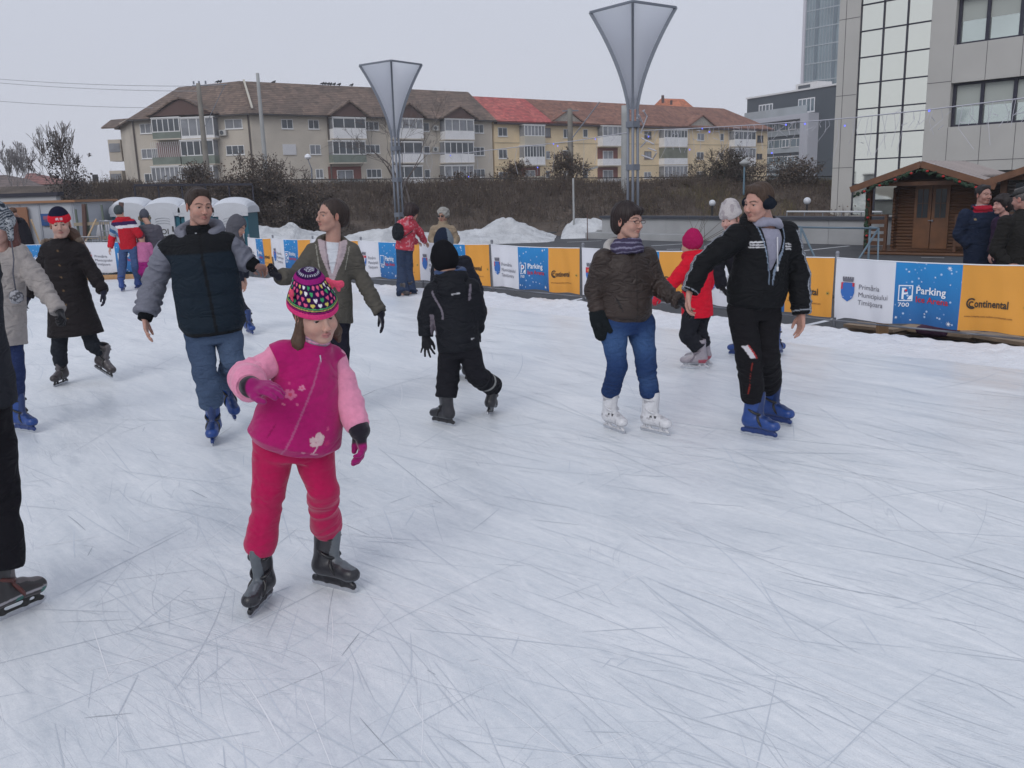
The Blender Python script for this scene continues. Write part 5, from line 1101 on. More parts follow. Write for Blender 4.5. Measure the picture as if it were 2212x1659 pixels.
def person_capman():
 g = Fig(11.0, 'man in grey flat cap and dark olive coat at the right edge beyond the fence', h=.009)
 g.head(2208, 430, 0, yaw=-150, pitch=8, size=1.12)
 g.joints(nk=(2212, 458, 0), sa=(2172, 482, -.05), sb=(2240, 478, .05), ha=(2178, 596, 0), hb=(2218, 596, 0), ea=(2152, 540, -.05), wa=(2176, 572, -.16), ta=(2192, 580, -.18), eb=(2262, 538, 0), wb=(2240, 575, -.1), tb=(2230, 585, -.1), ka=(2178, 658, 0), kb=(2216, 658, 0), na=(2178, 722, 0), nb=(2216, 722, 0))
 g.start(V3(g.J['ha'][0], g.Y, -.25)); torso_frame(g, -1); J = g.J
 simple(g, None, None, tcol=V3(.015, .015, .018), jcol=V3(.016, .015, .014), jmat=M_CLOTH, facing=-1, face=True, tr=dict(hipw=.18, hipd=.14, r=(.10, .08, .075)), jk=dict(name='coat', secs=[(0, .22, .18), (.4, .22, .18), (.75, .225, .17), (.9, .175, .135), (1, .10, .09)], hem=-.2, r=(.09, .08, .065), disp=.016, extra=lambda S: S.cone(J['nk'] - V3(0, 0, .03), J['nk'] + V3(0, 0, .05), .10, .08, flat_b=True)), hands=dict(a=dict(n=V3(1, 0, 0)), b=dict(n=V3(-1, 0, 0))), skin=V3(.42, .23, .19))
 hair(g, 'short', V3(.12, .11, .105)); shoes(g, yaw=180)
 S = Solid(.008, .02); p = g.hp; S.ball(p(0, -.02, .075), V3(.10, .125, .052) * 1.08, g.hR @ rot_axis(V3(1, 0, 0), -10), k=.02); S.ball(p(0, .09, .055), V3(.065, .05, .012), g.hR @ rot_axis(V3(1, 0, 0), -15), k=.01)
 g.part('cap', S.mesh('cap', color=V3(.055, .055, .055)), M_CLOTH)
PEOPLE = [person_girl, person_man, person_olive, person_boy, person_brown, person_kid, person_headband, person_cream, person_near, person_bent, person_stripe, person_greycoat, person_child_magenta,
          person_hooded, person_jacket, person_elder, person_pompom, person_red_child, person_beret, person_navy, person_purple, person_capman]
# ================================================================== ice, asphalt, snow, embankment
FENCE = [(9.0, 4.9), (5.25, 8.98), (4.37, 9.93), (3.42, 11.05), (2.07, 12.62), (1.12, 13.62), (-.31, 15.30), (-1.66, 16.62), (-2.98, 17.82), (-4.93, 19.62), (-6.25, 20.98), (-9.8, 20.9), (-17, 20.75)]
def offset_line(pts, d):
 out = []
 for i, p in enumerate(pts):
  a = np.array(pts[max(i - 1, 0)]); b = np.array(pts[min(i + 1, len(pts) - 1)]); t = (b - a) / np.linalg.norm(b - a); n = np.array([-t[1], t[0]]) # left of travel
  out.append(np.array(p) + n * d)
 return out
ICE_EDGE = offset_line(FENCE, .30)       # travelling right-front to back-left, left side = rink side
def ice_material():
 m = bpy.data.materials.new('ice'); m.use_nodes = True; nt = m.node_tree; N = nt.nodes; L = nt.links; b = N['Principled BSDF']
 geo = N.new('ShaderNodeNewGeometry')
 def math_(op, a, b_=None, c=None):
  n = N.new('ShaderNodeMath'); n.operation = op
  for i, x in enumerate((a, b_, c)):
   if x is None: continue
   if hasattr(x, 'is_output') or not isinstance(x, (int, float)): L.new(x, n.inputs[i])
   else: n.inputs[i].default_value = x
  return n.outputs[0]
 def noise(scale, detail=2, vec=None, rough=.5, dist=0):
  n = N.new('ShaderNodeTexNoise'); n.inputs['Scale'].default_value = scale; n.inputs['Detail'].default_value = detail; n.inputs['Roughness'].default_value = rough; n.inputs['Distortion'].default_value = dist
  L.new(vec or geo.outputs['Position'], n.inputs['Vector']); return n
 def rng(x, a, b_, c, d, smooth=False):
  n = N.new('ShaderNodeMapRange'); n.clamp = True
  if smooth: n.interpolation_type = 'SMOOTHSTEP'
  L.new(x, n.inputs[0])
  for i, v in enumerate((a, b_, c, d)): n.inputs[i + 1].default_value = v
  return n.outputs[0]
 warp = noise(.35, 2); sub = N.new('ShaderNodeVectorMath'); sub.operation = 'SUBTRACT'; sub.inputs[1].default_value = (.5, .5, .5); L.new(warp.outputs['Color'], sub.inputs[0])
 dark = None; light = None
 layers = [(-52, .30, 9, 1.6, .006, .8, .50, .66, 1.0, 0), (-38, .35, 12, 1.3, .006, .9, .52, .66, .85, 0), (-68, .25, 8, 2.0, .006, .7, .52, .66, .9, 0), (-58, .5, 22, 1.2, .010, 1.3, .50, .62, .6, 0),
              (20, .4, 10, 2.2, .005, .6, .56, .68, .8, 0), (75, .35, 9, 2.4, .006, .7, .54, .66, .85, 0), (-15, .4, 14, 1.5, .006, .9, .52, .66, .7, 0), (-45, .8, 40, .8, .02, 2.0, .48, .62, .45, 0),
              (-50, .3, 7, 1.5, .012, .8, .50, .66, .8, 1), (-30, .35, 10, 1.8, .010, .9, .52, .66, .7, 1), (-80, .3, 8, 2.0, .012, .8, .54, .66, .7, 1)]
 for i, (ang, al, ac, wp, bw, ms, m0, m1, st, kind) in enumerate(layers):
  sc_ = N.new('ShaderNodeVectorMath'); sc_.operation = 'SCALE'; sc_.inputs['Scale'].default_value = wp; L.new(sub.outputs[0], sc_.inputs[0])
  ad = N.new('ShaderNodeVectorMath'); ad.operation = 'ADD'; L.new(geo.outputs['Position'], ad.inputs[0]); L.new(sc_.outputs[0], ad.inputs[1])
  mp_ = N.new('ShaderNodeMapping'); mp_.vector_type = 'TEXTURE'; mp_.inputs['Rotation'].default_value = (0, 0, math.radians(ang)); mp_.inputs['Location'].default_value = (i * 3.7, i * 5.1, 0); mp_.inputs['Scale'].default_value = (1 / al, 1 / ac, 1); L.new(ad.outputs[0], mp_.inputs[0])
  n = noise(1.0, 1.5, mp_.outputs[0]); d = math_('ABSOLUTE', math_('SUBTRACT', n.outputs[0], .5)); line = rng(d, 0, bw, 1, 0)
  mk = rng(noise(ms, 3).outputs[0] if i % 2 else noise(ms * 1.7, 3, mp_.outputs[0]).outputs[0], m0, m1, 0, st, True)
  v = math_('MULTIPLY', line, mk)
  if kind == 0: dark = v if dark is None else math_('MAXIMUM', dark, v)
  else: light = v if light is None else math_('MAXIMUM', light, v)
 mp2 = N.new('ShaderNodeMapping'); mp2.vector_type = 'TEXTURE'; mp2.inputs['Rotation'].default_value = (0, 0, math.radians(-50)); mp2.inputs['Scale'].default_value = (1.6, .28, 1); L.new(geo.outputs['Position'], mp2.inputs[0])
 patch = noise(1.1, 6, mp2.outputs[0], .65, .6); fine = noise(26, 4, None, .7); grain = noise(150, 2, None, .7)
 big = noise(.22, 3)
 p2 = noise(6.5, 5, mp2.outputs[0], .7, .8); f = math_('ADD', math_('ADD', math_('MULTIPLY', patch.outputs[0], .40), math_('MULTIPLY', p2.outputs[0], .30)), math_('MULTIPLY', fine.outputs[0], .22)); f = math_('ADD', f, math_('MULTIPLY', big.outputs[0], .30)); f = rng(f, .49, .73, 0, 1)
 cr = N.new('ShaderNodeMix'); cr.data_type = 'RGBA'; cr.inputs[6].default_value = (.62, .66, .70, 1); cr.inputs[7].default_value = (.84, .855, .87, 1); L.new(f, cr.inputs[0])
 g = rng(grain.outputs[0], .3, .7, .93, 1.05); vm = N.new('ShaderNodeVectorMath'); vm.operation = 'SCALE'; L.new(cr.outputs[2], vm.inputs[0]); L.new(g, vm.inputs['Scale'])
 mx = N.new('ShaderNodeMix'); mx.data_type = 'RGBA'; mx.inputs[7].default_value = (.44, .48, .54, 1); L.new(vm.outputs[0], mx.inputs[6]); L.new(math_('MULTIPLY', dark, .5), mx.inputs[0])
 m2 = N.new('ShaderNodeMix'); m2.data_type = 'RGBA'; m2.inputs[7].default_value = (.84, .85, .87, 1); L.new(mx.outputs[2], m2.inputs[6]); L.new(math_('MULTIPLY', light, .55), m2.inputs[0])
 L.new(m2.outputs[2], b.inputs['Base Color'])
 hgt = math_('SUBTRACT', math_('ADD', math_('MULTIPLY', fine.outputs[0], .5), math_('MULTIPLY', patch.outputs[0], .8)), math_('MULTIPLY', dark, .8))
 bp = N.new('ShaderNodeBump'); bp.inputs['Strength'].default_value = .35; bp.inputs['Distance'].default_value = .006; L.new(hgt, bp.inputs['Height']); L.new(bp.outputs[0], b.inputs['Normal'])
 L.new(rng(f, 0, 1, .30, .60), b.inputs['Roughness']); b.inputs['Specular IOR Level'].default_value = .5
 return m
ICE = ice_material()
SNOW = material('snow', (.74, .755, .79), rough=.85, spec=.2, noise=(6, .06, 6), bump=(22, .7, .03))
SNOWD = material('snow_dirty', (.60, .61, .625), rough=.9, spec=.15, noise=(2.2, .2, 8), bump=(9, .9, .10))
ASPH = material('asphalt', (.062, .064, .070), rough=.9, noise=(1.5, .25, 8), bump=(120, .6, .004))
EARTH = material('bank_earth', (.105, .082, .066), rough=1, noise=(.9, .4, 8), bump=(5, .8, .2))
PAINT = material('road_paint', (.62, .63, .66), rough=.7, noise=(6, .12, 5))
WOOD = material('pine_plank', (.42, .24, .11), rough=.75, noise=(7, .2, 6), bump=(40, .4, .004))
def build_setting():
 pts = [tuple(p) for p in ICE_EDGE] + [(-17, -9), (9.5, -9)]
 MBs = MB(); n = len(pts); MBs.add([(x, y, 0) for x, y in pts] + [(x, y, -.22) for x, y in pts], [tuple(range(n))[::-1]] + [(i, (i + 1) % n, n + (i + 1) % n, n + i) for i in range(n)])
 o = MBs.build('ice_rink', ICE); tag(o, kind='structure')
 me = o.data; bm = bmesh.new(); bm.from_mesh(me); bmesh.ops.recalc_face_normals(bm, faces=bm.faces); bm.to_mesh(me); bm.free()
 B = MB(); B.add([(-350, -60, -.45), (350, -60, -.45), (350, 450, -.45), (-350, 450, -.45)], [(0, 1, 2, 3)]); tag(B.build('ground', material('far_ground', (.10, .085, .07), rough=1, noise=(.05, .3, 6))), kind='structure')
 B = MB(); B.add([(-30, -12, -.25), (45, -12, -.25), (45, 41, -.25), (-30, 41, -.25)], [(0, 1, 2, 3)]); tag(B.build('parking_lot', ASPH), kind='structure')
 B = MB()
 for a, b, w in (((1407, 531), (1479, 526.5), .12), ((1440, 538.5), (1469, 538), .12), ((1700, 545), (1835, 531), .12), ((1205, 656), (1275, 641), .10), ((1735, 704), (1830, 683), .10), ((1990, 556), (2040, 557), .08), ((1340, 541), (1420, 545), .10), ((1225, 523), (1300, 520), .1)):
  p = atZ(*a, -.246); q = atZ(*b, -.246); d = nrm(q - p); l = V3(-d[1], d[0], 0) * w / 2; B.add([p - l, q - l, q + l, p + l], [(0, 1, 2, 3)])
 tag(B.build('parking_lines', PAINT), kind='structure')
 rim = ICE_EDGE[:10]; P2 = [np.array(rim[0])]
 for a, b in zip(rim[:-1], rim[1:]):
  a, b = np.array(a), np.array(b); k = max(int(np.linalg.norm(b - a) / .035), 1); P2 += [a + (b - a) * (i + 1) / k for i in range(k)]
 P2 = np.array(P2); T = np.gradient(P2, axis=0); T /= np.linalg.norm(T, axis=1)[:, None]; Nn = np.stack([-T[:, 1], T[:, 0]], 1)
 k = 26; W = np.linspace(-.10, .85, k); V = []
 for j, w in enumerate(W):
  q = P2 + Nn * w; P3 = np.concatenate([q, np.zeros((len(q), 1))], 1); x = (w + .10) / .95
  prof = (1 - x) ** 1.6 * min(1, (w + .12) * 9)
  hgt = prof * (.075 + .045 * vnoise(P3, 1.3, 1) + .03 * vnoise(P3, 5, 2) + .022 * vnoise(P3, 14, 3)) + .008 * vnoise(P3, 9, 4) * (1 - x)
  bot = j == 0
  V.append(np.concatenate([q, (hgt if not bot else hgt * 0 - .2)[:, None]], 1) if not bot else np.concatenate([P2 + Nn * -.09, np.full((len(q), 1), -.2)], 1))
 V = np.stack(V, 1); n0 = len(P2); V[:, -1, 2] = -.01; V = V.reshape(-1, 3); idx = np.arange(n0 * k).reshape(n0, k); F = np.stack([idx[:-1, :-1], idx[:-1, 1:], idx[1:, 1:], idx[1:, :-1]], -1).reshape(-1, 4)
 tag(link('snow_rim', mesh_np('snow_rim', V, F), SNOW), kind='stuff')
 xs = np.linspace(-75, 85, 160); prof = [(38.5, 0), (40, .15), (42, .5), (44.5, .85), (46.5, 1.0), (52, 1.0), (60, 1.0)]; V = []
 for y, f in prof:
  for x in xs:
   top = 2.45 - .85 * min(max((x + 14) / 34, -.3), 1.0); P3 = np.array([x, y, 0]); V.append((x, y, -.3 + (top + .3) * f + (.12 * vnoise(P3, .5, 3) if 0 < f < 1 else 0)))
 n = len(xs); m = len(prof); tag(link('embankment', mesh_np('embankment', V, np.array([(j * n + i, j * n + i + 1, (j + 1) * n + i + 1, (j + 1) * n + i) for j in range(m - 1) for i in range(n - 1)])), EARTH), kind='structure')
def bank_z(x, y):
 top = 2.45 - .85 * min(max((x + 14) / 34, -.3), 1.0); f = np.interp(y, [38.5, 40, 42, 44.5, 46.5, 60], [0, .15, .5, .85, 1, 1]); return -.3 + (top + .3) * f

def snow_pile(cps, label, seed, depth=2.6):
 """heap whose crest passes through the given photo points at distance Y"""
 C = [atY(u, v, Y) for u, v, Y in cps]; xs = np.array([c[0] for c in C]); ys = np.array([c[1] for c in C]); zs = np.array([c[2] for c in C])
 n = 110; t = np.linspace(xs[0], xs[-1], n); Y = np.interp(t, xs, ys); Z = np.interp(t, xs, zs); k = 30; V = []
 for j in range(k):
  a = -1 + 2 * j / (k - 1); e = (1 - abs(a)) ** .8
  for i in range(n):
   P3 = np.array([t[i], Y[i] + a * depth, 0]); nz = .18 * vnoise(P3, .9, seed) + .11 * vnoise(P3, 2.7, seed + 2) + .055 * vnoise(P3, 7, seed + 3)
   hh = (Z[i] + .25) * e * (1 + .35 * vnoise(P3, 1.7, seed + 5) * (abs(a) > .12)) + nz * e * .8
   V.append((t[i] + .2 * a, Y[i] + a * depth, -.27 + max(hh, 0)))
 V.reverse() if False else None
 F = np.array([(j * n + i, j * n + i + 1, (j + 1) * n + i + 1, (j + 1) * n + i) for j in range(k - 1) for i in range(n - 1)])
 return tag(link('snow_pile', mesh_np('snow_pile', V, F), SNOWD), label, 'snow pile', 'heaps of cleared snow')
def build_marks():
 """thin grooves and frost lines cut by the blades, as ribbons just above the ice"""
 rs = np.random.RandomState(12); V = []; F = []; C = []; n = 2300; b = 0
 for i in range(n):
  y = .9 + 17 * rs.rand() ** 1.9; x = rs.uniform(-.62, .62) * y * 1.05 + rs.normal() * .2
  if x > 5.0 - (y - 8.7) * .95 - .8 and y > 6: continue
  if y > 6 and x + (y - 8.98) * .93 > 4.4: continue
  main = rs.rand() < (.78 if x > -.6 else .5); a = math.radians(rs.normal(-50, 17) if main else rs.uniform(-180, 180)); L = rs.gamma(2.0, .15) * (1 + .12 * y); k = rs.normal() * .16
  w = rs.uniform(.0007, .0024) * (1 + .10 * y); m = 7; g = rs.rand()
  c = V3(.60, .64, .69) * (rs.uniform(.92, 1.1) if g > .05 else rs.uniform(.6, .85)) if g < .82 else V3(.84, .85, .87); p = np.array([x, y]); th = a
  for j in range(m + 1):
   d = np.array([math.cos(th), math.sin(th)]); nn = np.array([-d[1], d[0]]); ww = w * math.sin(math.pi * (j + .35) / (m + .7)) ** .6; V += [(*(p + nn * ww), .0012 + i * 4e-8), (*(p - nn * ww), .0012 + i * 4e-8)]; C += [c, c]; p = p + d * L / m; th += k * L / m
  F += [(b + 2 * j, b + 2 * j + 1, b + 2 * j + 3, b + 2 * j + 2) for j in range(m)]; b += 2 * (m + 1)
 tag(link('skate_marks', mesh_np('skate_marks', np.array(V), np.array(F), False, np.array(C)), material('groove', rough=.6, tint=True)), 'fine skate blade marks scratched all over the ice', None, None, 'stuff')
def build_piles():
 snow_pile([(520, 505, 33), (548, 487, 33), (580, 486, 33), (615, 484, 33.2), (650, 486, 33.4), (690, 497, 34), (725, 508, 34)], 'long low heap of dirty snow between the portable toilets and the olive-jacketed woman', 1)
 snow_pile([(715, 512, 34), (750, 504, 34), (790, 497, 34), (835, 492, 34), (860, 495, 34.5), (900, 499, 35), (945, 500, 35), (962, 506, 35)], 'middle heap of cleared snow behind the woman in the red speckled jacket', 4)
 snow_pile([(955, 508, 36), (985, 496, 36), (1015, 497, 36), (1040, 490, 36), (1065, 479, 36.3), (1090, 474, 36.5), (1120, 477, 36.5), (1150, 489, 36.5), (1185, 505, 36.5), (1200, 512, 36.5)], 'tallest heap of cleared snow, right of the elderly woman', 7, 2.3)
 snow_pile([(1215, 500, 38), (1228, 478, 38), (1245, 467, 38), (1270, 468, 38), (1300, 472, 38), (1330, 480, 38), (1345, 500, 38)], 'snow heap behind thin posts at the end of the concrete wall', 11, 1.8)

LEAF = material('dry_leaf', rough=.8, tint=True, noise=(3, .3, 2)); BARK = material('twig_bark', rough=.95, tint=True, noise=(5, .25, 4))
def leaf_cloud(P, size, cols, rs, seed_norm=None, aspect=.6):
 n = len(P); a = rs.normal(size=(n, 3)); a /= np.linalg.norm(a, axis=1)[:, None]; b = rs.normal(size=(n, 3)); b -= (a * b).sum(1)[:, None] * a; b /= np.linalg.norm(b, axis=1)[:, None]
 s = size * rs.uniform(.5, 1.3, (n, 1)); V = np.stack([P - a * s, P + b * s * aspect, P + a * s, P - b * s * aspect], 1).reshape(-1, 3); F = np.arange(4 * n).reshape(n, 4)
 c = np.array(cols)[rs.randint(0, len(cols), n)] * rs.uniform(.6, 1.35, (n, 1)); return V, F, np.repeat(c, 4, 0)
def twig_mesh(segs, cols, rs):
 """segs rows (a(3), b(3), ra, rb): three-sided prisms"""
 S = np.array([np.concatenate([a, b, [ra, rb]]) for a, b, ra, rb in segs]); a = S[:, :3]; b = S[:, 3:6]; d = b - a; d /= (np.linalg.norm(d, axis=1)[:, None] + 1e-9)
 x = np.cross(d, V3(.3, .9, .2)); x /= np.linalg.norm(x, axis=1)[:, None] + 1e-9; y = np.cross(d, x); V = []
 for p, r in ((a, S[:, 6:7]), (b, S[:, 7:8])):
  for k in range(3): V.append(p + r * (math.cos(k * 2.094) * x + math.sin(k * 2.094) * y))
 n = len(S); V = np.stack(V, 1).reshape(-1, 3); base = np.arange(n)[:, None] * 6; F = np.concatenate([base + np.array([[k, (k + 1) % 3, 3 + (k + 1) % 3, 3 + k]]) for k in range(3)])
 c = np.array(cols)[rs.randint(0, len(cols), n)] * rs.uniform(.8, 1.2, (n, 1)); return V, F, np.repeat(c, 6, 0)
def grow(p, d, L, r, depth, rs, segs, tips, spread=.5, up=.15, shrink=.72, kids=(2, 3), seg=3, rmin=.004):
 p = np.array(p, float); d = nrm(d)
 for i in range(seg):
  d2 = nrm(d + rs.normal(size=3) * .14 + V3(0, 0, up)); q = p + d2 * L / seg; r2 = max(r * (1 - .25 / seg * 1.6), rmin); segs.append((p, q, r, r2)); p, d, r = q, d2, r2
  if depth > 0 and i > 0 and rs.rand() < .5: grow(p, nrm(d + rs.normal(size=3) * spread), L * shrink * .8, r * .6, depth - 1, rs, segs, tips, spread, up, shrink, kids, seg, rmin)
 if depth > 0:
  for _ in range(rs.randint(kids[0], kids[1] + 1)): grow(p, nrm(d + rs.normal(size=3) * spread), L * shrink * rs.uniform(.75, 1.15), r * .68, depth - 1, rs, segs, tips, spread, up, shrink, kids, seg, rmin)
 else: tips.append(p)
def tree(name, label, cat, base, H, seed, trunk_r=.12, depth=5, spread=.45, up=.12, leaves=0, leaf=.05, lcols=((.07, .05, .03),), bcols=((.10, .085, .075),), stems=1, lean=(0, 0), group=None, cloud=None, rmin=.006, kids=(2, 3)):
 rs = np.random.RandomState(seed); segs = []; tips = []
 for s_ in range(stems):
  b = np.array(base) + (V3(rs.uniform(-.4, .4), rs.uniform(-.3, .3), 0) if stems > 1 else 0); grow(b, V3(lean[0] + (rs.normal() * .25 if stems > 1 else 0), lean[1] + (rs.normal() * .2 if stems > 1 else 0), 1), H * .34, trunk_r, depth, rs, segs, tips, spread, up, .76, kids, 3, rmin)
 root = empty(name, tuple(map(float, base)), 0, label, cat, group)
 V, F, c = twig_mesh(segs, bcols, rs); link('branches' if stems > 1 else 'trunk', mesh_np('trunk', V, F, False, c), BARK, root)
 if leaves:
  T = np.array(tips); S = np.array([s[1] for s in segs if s[2] < trunk_r * .35] or [s[1] for s in segs]); P = np.concatenate([T[rs.randint(0, len(T), leaves // 2)], S[rs.randint(0, len(S), leaves - leaves // 2)]]) + rs.normal(size=(leaves, 3)) * leaf * 2.2
  if cloud is not None: P = np.concatenate([P, cloud(rs)])
  V, F, c = leaf_cloud(P, leaf, lcols, rs); link('foliage' if cat != 'tree' else 'crown', mesh_np('foliage', V, F, False, c), LEAF, root)
 return root
def build_plants():
 rs = np.random.RandomState(5); segs = []; LP = []; cols = []
 n = 9000; X = rs.uniform(-22, 30, n); Yy = 40 + 7 * rs.rand(n) ** .7
 for x, y in zip(X, Yy):
  z = bank_z(x, y) - .05; dens = vnoise(np.array([x, y, 0]), .3, 4); h = (.35 + .55 * rs.rand()) * (1 + .5 * dens) * (1.0 if x < 10 else .7)
  if y > 45.3: h *= .45
  for _ in range(4):
   d = V3(rs.normal() * .25, rs.normal() * .2, 1); p = V3(x + rs.normal() * .12, y, z); q = p + d * h * rs.uniform(.6, 1.1); segs.append((p, q, .012, .004))
  if dens > -.3:
   for _ in range(5): LP.append((x + rs.normal() * .2, y + rs.normal() * .15, z + h * rs.rand()))
 V, F, c = twig_mesh(segs, [(.11, .082, .07), (.08, .06, .052), (.15, .115, .085), (.12, .095, .075)], rs)
 V2, F2, c2 = leaf_cloud(np.array(LP), .042, [(.09, .062, .048), (.12, .08, .055), (.075, .055, .05), (.15, .115, .075)], rs)
 tag(link('scrub', mesh_np('scrub', np.concatenate([V, V2]), np.concatenate([F, F2 + len(V)]), False, np.concatenate([c, c2])), LEAF), 'brown leafless scrub covering the embankment', None, None, 'stuff')
 rs = np.random.RandomState(9); segs = []      # pale dead grass on the right part
 for _ in range(9000):
  x = rs.uniform(6, 30); y = rs.uniform(40.5, 46.5)
  if vnoise(np.array([x, y, 3]), .45, 8) < .0: continue
  z = bank_z(x, y); p = V3(x, y, z); segs.append((p, p + V3(rs.normal() * .15, rs.normal() * .1, rs.uniform(.15, .38)), .014, .003))
 V, F, c = twig_mesh(segs, [(.20, .15, .075), (.13, .10, .05), (.10, .10, .045)], rs); tag(link('dead_grass', mesh_np('dead_grass', V, F, False, c), LEAF), kind='stuff')
 BR = [(.085, .062, .05), (.13, .092, .068), (.065, .05, .045), (.17, .135, .10)]
 def at(u, v, Y): return atY(u, v, Y)
 def shrub(label, u, vb, vt, Y, wpx, seed, leaves=2600, cols=BR, leaf=.06, dens=1.0, name='shrub', depth=4, bc=((.09, .07, .06), (.12, .10, .085))):
  b = at(u, vb, Y); H = (vb - vt) * Y / 1900; W = wpx * Y / 1900 / 2
  def cloud(rs):
   k = int(leaves * dens); a = rs.normal(size=(k, 3)); a /= np.linalg.norm(a, axis=1)[:, None]; r = rs.rand(k, 1) ** .45; P = a * r * V3(W, W * .6, H * .52) + b + V3(0, 0, H * .48)
   nz = vnoise(P, 1.6 / max(H, 1) * 2, seed) + .5 * vnoise(P, 3.2, seed); return P[nz > -.25 + .5 * (r[:, 0] - .6)]
  return tree(name, label, 'shrub', b, H, seed, .05, depth, .75, .05, int(leaves * .5), leaf, cols, bc, 7, (0, 0), 'shrubs on the embankment', cloud, .010)
 shrub('big dark brown leafy shrub rising behind the portable toilets and the snow heap', 560, 512, 345, 37.5, 175, 21, 9500, leaf=.05, depth=5, dens=.75)
 shrub('broad dark shrub with pale dry leaves behind the head of the olive-jacketed woman', 690, 512, 405, 38, 170, 22, 7500, leaf=.048, depth=5, dens=.75)
 shrub('small leafy shrub under the concrete pole in front of the grey apartment block', 432, 432, 352, 40, 75, 23, 1500, leaf=.05)
 shrub('low dry shrub with russet leaves below the white balconies of the grey block', 1000, 415, 372, 47, 90, 24, 900)
 shrub('loose shrub with pale brown leaves where the grey block meets the yellow block', 1105, 408, 345, 47, 75, 25, 420, cols=[(.16, .10, .06), (.11, .07, .045), (.08, .05, .035)])
 shrub('bare shrub with scattered russet leaves beside the old utility pole', 1225, 405, 322, 47, 105, 26, 480, cols=[(.13, .075, .05), (.09, .06, .04)])
 shrub('dark ivy-grown shrub left of the small blue street lamp', 1552, 420, 348, 46, 42, 27, 1300, cols=[(.05, .052, .038), (.07, .058, .046), (.09, .07, .055)])
 shrub('tall dark ivy-grown shrub in front of the right end of the yellow block', 1594, 425, 330, 46, 50, 28, 1500, cols=[(.048, .05, .038), (.065, .055, .046), (.09, .07, .055)])
 shrub('wide brown thicket in front of the glass-fronted dark building', 1705, 432, 338, 45, 170, 29, 2300, cols=[(.12, .09, .07), (.16, .12, .09), (.08, .065, .052)])
 tree('tree', 'bare tree spreading its thin branches behind the mast of the smaller lamp', 'tree', at(868, 440, 40.5), 4.9, 31, .06, 5, .34, .03, 0, stems=5, bcols=((.12, .10, .095), (.15, .13, .12)), rmin=.006, kids=(1, 2))
 tree('tree', 'bare thin tree in front of the yellow block beside the dark shrub', 'tree', at(1555, 430, 45.5), 2.6, 33, .06, 5, .5, .05, 0, stems=2, bcols=((.12, .10, .08),), rmin=.009)
 b = at(150, 455, 38); 
 def ivy(rs):
  P = []
  for (u, v, r, k) in ((128, 330, 17, 420), (115, 355, 13, 220), (152, 380, 15, 420), (168, 400, 18, 500), (145, 420, 26, 900), (185, 375, 10, 110), (145, 300, 6, 60), (193, 334, 4, 30), (120, 380, 12, 260), (165, 350, 8, 120), (190, 430, 20, 300), (110, 310, 9, 90)):
   c = at(u, v, 38); P.append(c + rs.normal(size=(int(k * .42), 3)) * r * 38 / 1900 * .6)
  return np.concatenate(P)
 tree('ivy_tree', 'tree overgrown with dark ivy and topped by thin bare shoots, left of the apartment block', 'tree', b, 3.3, 41, .045, 4, .30, .2, 30, .055, [(.05, .045, .045), (.07, .055, .055), (.09, .07, .062)], ((.14, .12, .11),), 4, (0, 0), None, ivy, .009)
 tree('tree', 'distant bare twiggy tree above the low houses at the left edge', 'tree', at(32, 440, 90), 5.0, 43, .09, 5, .3, .2, 40, .10, [(.24, .21, .20)], ((.30, .28, .28),), 3, rmin=.02)
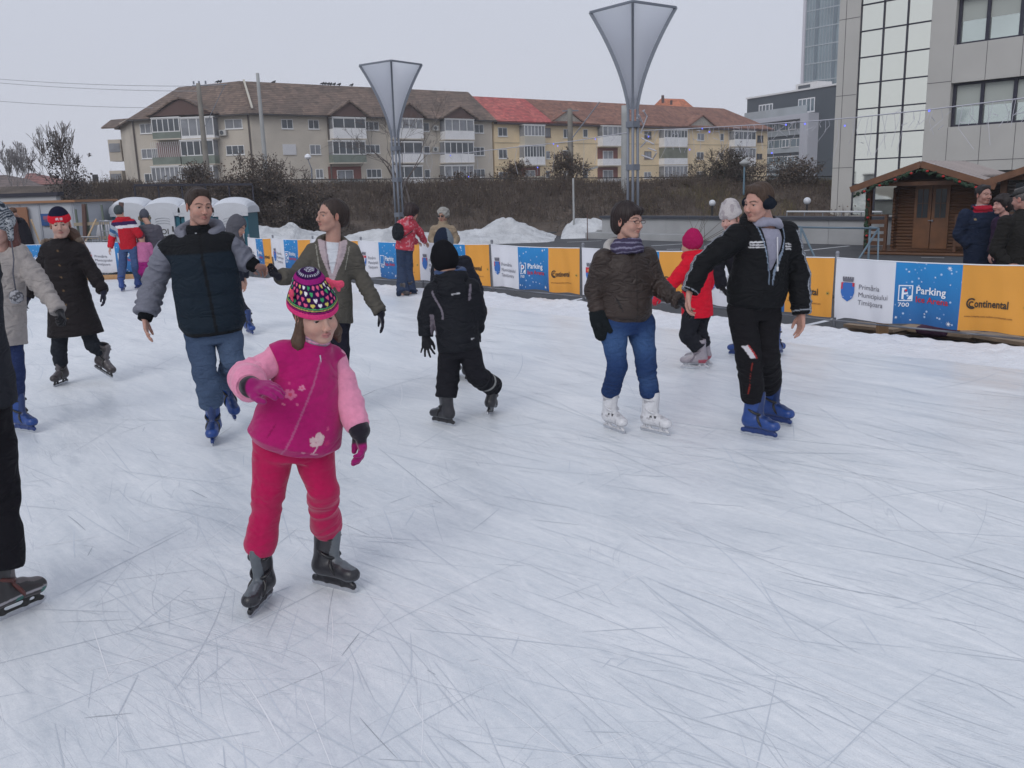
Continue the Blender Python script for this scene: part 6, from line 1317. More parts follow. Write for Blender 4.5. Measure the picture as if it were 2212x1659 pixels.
# ================================================================== buildings
GLASS = material('window_glass', (.055, .065, .075), rough=.08, spec=.6, noise=(.5, .5, 2)); GLASSP = material('window_curtained', (.22, .23, .25), rough=.25, spec=.5, noise=(.7, .35, 3))
GLASSR = material('window_purple', (.10, .05, .06), rough=.2, noise=(.6, .3, 2))
FRAME = material('window_frame', (.72, .72, .72), rough=.5); FRAMEB = material('window_frame_brown', (.16, .12, .10), rough=.6)
def plaster(name, col, amt=.14): return material(name, col, rough=.92, noise=(.35, amt, 9), bump=(6, .25, .02))
GREYW = plaster('grey_render', (.52, .47, .40)); YELW = plaster('yellow_render', (.74, .59, .38)); CREAM = plaster('cream_render', (.50, .47, .40), .08)
def tiles(name, c0, c1, ang):
 m = bpy.data.materials.new(name); m.use_nodes = True; N = m.node_tree.nodes; L = m.node_tree.links; b = N['Principled BSDF']; g = N.new('ShaderNodeNewGeometry')
 mp_ = N.new('ShaderNodeMapping'); mp_.vector_type = 'TEXTURE'; mp_.inputs['Rotation'].default_value = (0, 0, ang); L.new(g.outputs['Position'], mp_.inputs[0])
 n = N.new('ShaderNodeTexNoise'); n.inputs['Scale'].default_value = .35; n.inputs['Detail'].default_value = 8; L.new(g.outputs['Position'], n.inputs['Vector'])
 n2 = N.new('ShaderNodeTexVoronoi'); n2.inputs['Scale'].default_value = 2.2; L.new(g.outputs['Position'], n2.inputs['Vector'])
 w = N.new('ShaderNodeTexWave'); w.bands_direction = 'Z'; w.inputs['Scale'].default_value = 1.3; w.inputs['Distortion'].default_value = .6; w.inputs['Detail'].default_value = 1; L.new(g.outputs['Position'], w.inputs['Vector'])
 mx = N.new('ShaderNodeMix'); mx.data_type = 'RGBA'; mx.inputs[6].default_value = (*c0, 1); mx.inputs[7].default_value = (*c1, 1)
 mr = N.new('ShaderNodeMapRange'); mr.inputs[1].default_value = .35; mr.inputs[2].default_value = .65; L.new(n.outputs[0], mr.inputs[0]); L.new(mr.outputs[0], mx.inputs[0])
 v = N.new('ShaderNodeMapRange'); v.inputs[3].default_value = .62; v.inputs[4].default_value = 1.3; L.new(n2.outputs['Color'], v.inputs[0]); s1 = N.new('ShaderNodeVectorMath'); s1.operation = 'SCALE'; L.new(mx.outputs[2], s1.inputs[0]); L.new(v.outputs[0], s1.inputs['Scale'])
 v2 = N.new('ShaderNodeMapRange'); v2.inputs[3].default_value = .7; v2.inputs[4].default_value = 1.12; L.new(w.outputs[0], v2.inputs[0]); s2 = N.new('ShaderNodeVectorMath'); s2.operation = 'SCALE'; L.new(s1.outputs[0], s2.inputs[0]); L.new(v2.outputs[0], s2.inputs['Scale'])
 L.new(s2.outputs[0], b.inputs['Base Color']); b.inputs['Roughness'].default_value = .9
 bp = N.new('ShaderNodeBump'); bp.inputs['Strength'].default_value = .4; bp.inputs['Distance'].default_value = .08; L.new(w.outputs[0], bp.inputs['Height']); L.new(bp.outputs[0], b.inputs['Normal']); return m
class Facade:
 def __init__(s, A, B):
  s.A = V3(A[0], A[1], 0); d = V3(B[0], B[1], 0) - s.A; s.len = np.linalg.norm(d); s.d = d / s.len; s.n = V3(s.d[1], -s.d[0], 0)   # n faces the camera side
  if np.dot(s.n, EYEP - s.A) < 0: s.n = -s.n
 def sz(s, u, v): p = on_plane(u, v, s.A, s.n); return (p - s.A) @ s.d, p[2]
 def rect(s, u0, v0, u1, v1): um, vm = (u0 + u1) / 2, (v0 + v1) / 2; return s.sz(u0, vm)[0], s.sz(u1, vm)[0], s.sz(um, v1)[1], s.sz(um, v0)[1]
 def pt(s, a, z, out=0.0): return s.A + s.d * a + s.n * out + V3(0, 0, z)
 def box(s, B, s0, s1, z0, z1, o0, o1): return B.box(s.pt((s0 + s1) / 2, (z0 + z1) / 2, (o0 + o1) / 2), (s1 - s0, abs(o1 - o0), z1 - z0), np.stack([s.d, -s.n, V3(0, 0, 1)], 1))
 def window(s, parent, r, panes=2, pane=GLASS, frame=FRAME, fw=.07, rows=1, out=.0, name='window', sill=True):
  s0, s1, z0, z1 = r; B = MB(); o = out
  for a, b, c, d in ((s0, s1, z1 - fw, z1), (s0, s1, z0, z0 + fw), (s0, s0 + fw, z0 + fw, z1 - fw), (s1 - fw, s1, z0 + fw, z1 - fw)): s.box(B, a, b, c, d, o - .01, o + .05)
  for i in range(1, panes): x = s0 + (s1 - s0) * i / panes; s.box(B, x - fw * .5, x + fw * .5, z0 + fw, z1 - fw, o - .01, o + .045)
  for i in range(1, rows): z = z0 + (z1 - z0) * i / rows; s.box(B, s0 + fw, s1 - fw, z - fw * .5, z + fw * .5, o - .01, o + .04)
  if sill: s.box(B, s0 - .06, s1 + .06, z0 - .07, z0 - .003, o - .01, o + .10)
  w = B.build(name, frame, parent); B = MB(); s.box(B, s0 + fw * .5, s1 - fw * .5, z0 + fw * .5, z1 - fw * .5, o - .04, o + .015); B.build('pane', pane, w); return w
ANG = math.atan2(56, 72.8)
T_BROWN = tiles('brown_roof_tiles', (.135, .098, .078), (.20, .14, .108), ANG); T_RED = tiles('red_roof_tiles', (.42, .085, .08), (.50, .14, .12), ANG); T_ORG = tiles('russet_roof_tiles', (.22, .10, .07), (.29, .14, .095), ANG); T_NEW = tiles('orange_roof_tiles', (.52, .16, .07), (.58, .20, .10), ANG)
def quad_solid(B, pts, th=.18):
 a = [np.array(p, float) for p in pts]; n = nrm(np.cross(a[1] - a[0], a[-1] - a[0])); n = n if n[2] > 0 else -n; m = len(a)
 B.add(a + [p - n * th for p in a], [tuple(range(m)), tuple(range(2 * m - 1, m - 1, -1))] + [(i, i + m, (i + 1) % m + m, (i + 1) % m) for i in range(m)])
def balcony(F, parent, u0, u1, levels, out=1.15):
 """levels rows (kind, v glass top, v glass bottom, v parapet bottom, parapet material)"""
 um = (u0 + u1) / 2
 for kind, vt, vg, vp, pm, npn in levels:
  s0, s1, zg, zt = F.rect(u0, vt, u1, vg); zp = F.sz(um, vp)[1]
  k = 1 - out / (np.linalg.norm(F.pt((s0 + s1) / 2, 0)[:2]) + 1e-9); zc = EYE; zg, zt, zp = [zc + (z - zc) * k for z in (zg, zt, zp)]
  B = MB(); F.box(B, s0, s1, zp, zg, .0, out); bal = B.build('balcony', pm, parent)
  B = MB(); F.box(B, s0 - .05, s1 + .05, zp - .14, zp - .003, 0, out + .05); B.build('slab', GREYW, bal)
  if kind == 'glass': 
   F.window(bal, (s0, s1, zg + .003, zt), npn, GLASS if npn % 2 else GLASSP, FRAME, .09, 1, out - .06, 'glazing', False)
   B = MB(); F.box(B, s0 + .02, s0 + .08, zg, zt, .02, out - .1); F.box(B, s1 - .08, s1 - .02, zg, zt, .02, out - .1); F.box(B, s0 + .1, s1 - .1, zg, zt, .05, .3); B.build('side_glass', GLASSP, bal)
   B = MB(); F.box(B, s0 - .05, s1 + .05, zt + .003, zt + .12, 0, out + .05); B.build('canopy', FRAME, bal)
  elif kind == 'open':
   B = MB(); F.box(B, s0, s1, zg, zt, .01, .05); B.build('back_wall', material('red_loggia', (.20, .075, .06), rough=.9), bal); F.window(bal, (s0 + (s1 - s0) * .25, s1 - (s1 - s0) * .25, zg - .3, zt - .4), 2, GLASSP, FRAME, .08, 1, .07)
  elif kind == 'bars':
   B = MB(); F.box(B, s0, s1, zg, zt, .01, .05); B.build('back_wall', material('rose_loggia', (.26, .17, .16), rough=.9), bal); B = MB()
   for i in range(15): x = s0 + (s1 - s0) * i / 14; F.box(B, x - .02, x + .02, zg, zt, out - .05, out - .01)
   B.build('bars', FRAME, bal)
  elif kind == 'blind':
   B = MB(); F.box(B, s0, s1, zg, zt, .02, out - .04); B.build('blind', material('green_blind', (.17, .18, .14), rough=.8, noise=(1, .3, 4)), bal)
def ac(F, parent, u, v):
 s, z = F.sz(u, v); B = MB(); F.box(B, s - .4, s + .4, z - .3, z + .3, .1, .42); a = B.build('air_conditioner', material('ac_white', (.5, .5, .48), rough=.5), parent)
 B = MB(); B.tube([F.pt(s - .08, z, .43), F.pt(s - .08, z, .45)], .22, 14); B.build('fan', GLASS, a)
def gable(F, parent, u0, u1, vb, vp, mat_roof, fill, over=.35, out=1.3, curve=0.0):
 """small pediment roof over a balcony stack"""
 s0, zb = F.sz(u0, vb); s1, _ = F.sz(u1, vb); sm = (s0 + s1) / 2; zp = F.sz((u0 + u1) / 2, vp)[1]; k = 1 - out / np.linalg.norm(F.pt(sm, 0)[:2]); zb = EYE + (zb - EYE) * k; zp = EYE + (zp - EYE) * k
 back = -((zp - zb) / .62 + .6); B = MB()
 for sa, sb in ((s0 - over, sm), (s1 + over, sm)):
  n = 6; pts = []
  for i in range(n + 1):
   t = i / n; x = sa + (sb - sa) * t; z = zb - .15 + (zp + .15 - zb) * (t - curve * math.sin(t * math.pi * 2) * .5); pts.append((x, z))
  for (x0, z0), (x1, z1) in zip(pts[:-1], pts[1:]): quad_solid(B, [F.pt(x0, z0, out + .15), F.pt(x1, z1, out + .15), F.pt(x1, z1, back), F.pt(x0, z0, back)], .16)
 g = B.build('gable_roof', mat_roof, parent); B = MB(); B.add([F.pt(s0, zb - .25, out - .1), F.pt(s1, zb - .25, out - .1), F.pt(sm, zp - .15, out - .1), F.pt(s0, zb - .25, -.0), F.pt(s1, zb - .25, -.0), F.pt(sm, zp - .15, -.0)], [(0, 1, 2), (3, 5, 4), (0, 3, 4, 1), (1, 4, 5, 2), (2, 5, 3, 0)]); B.build('pediment', fill, g)
def build_grey_block():
 A = atZ(540, 240, 11.); Bp = atZ(1062, 256, 11.); C = atZ(286, 252, 11.); E = atZ(262, 262, 11.) + V3(-1.5, 3, 0)
 F = Facade(A, Bp); G = Facade(C, A); H = Facade(E, C)
 root = empty('apartment_block', tuple(map(float, (A + Bp) / 2 * V3(1, 1, 0))), 0, 'grey three-storey apartment block with brown tiled roof and white glazed balconies', 'apartment block')
 D = 11.0; bk = -F.n * D; B = MB(); low = -.4; top = 11.05
 outl = [E, C, A, Bp, Bp + bk, A + bk + F.d * 1.5, C + V3(2, D + 3, 0), E + V3(1, 6, 0)]
 n = len(outl); B.add([(p[0], p[1], low) for p in outl] + [(p[0], p[1], top) for p in outl], [tuple(range(n))[::-1], tuple(range(n, 2 * n))] + [(i, (i + 1) % n, n + (i + 1) % n, n + i) for i in range(n)]); B.build('wall', GREYW, root)
 ov = .7; rz = on_plane(760, 185.5, F.A - F.n * (D / 2), F.n)[2]
 def rp(f, s, off, z): q = f.pt(s, z, off); return q
 R1 = F.pt(F.len + .3, rz, -D / 2); L2 = (np.linalg.norm(A - C)); 
 R0 = on_plane(517, 175, F.A - F.n * (D / 2), F.n); rl = on_plane(385, 181, G.A - G.n * (D / 2), G.n); rl[2] = R0[2] * .985
 ez = 10.75; e1 = F.pt(F.len + .3, ez, ov); e0 = A + nrm(F.n + G.n) * ov * 1.05; e0[2] = ez; ec = C + nrm(G.n + H.n) * ov * 1.1; ec[2] = ez - .1; ee = E + H.n * ov; ee[2] = ez - .3
 B = MB(); quad_solid(B, [e0, e1, R1, R0]); quad_solid(B, [ec, e0, R0, rl]); quad_solid(B, [ee, ec, rl]); e1b = F.pt(F.len + .3, ez, -D - ov); e0b = F.pt(0, ez, -D - ov); quad_solid(B, [R0, R1, e1b, e0b]); eb = E + V3(1, 8, 0); eb[2] = ez; quad_solid(B, [rl, R0, e0b, eb]); quad_solid(B, [ee, rl, eb]); rf = B.build('roof', T_BROWN, root)
 B = MB(); ll = H.A + V3(-2.2, 1.5, 0); ll[2] = 11.3
 quad_solid(B, [ee + V3(-1.9, .8, .2), ee + V3(.6, -.2, .15), ee + V3(2.6, 2.5, 1.4), ee + V3(-1.7, 3.5, 1.3)]); B.build('side_roof', T_BROWN, root)
 B = MB(); B.bar(e0 + V3(0, 0, -.12), e1 + V3(0, 0, -.12), .14, .14); B.bar(ec + V3(0, 0, -.12), e0 + V3(0, 0, -.12), .14, .14); B.build('gutter', material('dark_gutter', (.05, .045, .045), rough=.6), root)
 for (a, b) in (((536, 248), (548, 400)), ((287, 262), (305, 415)), ((706, 250), (713, 405))):
  f = F if a[0] > 541 or a[0] > 700 else G
  s, z = f.sz(*a); B = MB(); B.tube([f.pt(s, 10.6, .12), f.pt(s, 0, .12)], .09, 8); B.build('downpipe', material('rust_pipe', (.10, .08, .07), rough=.7), root)
 W = [(607.5, 257.5, 632.5, 278.3, 2, GLASS), (665.5, 258.8, 688.8, 278.8, 2, GLASS), (785.5, 262.5, 818, 281.3, 3, GLASS), (914, 265, 927, 284, 1, GLASS), (1015.5, 268.8, 1044.3, 287.5, 3, GLASS), (669, 312.5, 693, 333.8, 2, GLASSP), (789, 312.5, 820.5, 331.3, 3, GLASS), (915.5, 316, 928, 332.5, 1, GLASS), (1019, 317.5, 1046, 336.3, 3, GLASS),
         (681.8, 365, 698.5, 385, 2, GLASSP), (791.8, 365, 824, 384, 3, GLASS), (917, 366, 929, 384, 1, GLASS), (1019, 365, 1047.5, 383.3, 3, GLASS)]
 for u0, v0, u1, v1, k, g in W: F.window(root, F.rect(u0, v0, u1, v1), k, g)
 B = MB(); r = F.rect(610.5, 311.8, 638.8, 334.5); F.box(B, *r, 0, .12); B.build('shutter', material('shutter_white', (.6, .6, .62), rough=.6, bump=(8, .2, .02)), root)
 for u0, v0, u1, v1, k, g in ((302.5, 267, 337.5, 288.3, 3, GLASSP), (306, 321, 341, 342.5, 3, GLASSP), (312.5, 374.3, 347.5, 395, 3, GLASS), (485.8, 257.5, 523.8, 278.3, 2, GLASSP), (488.8, 313.8, 528, 334.5, 3, GLASS)): G.window(root, G.rect(u0, v0, u1, v1), k, g)
 WH = material('balcony_white', (.76, .76, .77), rough=.7, noise=(1.2, .08, 4)); GN = material('balcony_green', (.17, .20, .17), rough=.7, noise=(1, .2, 4)); GY = material('balcony_grey', (.24, .27, .28), rough=.7, noise=(1, .2, 4))
 balcony(F, root, 709, 780, [('glass', 255, 278, 298.8, WH, 3), ('glass', 305, 334, 351, GN, 5), ('open', 359, 389, 402, GY, 2)])
 balcony(F, root, 843, 903, [('glass', 257, 279, 299, WH, 4), ('glass', 307, 334, 351, WH, 3), ('glass', 359, 385, 405, WH, 3)])
 balcony(F, root, 950, 1013, [('glass', 258, 284, 301, WH, 4), ('glass', 307, 334, 351, WH, 5), ('glass', 358, 384, 404, WH, 4)])
 balcony(G, root, 339, 399, [('glass', 255, 285, 299, GN, 5), ('bars', 306, 339, 355, GN, 2), ('glass', 360, 392, 402, WH, 6)])
 balcony(G, root, 401, 472, [('glass', 254, 294, 298, WH, 4), ('glass', 303, 336, 354, GN, 5), ('glass', 360, 391, 402, WH, 4)])
 for u, v in ((484, 287), (938, 277), (938, 323)): ac(G if u < 540 else F, root, u, v)
 PF = material('gable_fill', (.11, .065, .055), rough=.9)
 gable(F, root, 705, 782, 245, 216, T_BROWN, PF); gable(F, root, 838, 905, 248, 221, T_BROWN, PF); gable(F, root, 946, 1016, 251, 228, T_BROWN, PF); gable(G, root, 337, 470, 246, 209, T_BROWN, PF, .5, 1.3, .12)
 for u, v0, v1 in ((256, 304, 347), (259, 370, 405)):   # projecting side balconies at the left end
  c = atY(u, (v0 + v1) / 2, 112); h = (v1 - v0) * 112 / 1900; B = MB(); B.box(c, (1.5, 2, h)); b_ = B.build('side_balcony', GREYW, root); B = MB(); B.box(c + V3(0, -.02, h * .12), (1.3, 2.1, h * .4)); B.build('pane', GLASSP, b_)
 c = on_plane(548, 186, F.A - F.n * 3.2, F.n); B = MB(); B.bar(F.pt(.2, 11.2, .2) + V3(0, 0, .1), R0 + V3(.5, 0, .12), .22, .1); B.build('flashing', CREAM, rf)
 return F, rz, D
def build_yellow_block(F, rz, D):
 s0 = F.len + .33; s1 = F.sz(1659, 274)[0]; root = empty('apartment_block', tuple(map(float, F.pt((s0 + s1) / 2, 0))), 0, 'long yellow apartment block, part of its roof bright red and the rest brown', 'apartment block')
 B = MB(); F.box(B, s0, s1, -.4, 10.85, -D, 0); B.build('wall', YELW, root)
 ez = 10.7; ov = .75; rzz = on_plane(1240, 218.5, F.A - F.n * (D / 2), F.n)[2]; sr = F.sz(1188, 255)[0]; m = lambda s, o, z: F.pt(s, z, o)
 se = on_plane(1563, 236, F.A - F.n * (D / 2), F.n); se = (se - F.A) @ F.d
 B = MB(); quad_solid(B, [m(s0, ov, ez), m(sr, ov, ez), m(sr - .0, -D / 2, rzz), m(s0, -D / 2, rzz)]); quad_solid(B, [m(s0, -D - ov, ez), m(sr, -D - ov, ez), m(sr, -D / 2, rzz), m(s0, -D / 2, rzz)]); B.build('roof', T_RED, root)
 B = MB(); quad_solid(B, [m(sr + .01, ov, ez), m(s1 + .8, ov, ez - .1), m(se, -D / 2, rzz), m(sr + .01, -D / 2, rzz)]); quad_solid(B, [m(s1 + .8, ov, ez - .1), m(s1 + .8, -D - ov, ez - .1), m(se, -D / 2, rzz)]); quad_solid(B, [m(sr, -D - ov, ez), m(s1 + .8, -D - ov, ez - .1), m(se, -D / 2, rzz), m(sr, -D / 2, rzz)]); B.build('roof', T_ORG, root)
 B = MB(); F.box(B, s0, s1 + .7, ez - .40, ez - .18, 0, ov - .05); B.build('eaves', material('dark_eaves', (.055, .035, .04), rough=.8), root)
 B = MB()
 for v in (309.5, 358.5): z = F.sz(1240, v)[1]; F.box(B, s0, s1, z - .06, z + .06, 0, .05)
 B.build('string_course', plaster('pale_yellow', (.52, .43, .28)), root)
 X = lambda z: 1106 + .25 * z; Yv = lambda z: 121.3 + .25 * z
 ws = [(287, 620, 333, 700), (443, 630, 500, 706), (613, 632, 653, 700), (950, 645, 985, 710), (1143, 650, 1203, 715), (1478, 665, 1512, 725), (1600, 668, 1660, 730), (1798, 670, 1828, 730), (2118, 685, 2170, 745),
          (292, 820, 328, 888), (440, 812, 500, 880), (948, 822, 975, 882), (1143, 822, 1203, 888), (1472, 825, 1503, 885), (1595, 828, 1655, 892), (1795, 835, 1822, 890), (2113, 843, 2160, 890), (290, 990, 328, 1050), (440, 990, 500, 1058), (610, 990, 655, 1052), (945, 995, 975, 1052), (1140, 1000, 1200, 1057), (1470, 1000, 1503, 1053), (1592, 995, 1650, 1055)]
 for i, (a, b, c, d) in enumerate(ws): F.window(root, F.rect(X(a), Yv(b), X(c), Yv(d)), 2 if c - a > 45 else 1, GLASS if i % 3 else GLASSP, FRAME if i % 4 else FRAMEB, .06)
 for (a, b, c, d) in ((1075.5, 275.5, 1095.5, 294.5), (1076.8, 322.5, 1095.5, 342.5), (1077, 371, 1096, 387)): F.window(root, F.rect(a, b, c, d), 2, GLASS)
 WH = MATS['balcony_white']; CR = CREAM
 balcony(F, root, X(62), X(240), [('glass', 271, 294, 311, CR, 6), ('glass', 315, 340, 356, WH, 7), ('open', 361, 381, 398, CR, 3)])
 balcony(F, root, X(738), X(912), [('glass', 273, 294, 315, WH, 4), ('open', 319, 343, 357, WH, 2), ('open', 361, 386, 399, material('balcony_speckled', (.42, .42, .42), rough=.8, noise=(6, .5, 2)), 2)])
 balcony(F, root, X(1270), X(1470), [('glass', 281, 298, 317, WH, 7), ('blind', 318, 342, 355, WH, 3), ('glass', 359, 384, 396, WH, 6)])
 balcony(F, root, X(1877), X(2060), [('glass', 284, 302, 316, WH, 5), ('glass', 321, 341, 359, WH, 6)])
 PF = material('pediment_tiles', (.36, .33, .29), rough=.9, noise=(4, .25, 3))
 gable(F, root, 1185, 1258, 262, 236, T_ORG, PF, .3, .5); gable(F, root, 1480, 1544, 272, 248, T_ORG, PF, .3, .5)
def build_far_house():
 root = empty('house', tuple(map(float, atY(1450, 380, 190) * V3(1, 1, 0))), 0, 'house behind the yellow block showing only its bright orange hipped roof and chimney', 'house')
 B = MB(); c = [atY(1395, 250, 180), atY(1505, 250, 186), atY(1530, 250, 200), atY(1420, 250, 196)]
 for p in c: p[2] = 15.6
 r0 = atY(1428, 212.5, 188); r1 = atY(1477, 214, 192); quad_solid(B, [c[0], c[1], r1, r0]); quad_solid(B, [c[1], c[2], r1]); quad_solid(B, [c[3], c[0], r0]); quad_solid(B, [c[2], c[3], r0, r1]); rf = B.build('roof', T_NEW, root)
 B = MB(); k = [p * V3(1, 1, 0) for p in c]; cc = sum(k) / 4; k = [cc + (p - cc) * .93 for p in k]; B.add([p + V3(0, 0, -.4) for p in k] + [p + V3(0, 0, 15.5) for p in k], [(0, 1, 5, 4), (1, 2, 6, 5), (2, 3, 7, 6), (3, 0, 4, 7), (4, 5, 6, 7)]); B.build('wall', CREAM, root)
 B = MB(); B.tube([atY(1432, 222, 184), atY(1431.5, 206, 184)], .28, 8); B.tube([atY(1450, 226, 184), atY(1450, 217, 184)], .25, 8); B.build('chimney', material('chimney_dark', (.09, .05, .045), rough=.9), rf)
def build_low_houses():
 for i, (u0, u1, vt, vp, up, lab, wc, Y) in enumerate(((-20, 66, 403, 378, 5, 'low grey house with a dull brown roof at the left edge behind the bare tree', (.22, .22, .21), 118), (52, 122, 398, 374, 66, 'low house with a reddish hipped roof left of the ivy-grown tree', (.23, .24, .22), 122), (206, 258, 414, 408, 230, 'distant low grey roofline between the small pole and the grey block', (.2, .2, .2), 130))):
  a = atY(u0, vt, Y); b = atY(u1, vt, Y); root = empty('house', tuple(map(float, (a + b) / 2 * V3(1, 1, 0))), 0, lab, 'house'); W = b[0] - a[0]; zt = (a[2] + b[2]) / 2
  B = MB(); B.box(((a[0] + b[0]) / 2, Y + 4, (zt - .4) / 2), (W * .96, 8, zt + .4)); B.build('wall', plaster('far_render' + str(i), wc), root)
  p = atY(up, vp, Y + 4); B = MB(); e = [V3(a[0] - .3, Y - .5, zt), V3(b[0] + .3, Y - .5, zt), V3(b[0] + .3, Y + 8.5, zt), V3(a[0] - .3, Y + 8.5, zt)]; q0 = V3(p[0] - .1 * W, Y + 4, p[2]); q1 = V3(p[0] + .1 * W, Y + 4, p[2])
  quad_solid(B, [e[0], e[1], q1, q0], .1); quad_solid(B, [e[1], e[2], q1], .1); quad_solid(B, [e[3], e[0], q0], .1); quad_solid(B, [e[2], e[3], q0, q1], .1); B.build('roof', tiles('far_tiles' + str(i), (.24, .10, .09) if i == 1 else (.15, .11, .10), (.28, .13, .11) if i == 1 else (.17, .13, .12), 0), root)
def build_modern():
 A = atY(1612, 300, 182); Bp = atY(1806, 300, 160); F = Facade(A, Bp); root = empty('modern_building', tuple(map(float, A * V3(1, 1, 0))), 0, 'dark charcoal modern building with a white-framed glass front and rooftop unit', 'building')
 s1 = F.len + 8; zt = F.sz(1700, 201)[1]; B = MB(); F.box(B, 0, s1, -.4, zt, -12, 0); DK = material('charcoal_cladding', (.06, .075, .09), rough=.7, noise=(.4, .08, 3)); B.build('wall', DK, root)
 B = MB(); F.box(B, -.15, s1, zt + .003, zt + .3, -12, .25); B.build('coping', FRAME, root)
 BG = material('blue_glass', (.15, .20, .23), rough=.12, spec=.7, noise=(.25, .35, 3)); BGL = material('pale_glass', (.38, .42, .45), rough=.2, noise=(.3, .15, 3))
 WF = material('white_cladding', (.46, .47, .52), rough=.6)
 sa, _ = F.sz(1622, 320); sb, _ = F.sz(1748, 320); sc_, _ = F.sz(1766, 320); ztop = F.sz(1700, 252)[1]; zin = F.sz(1700, 262)[1]
 B = MB(); F.box(B, sa, sc_, zin, ztop, 0, 2.4); F.box(B, sb, sc_, -.3, zin - .003, 0, 2.4); F.box(B, sa, sa + .9, -.3, zin - .003, 0, 2.4); fr = B.build('white_frame', WF, root)
 nf = 5
 for i in range(nf):
  z1 = zin - .1 - i * (zin + .0) / 4.1; z0 = z1 - zin / 5.0 * .62
  F.window(root, (sa + .95, sb - .05, z0, z1), 10, BG, FRAME, .10, 1, .25, 'window_band', False); B = MB(); F.box(B, sa + .92, sb - .02, z0 - zin / 5.0 * .36, z0 - .02, 0, .3); B.build('spandrel', BGL, root)
  x = sa + (sb - sa) * (.68 - .1 * (i % 2)); F.window(root, (x, x + 2.1, z0, z1), 2, BG, material('frame_bright', (.75, .75, .77)), .17, 1, .45, 'window', False)
 for a, b, c, d in ((1725, 212, 1761, 243), (1640, 225, 1670, 252)): F.window(root, F.rect(a, b, c, d), 4, BG, material('frame_bright', (.75, .75, .77)), .2, 1, .08)
 B = MB(); s_, z_ = F.sz(1628, 256); s2, z2 = F.sz(1764, 240); F.box(B, s_, s2, ztop + .003, ztop + 1.4, 2.2, 2.3); B.build('balustrade', BGL, root)
 c = on_plane(1748, 186, F.A - F.n * 3, F.n); B = MB(); F.box(B, (c - F.A) @ F.d - 2.9, (c - F.A) @ F.d + 2.6, zt + .35, zt + 1.6, -6, -2.4); u_ = B.build('rooftop_unit', material('unit_white', (.62, .61, .6), rough=.6), root)
 B = MB(); F.box(B, (c - F.A) @ F.d - 2.2, (c - F.A) @ F.d + .9, zt + .6, zt + 1.25, -2.4, -2.36); B.build('vent', GLASS, u_)
 P = atY(1735, 150, 235); Q = atY(1822, 150, 226); F = Facade(P, Q); root = empty('glass_tower', tuple(map(float, P * V3(1, 1, 0))), 0, 'tall pale glass tower rising behind the charcoal building', 'tower')
 TG = material('tower_glass', (.20, .26, .29), rough=.15, spec=.6, noise=(.12, .25, 3)); B = MB(); F.box(B, 0, F.len, -.4, 74, -14, 0); B.build('wall', TG, root)
 B = MB(); F.box(B, -.35, .35, -.4, 74.2, -14.2, .5); F.box(B, F.len - .9, F.len + .3, -.4, 74.2, -14.2, .5); B.build('corner_post', material('tower_white', (.56, .55, .6), rough=.6), root)
 B = MB()
 for i in range(18): F.box(B, .36, F.len - .91, i * 4.2 + 1, i * 4.2 + 1.25, 0, .12)
 for k in range(1, 12): x = .36 + (F.len - 1.3) * k / 12; F.box(B, x - .04, x + .05, 0, 74, .0, .09)
 B.build('mullions', material('tower_mullion', (.36, .40, .43), rough=.5), root)
 B = MB()
 for x in (.30, .74): F.box(B, F.len * x - .35, F.len * x + .5, 0, 74, 0, .10)
 B.build('fin', material('tower_dark', (.13, .17, .20), rough=.4), root)
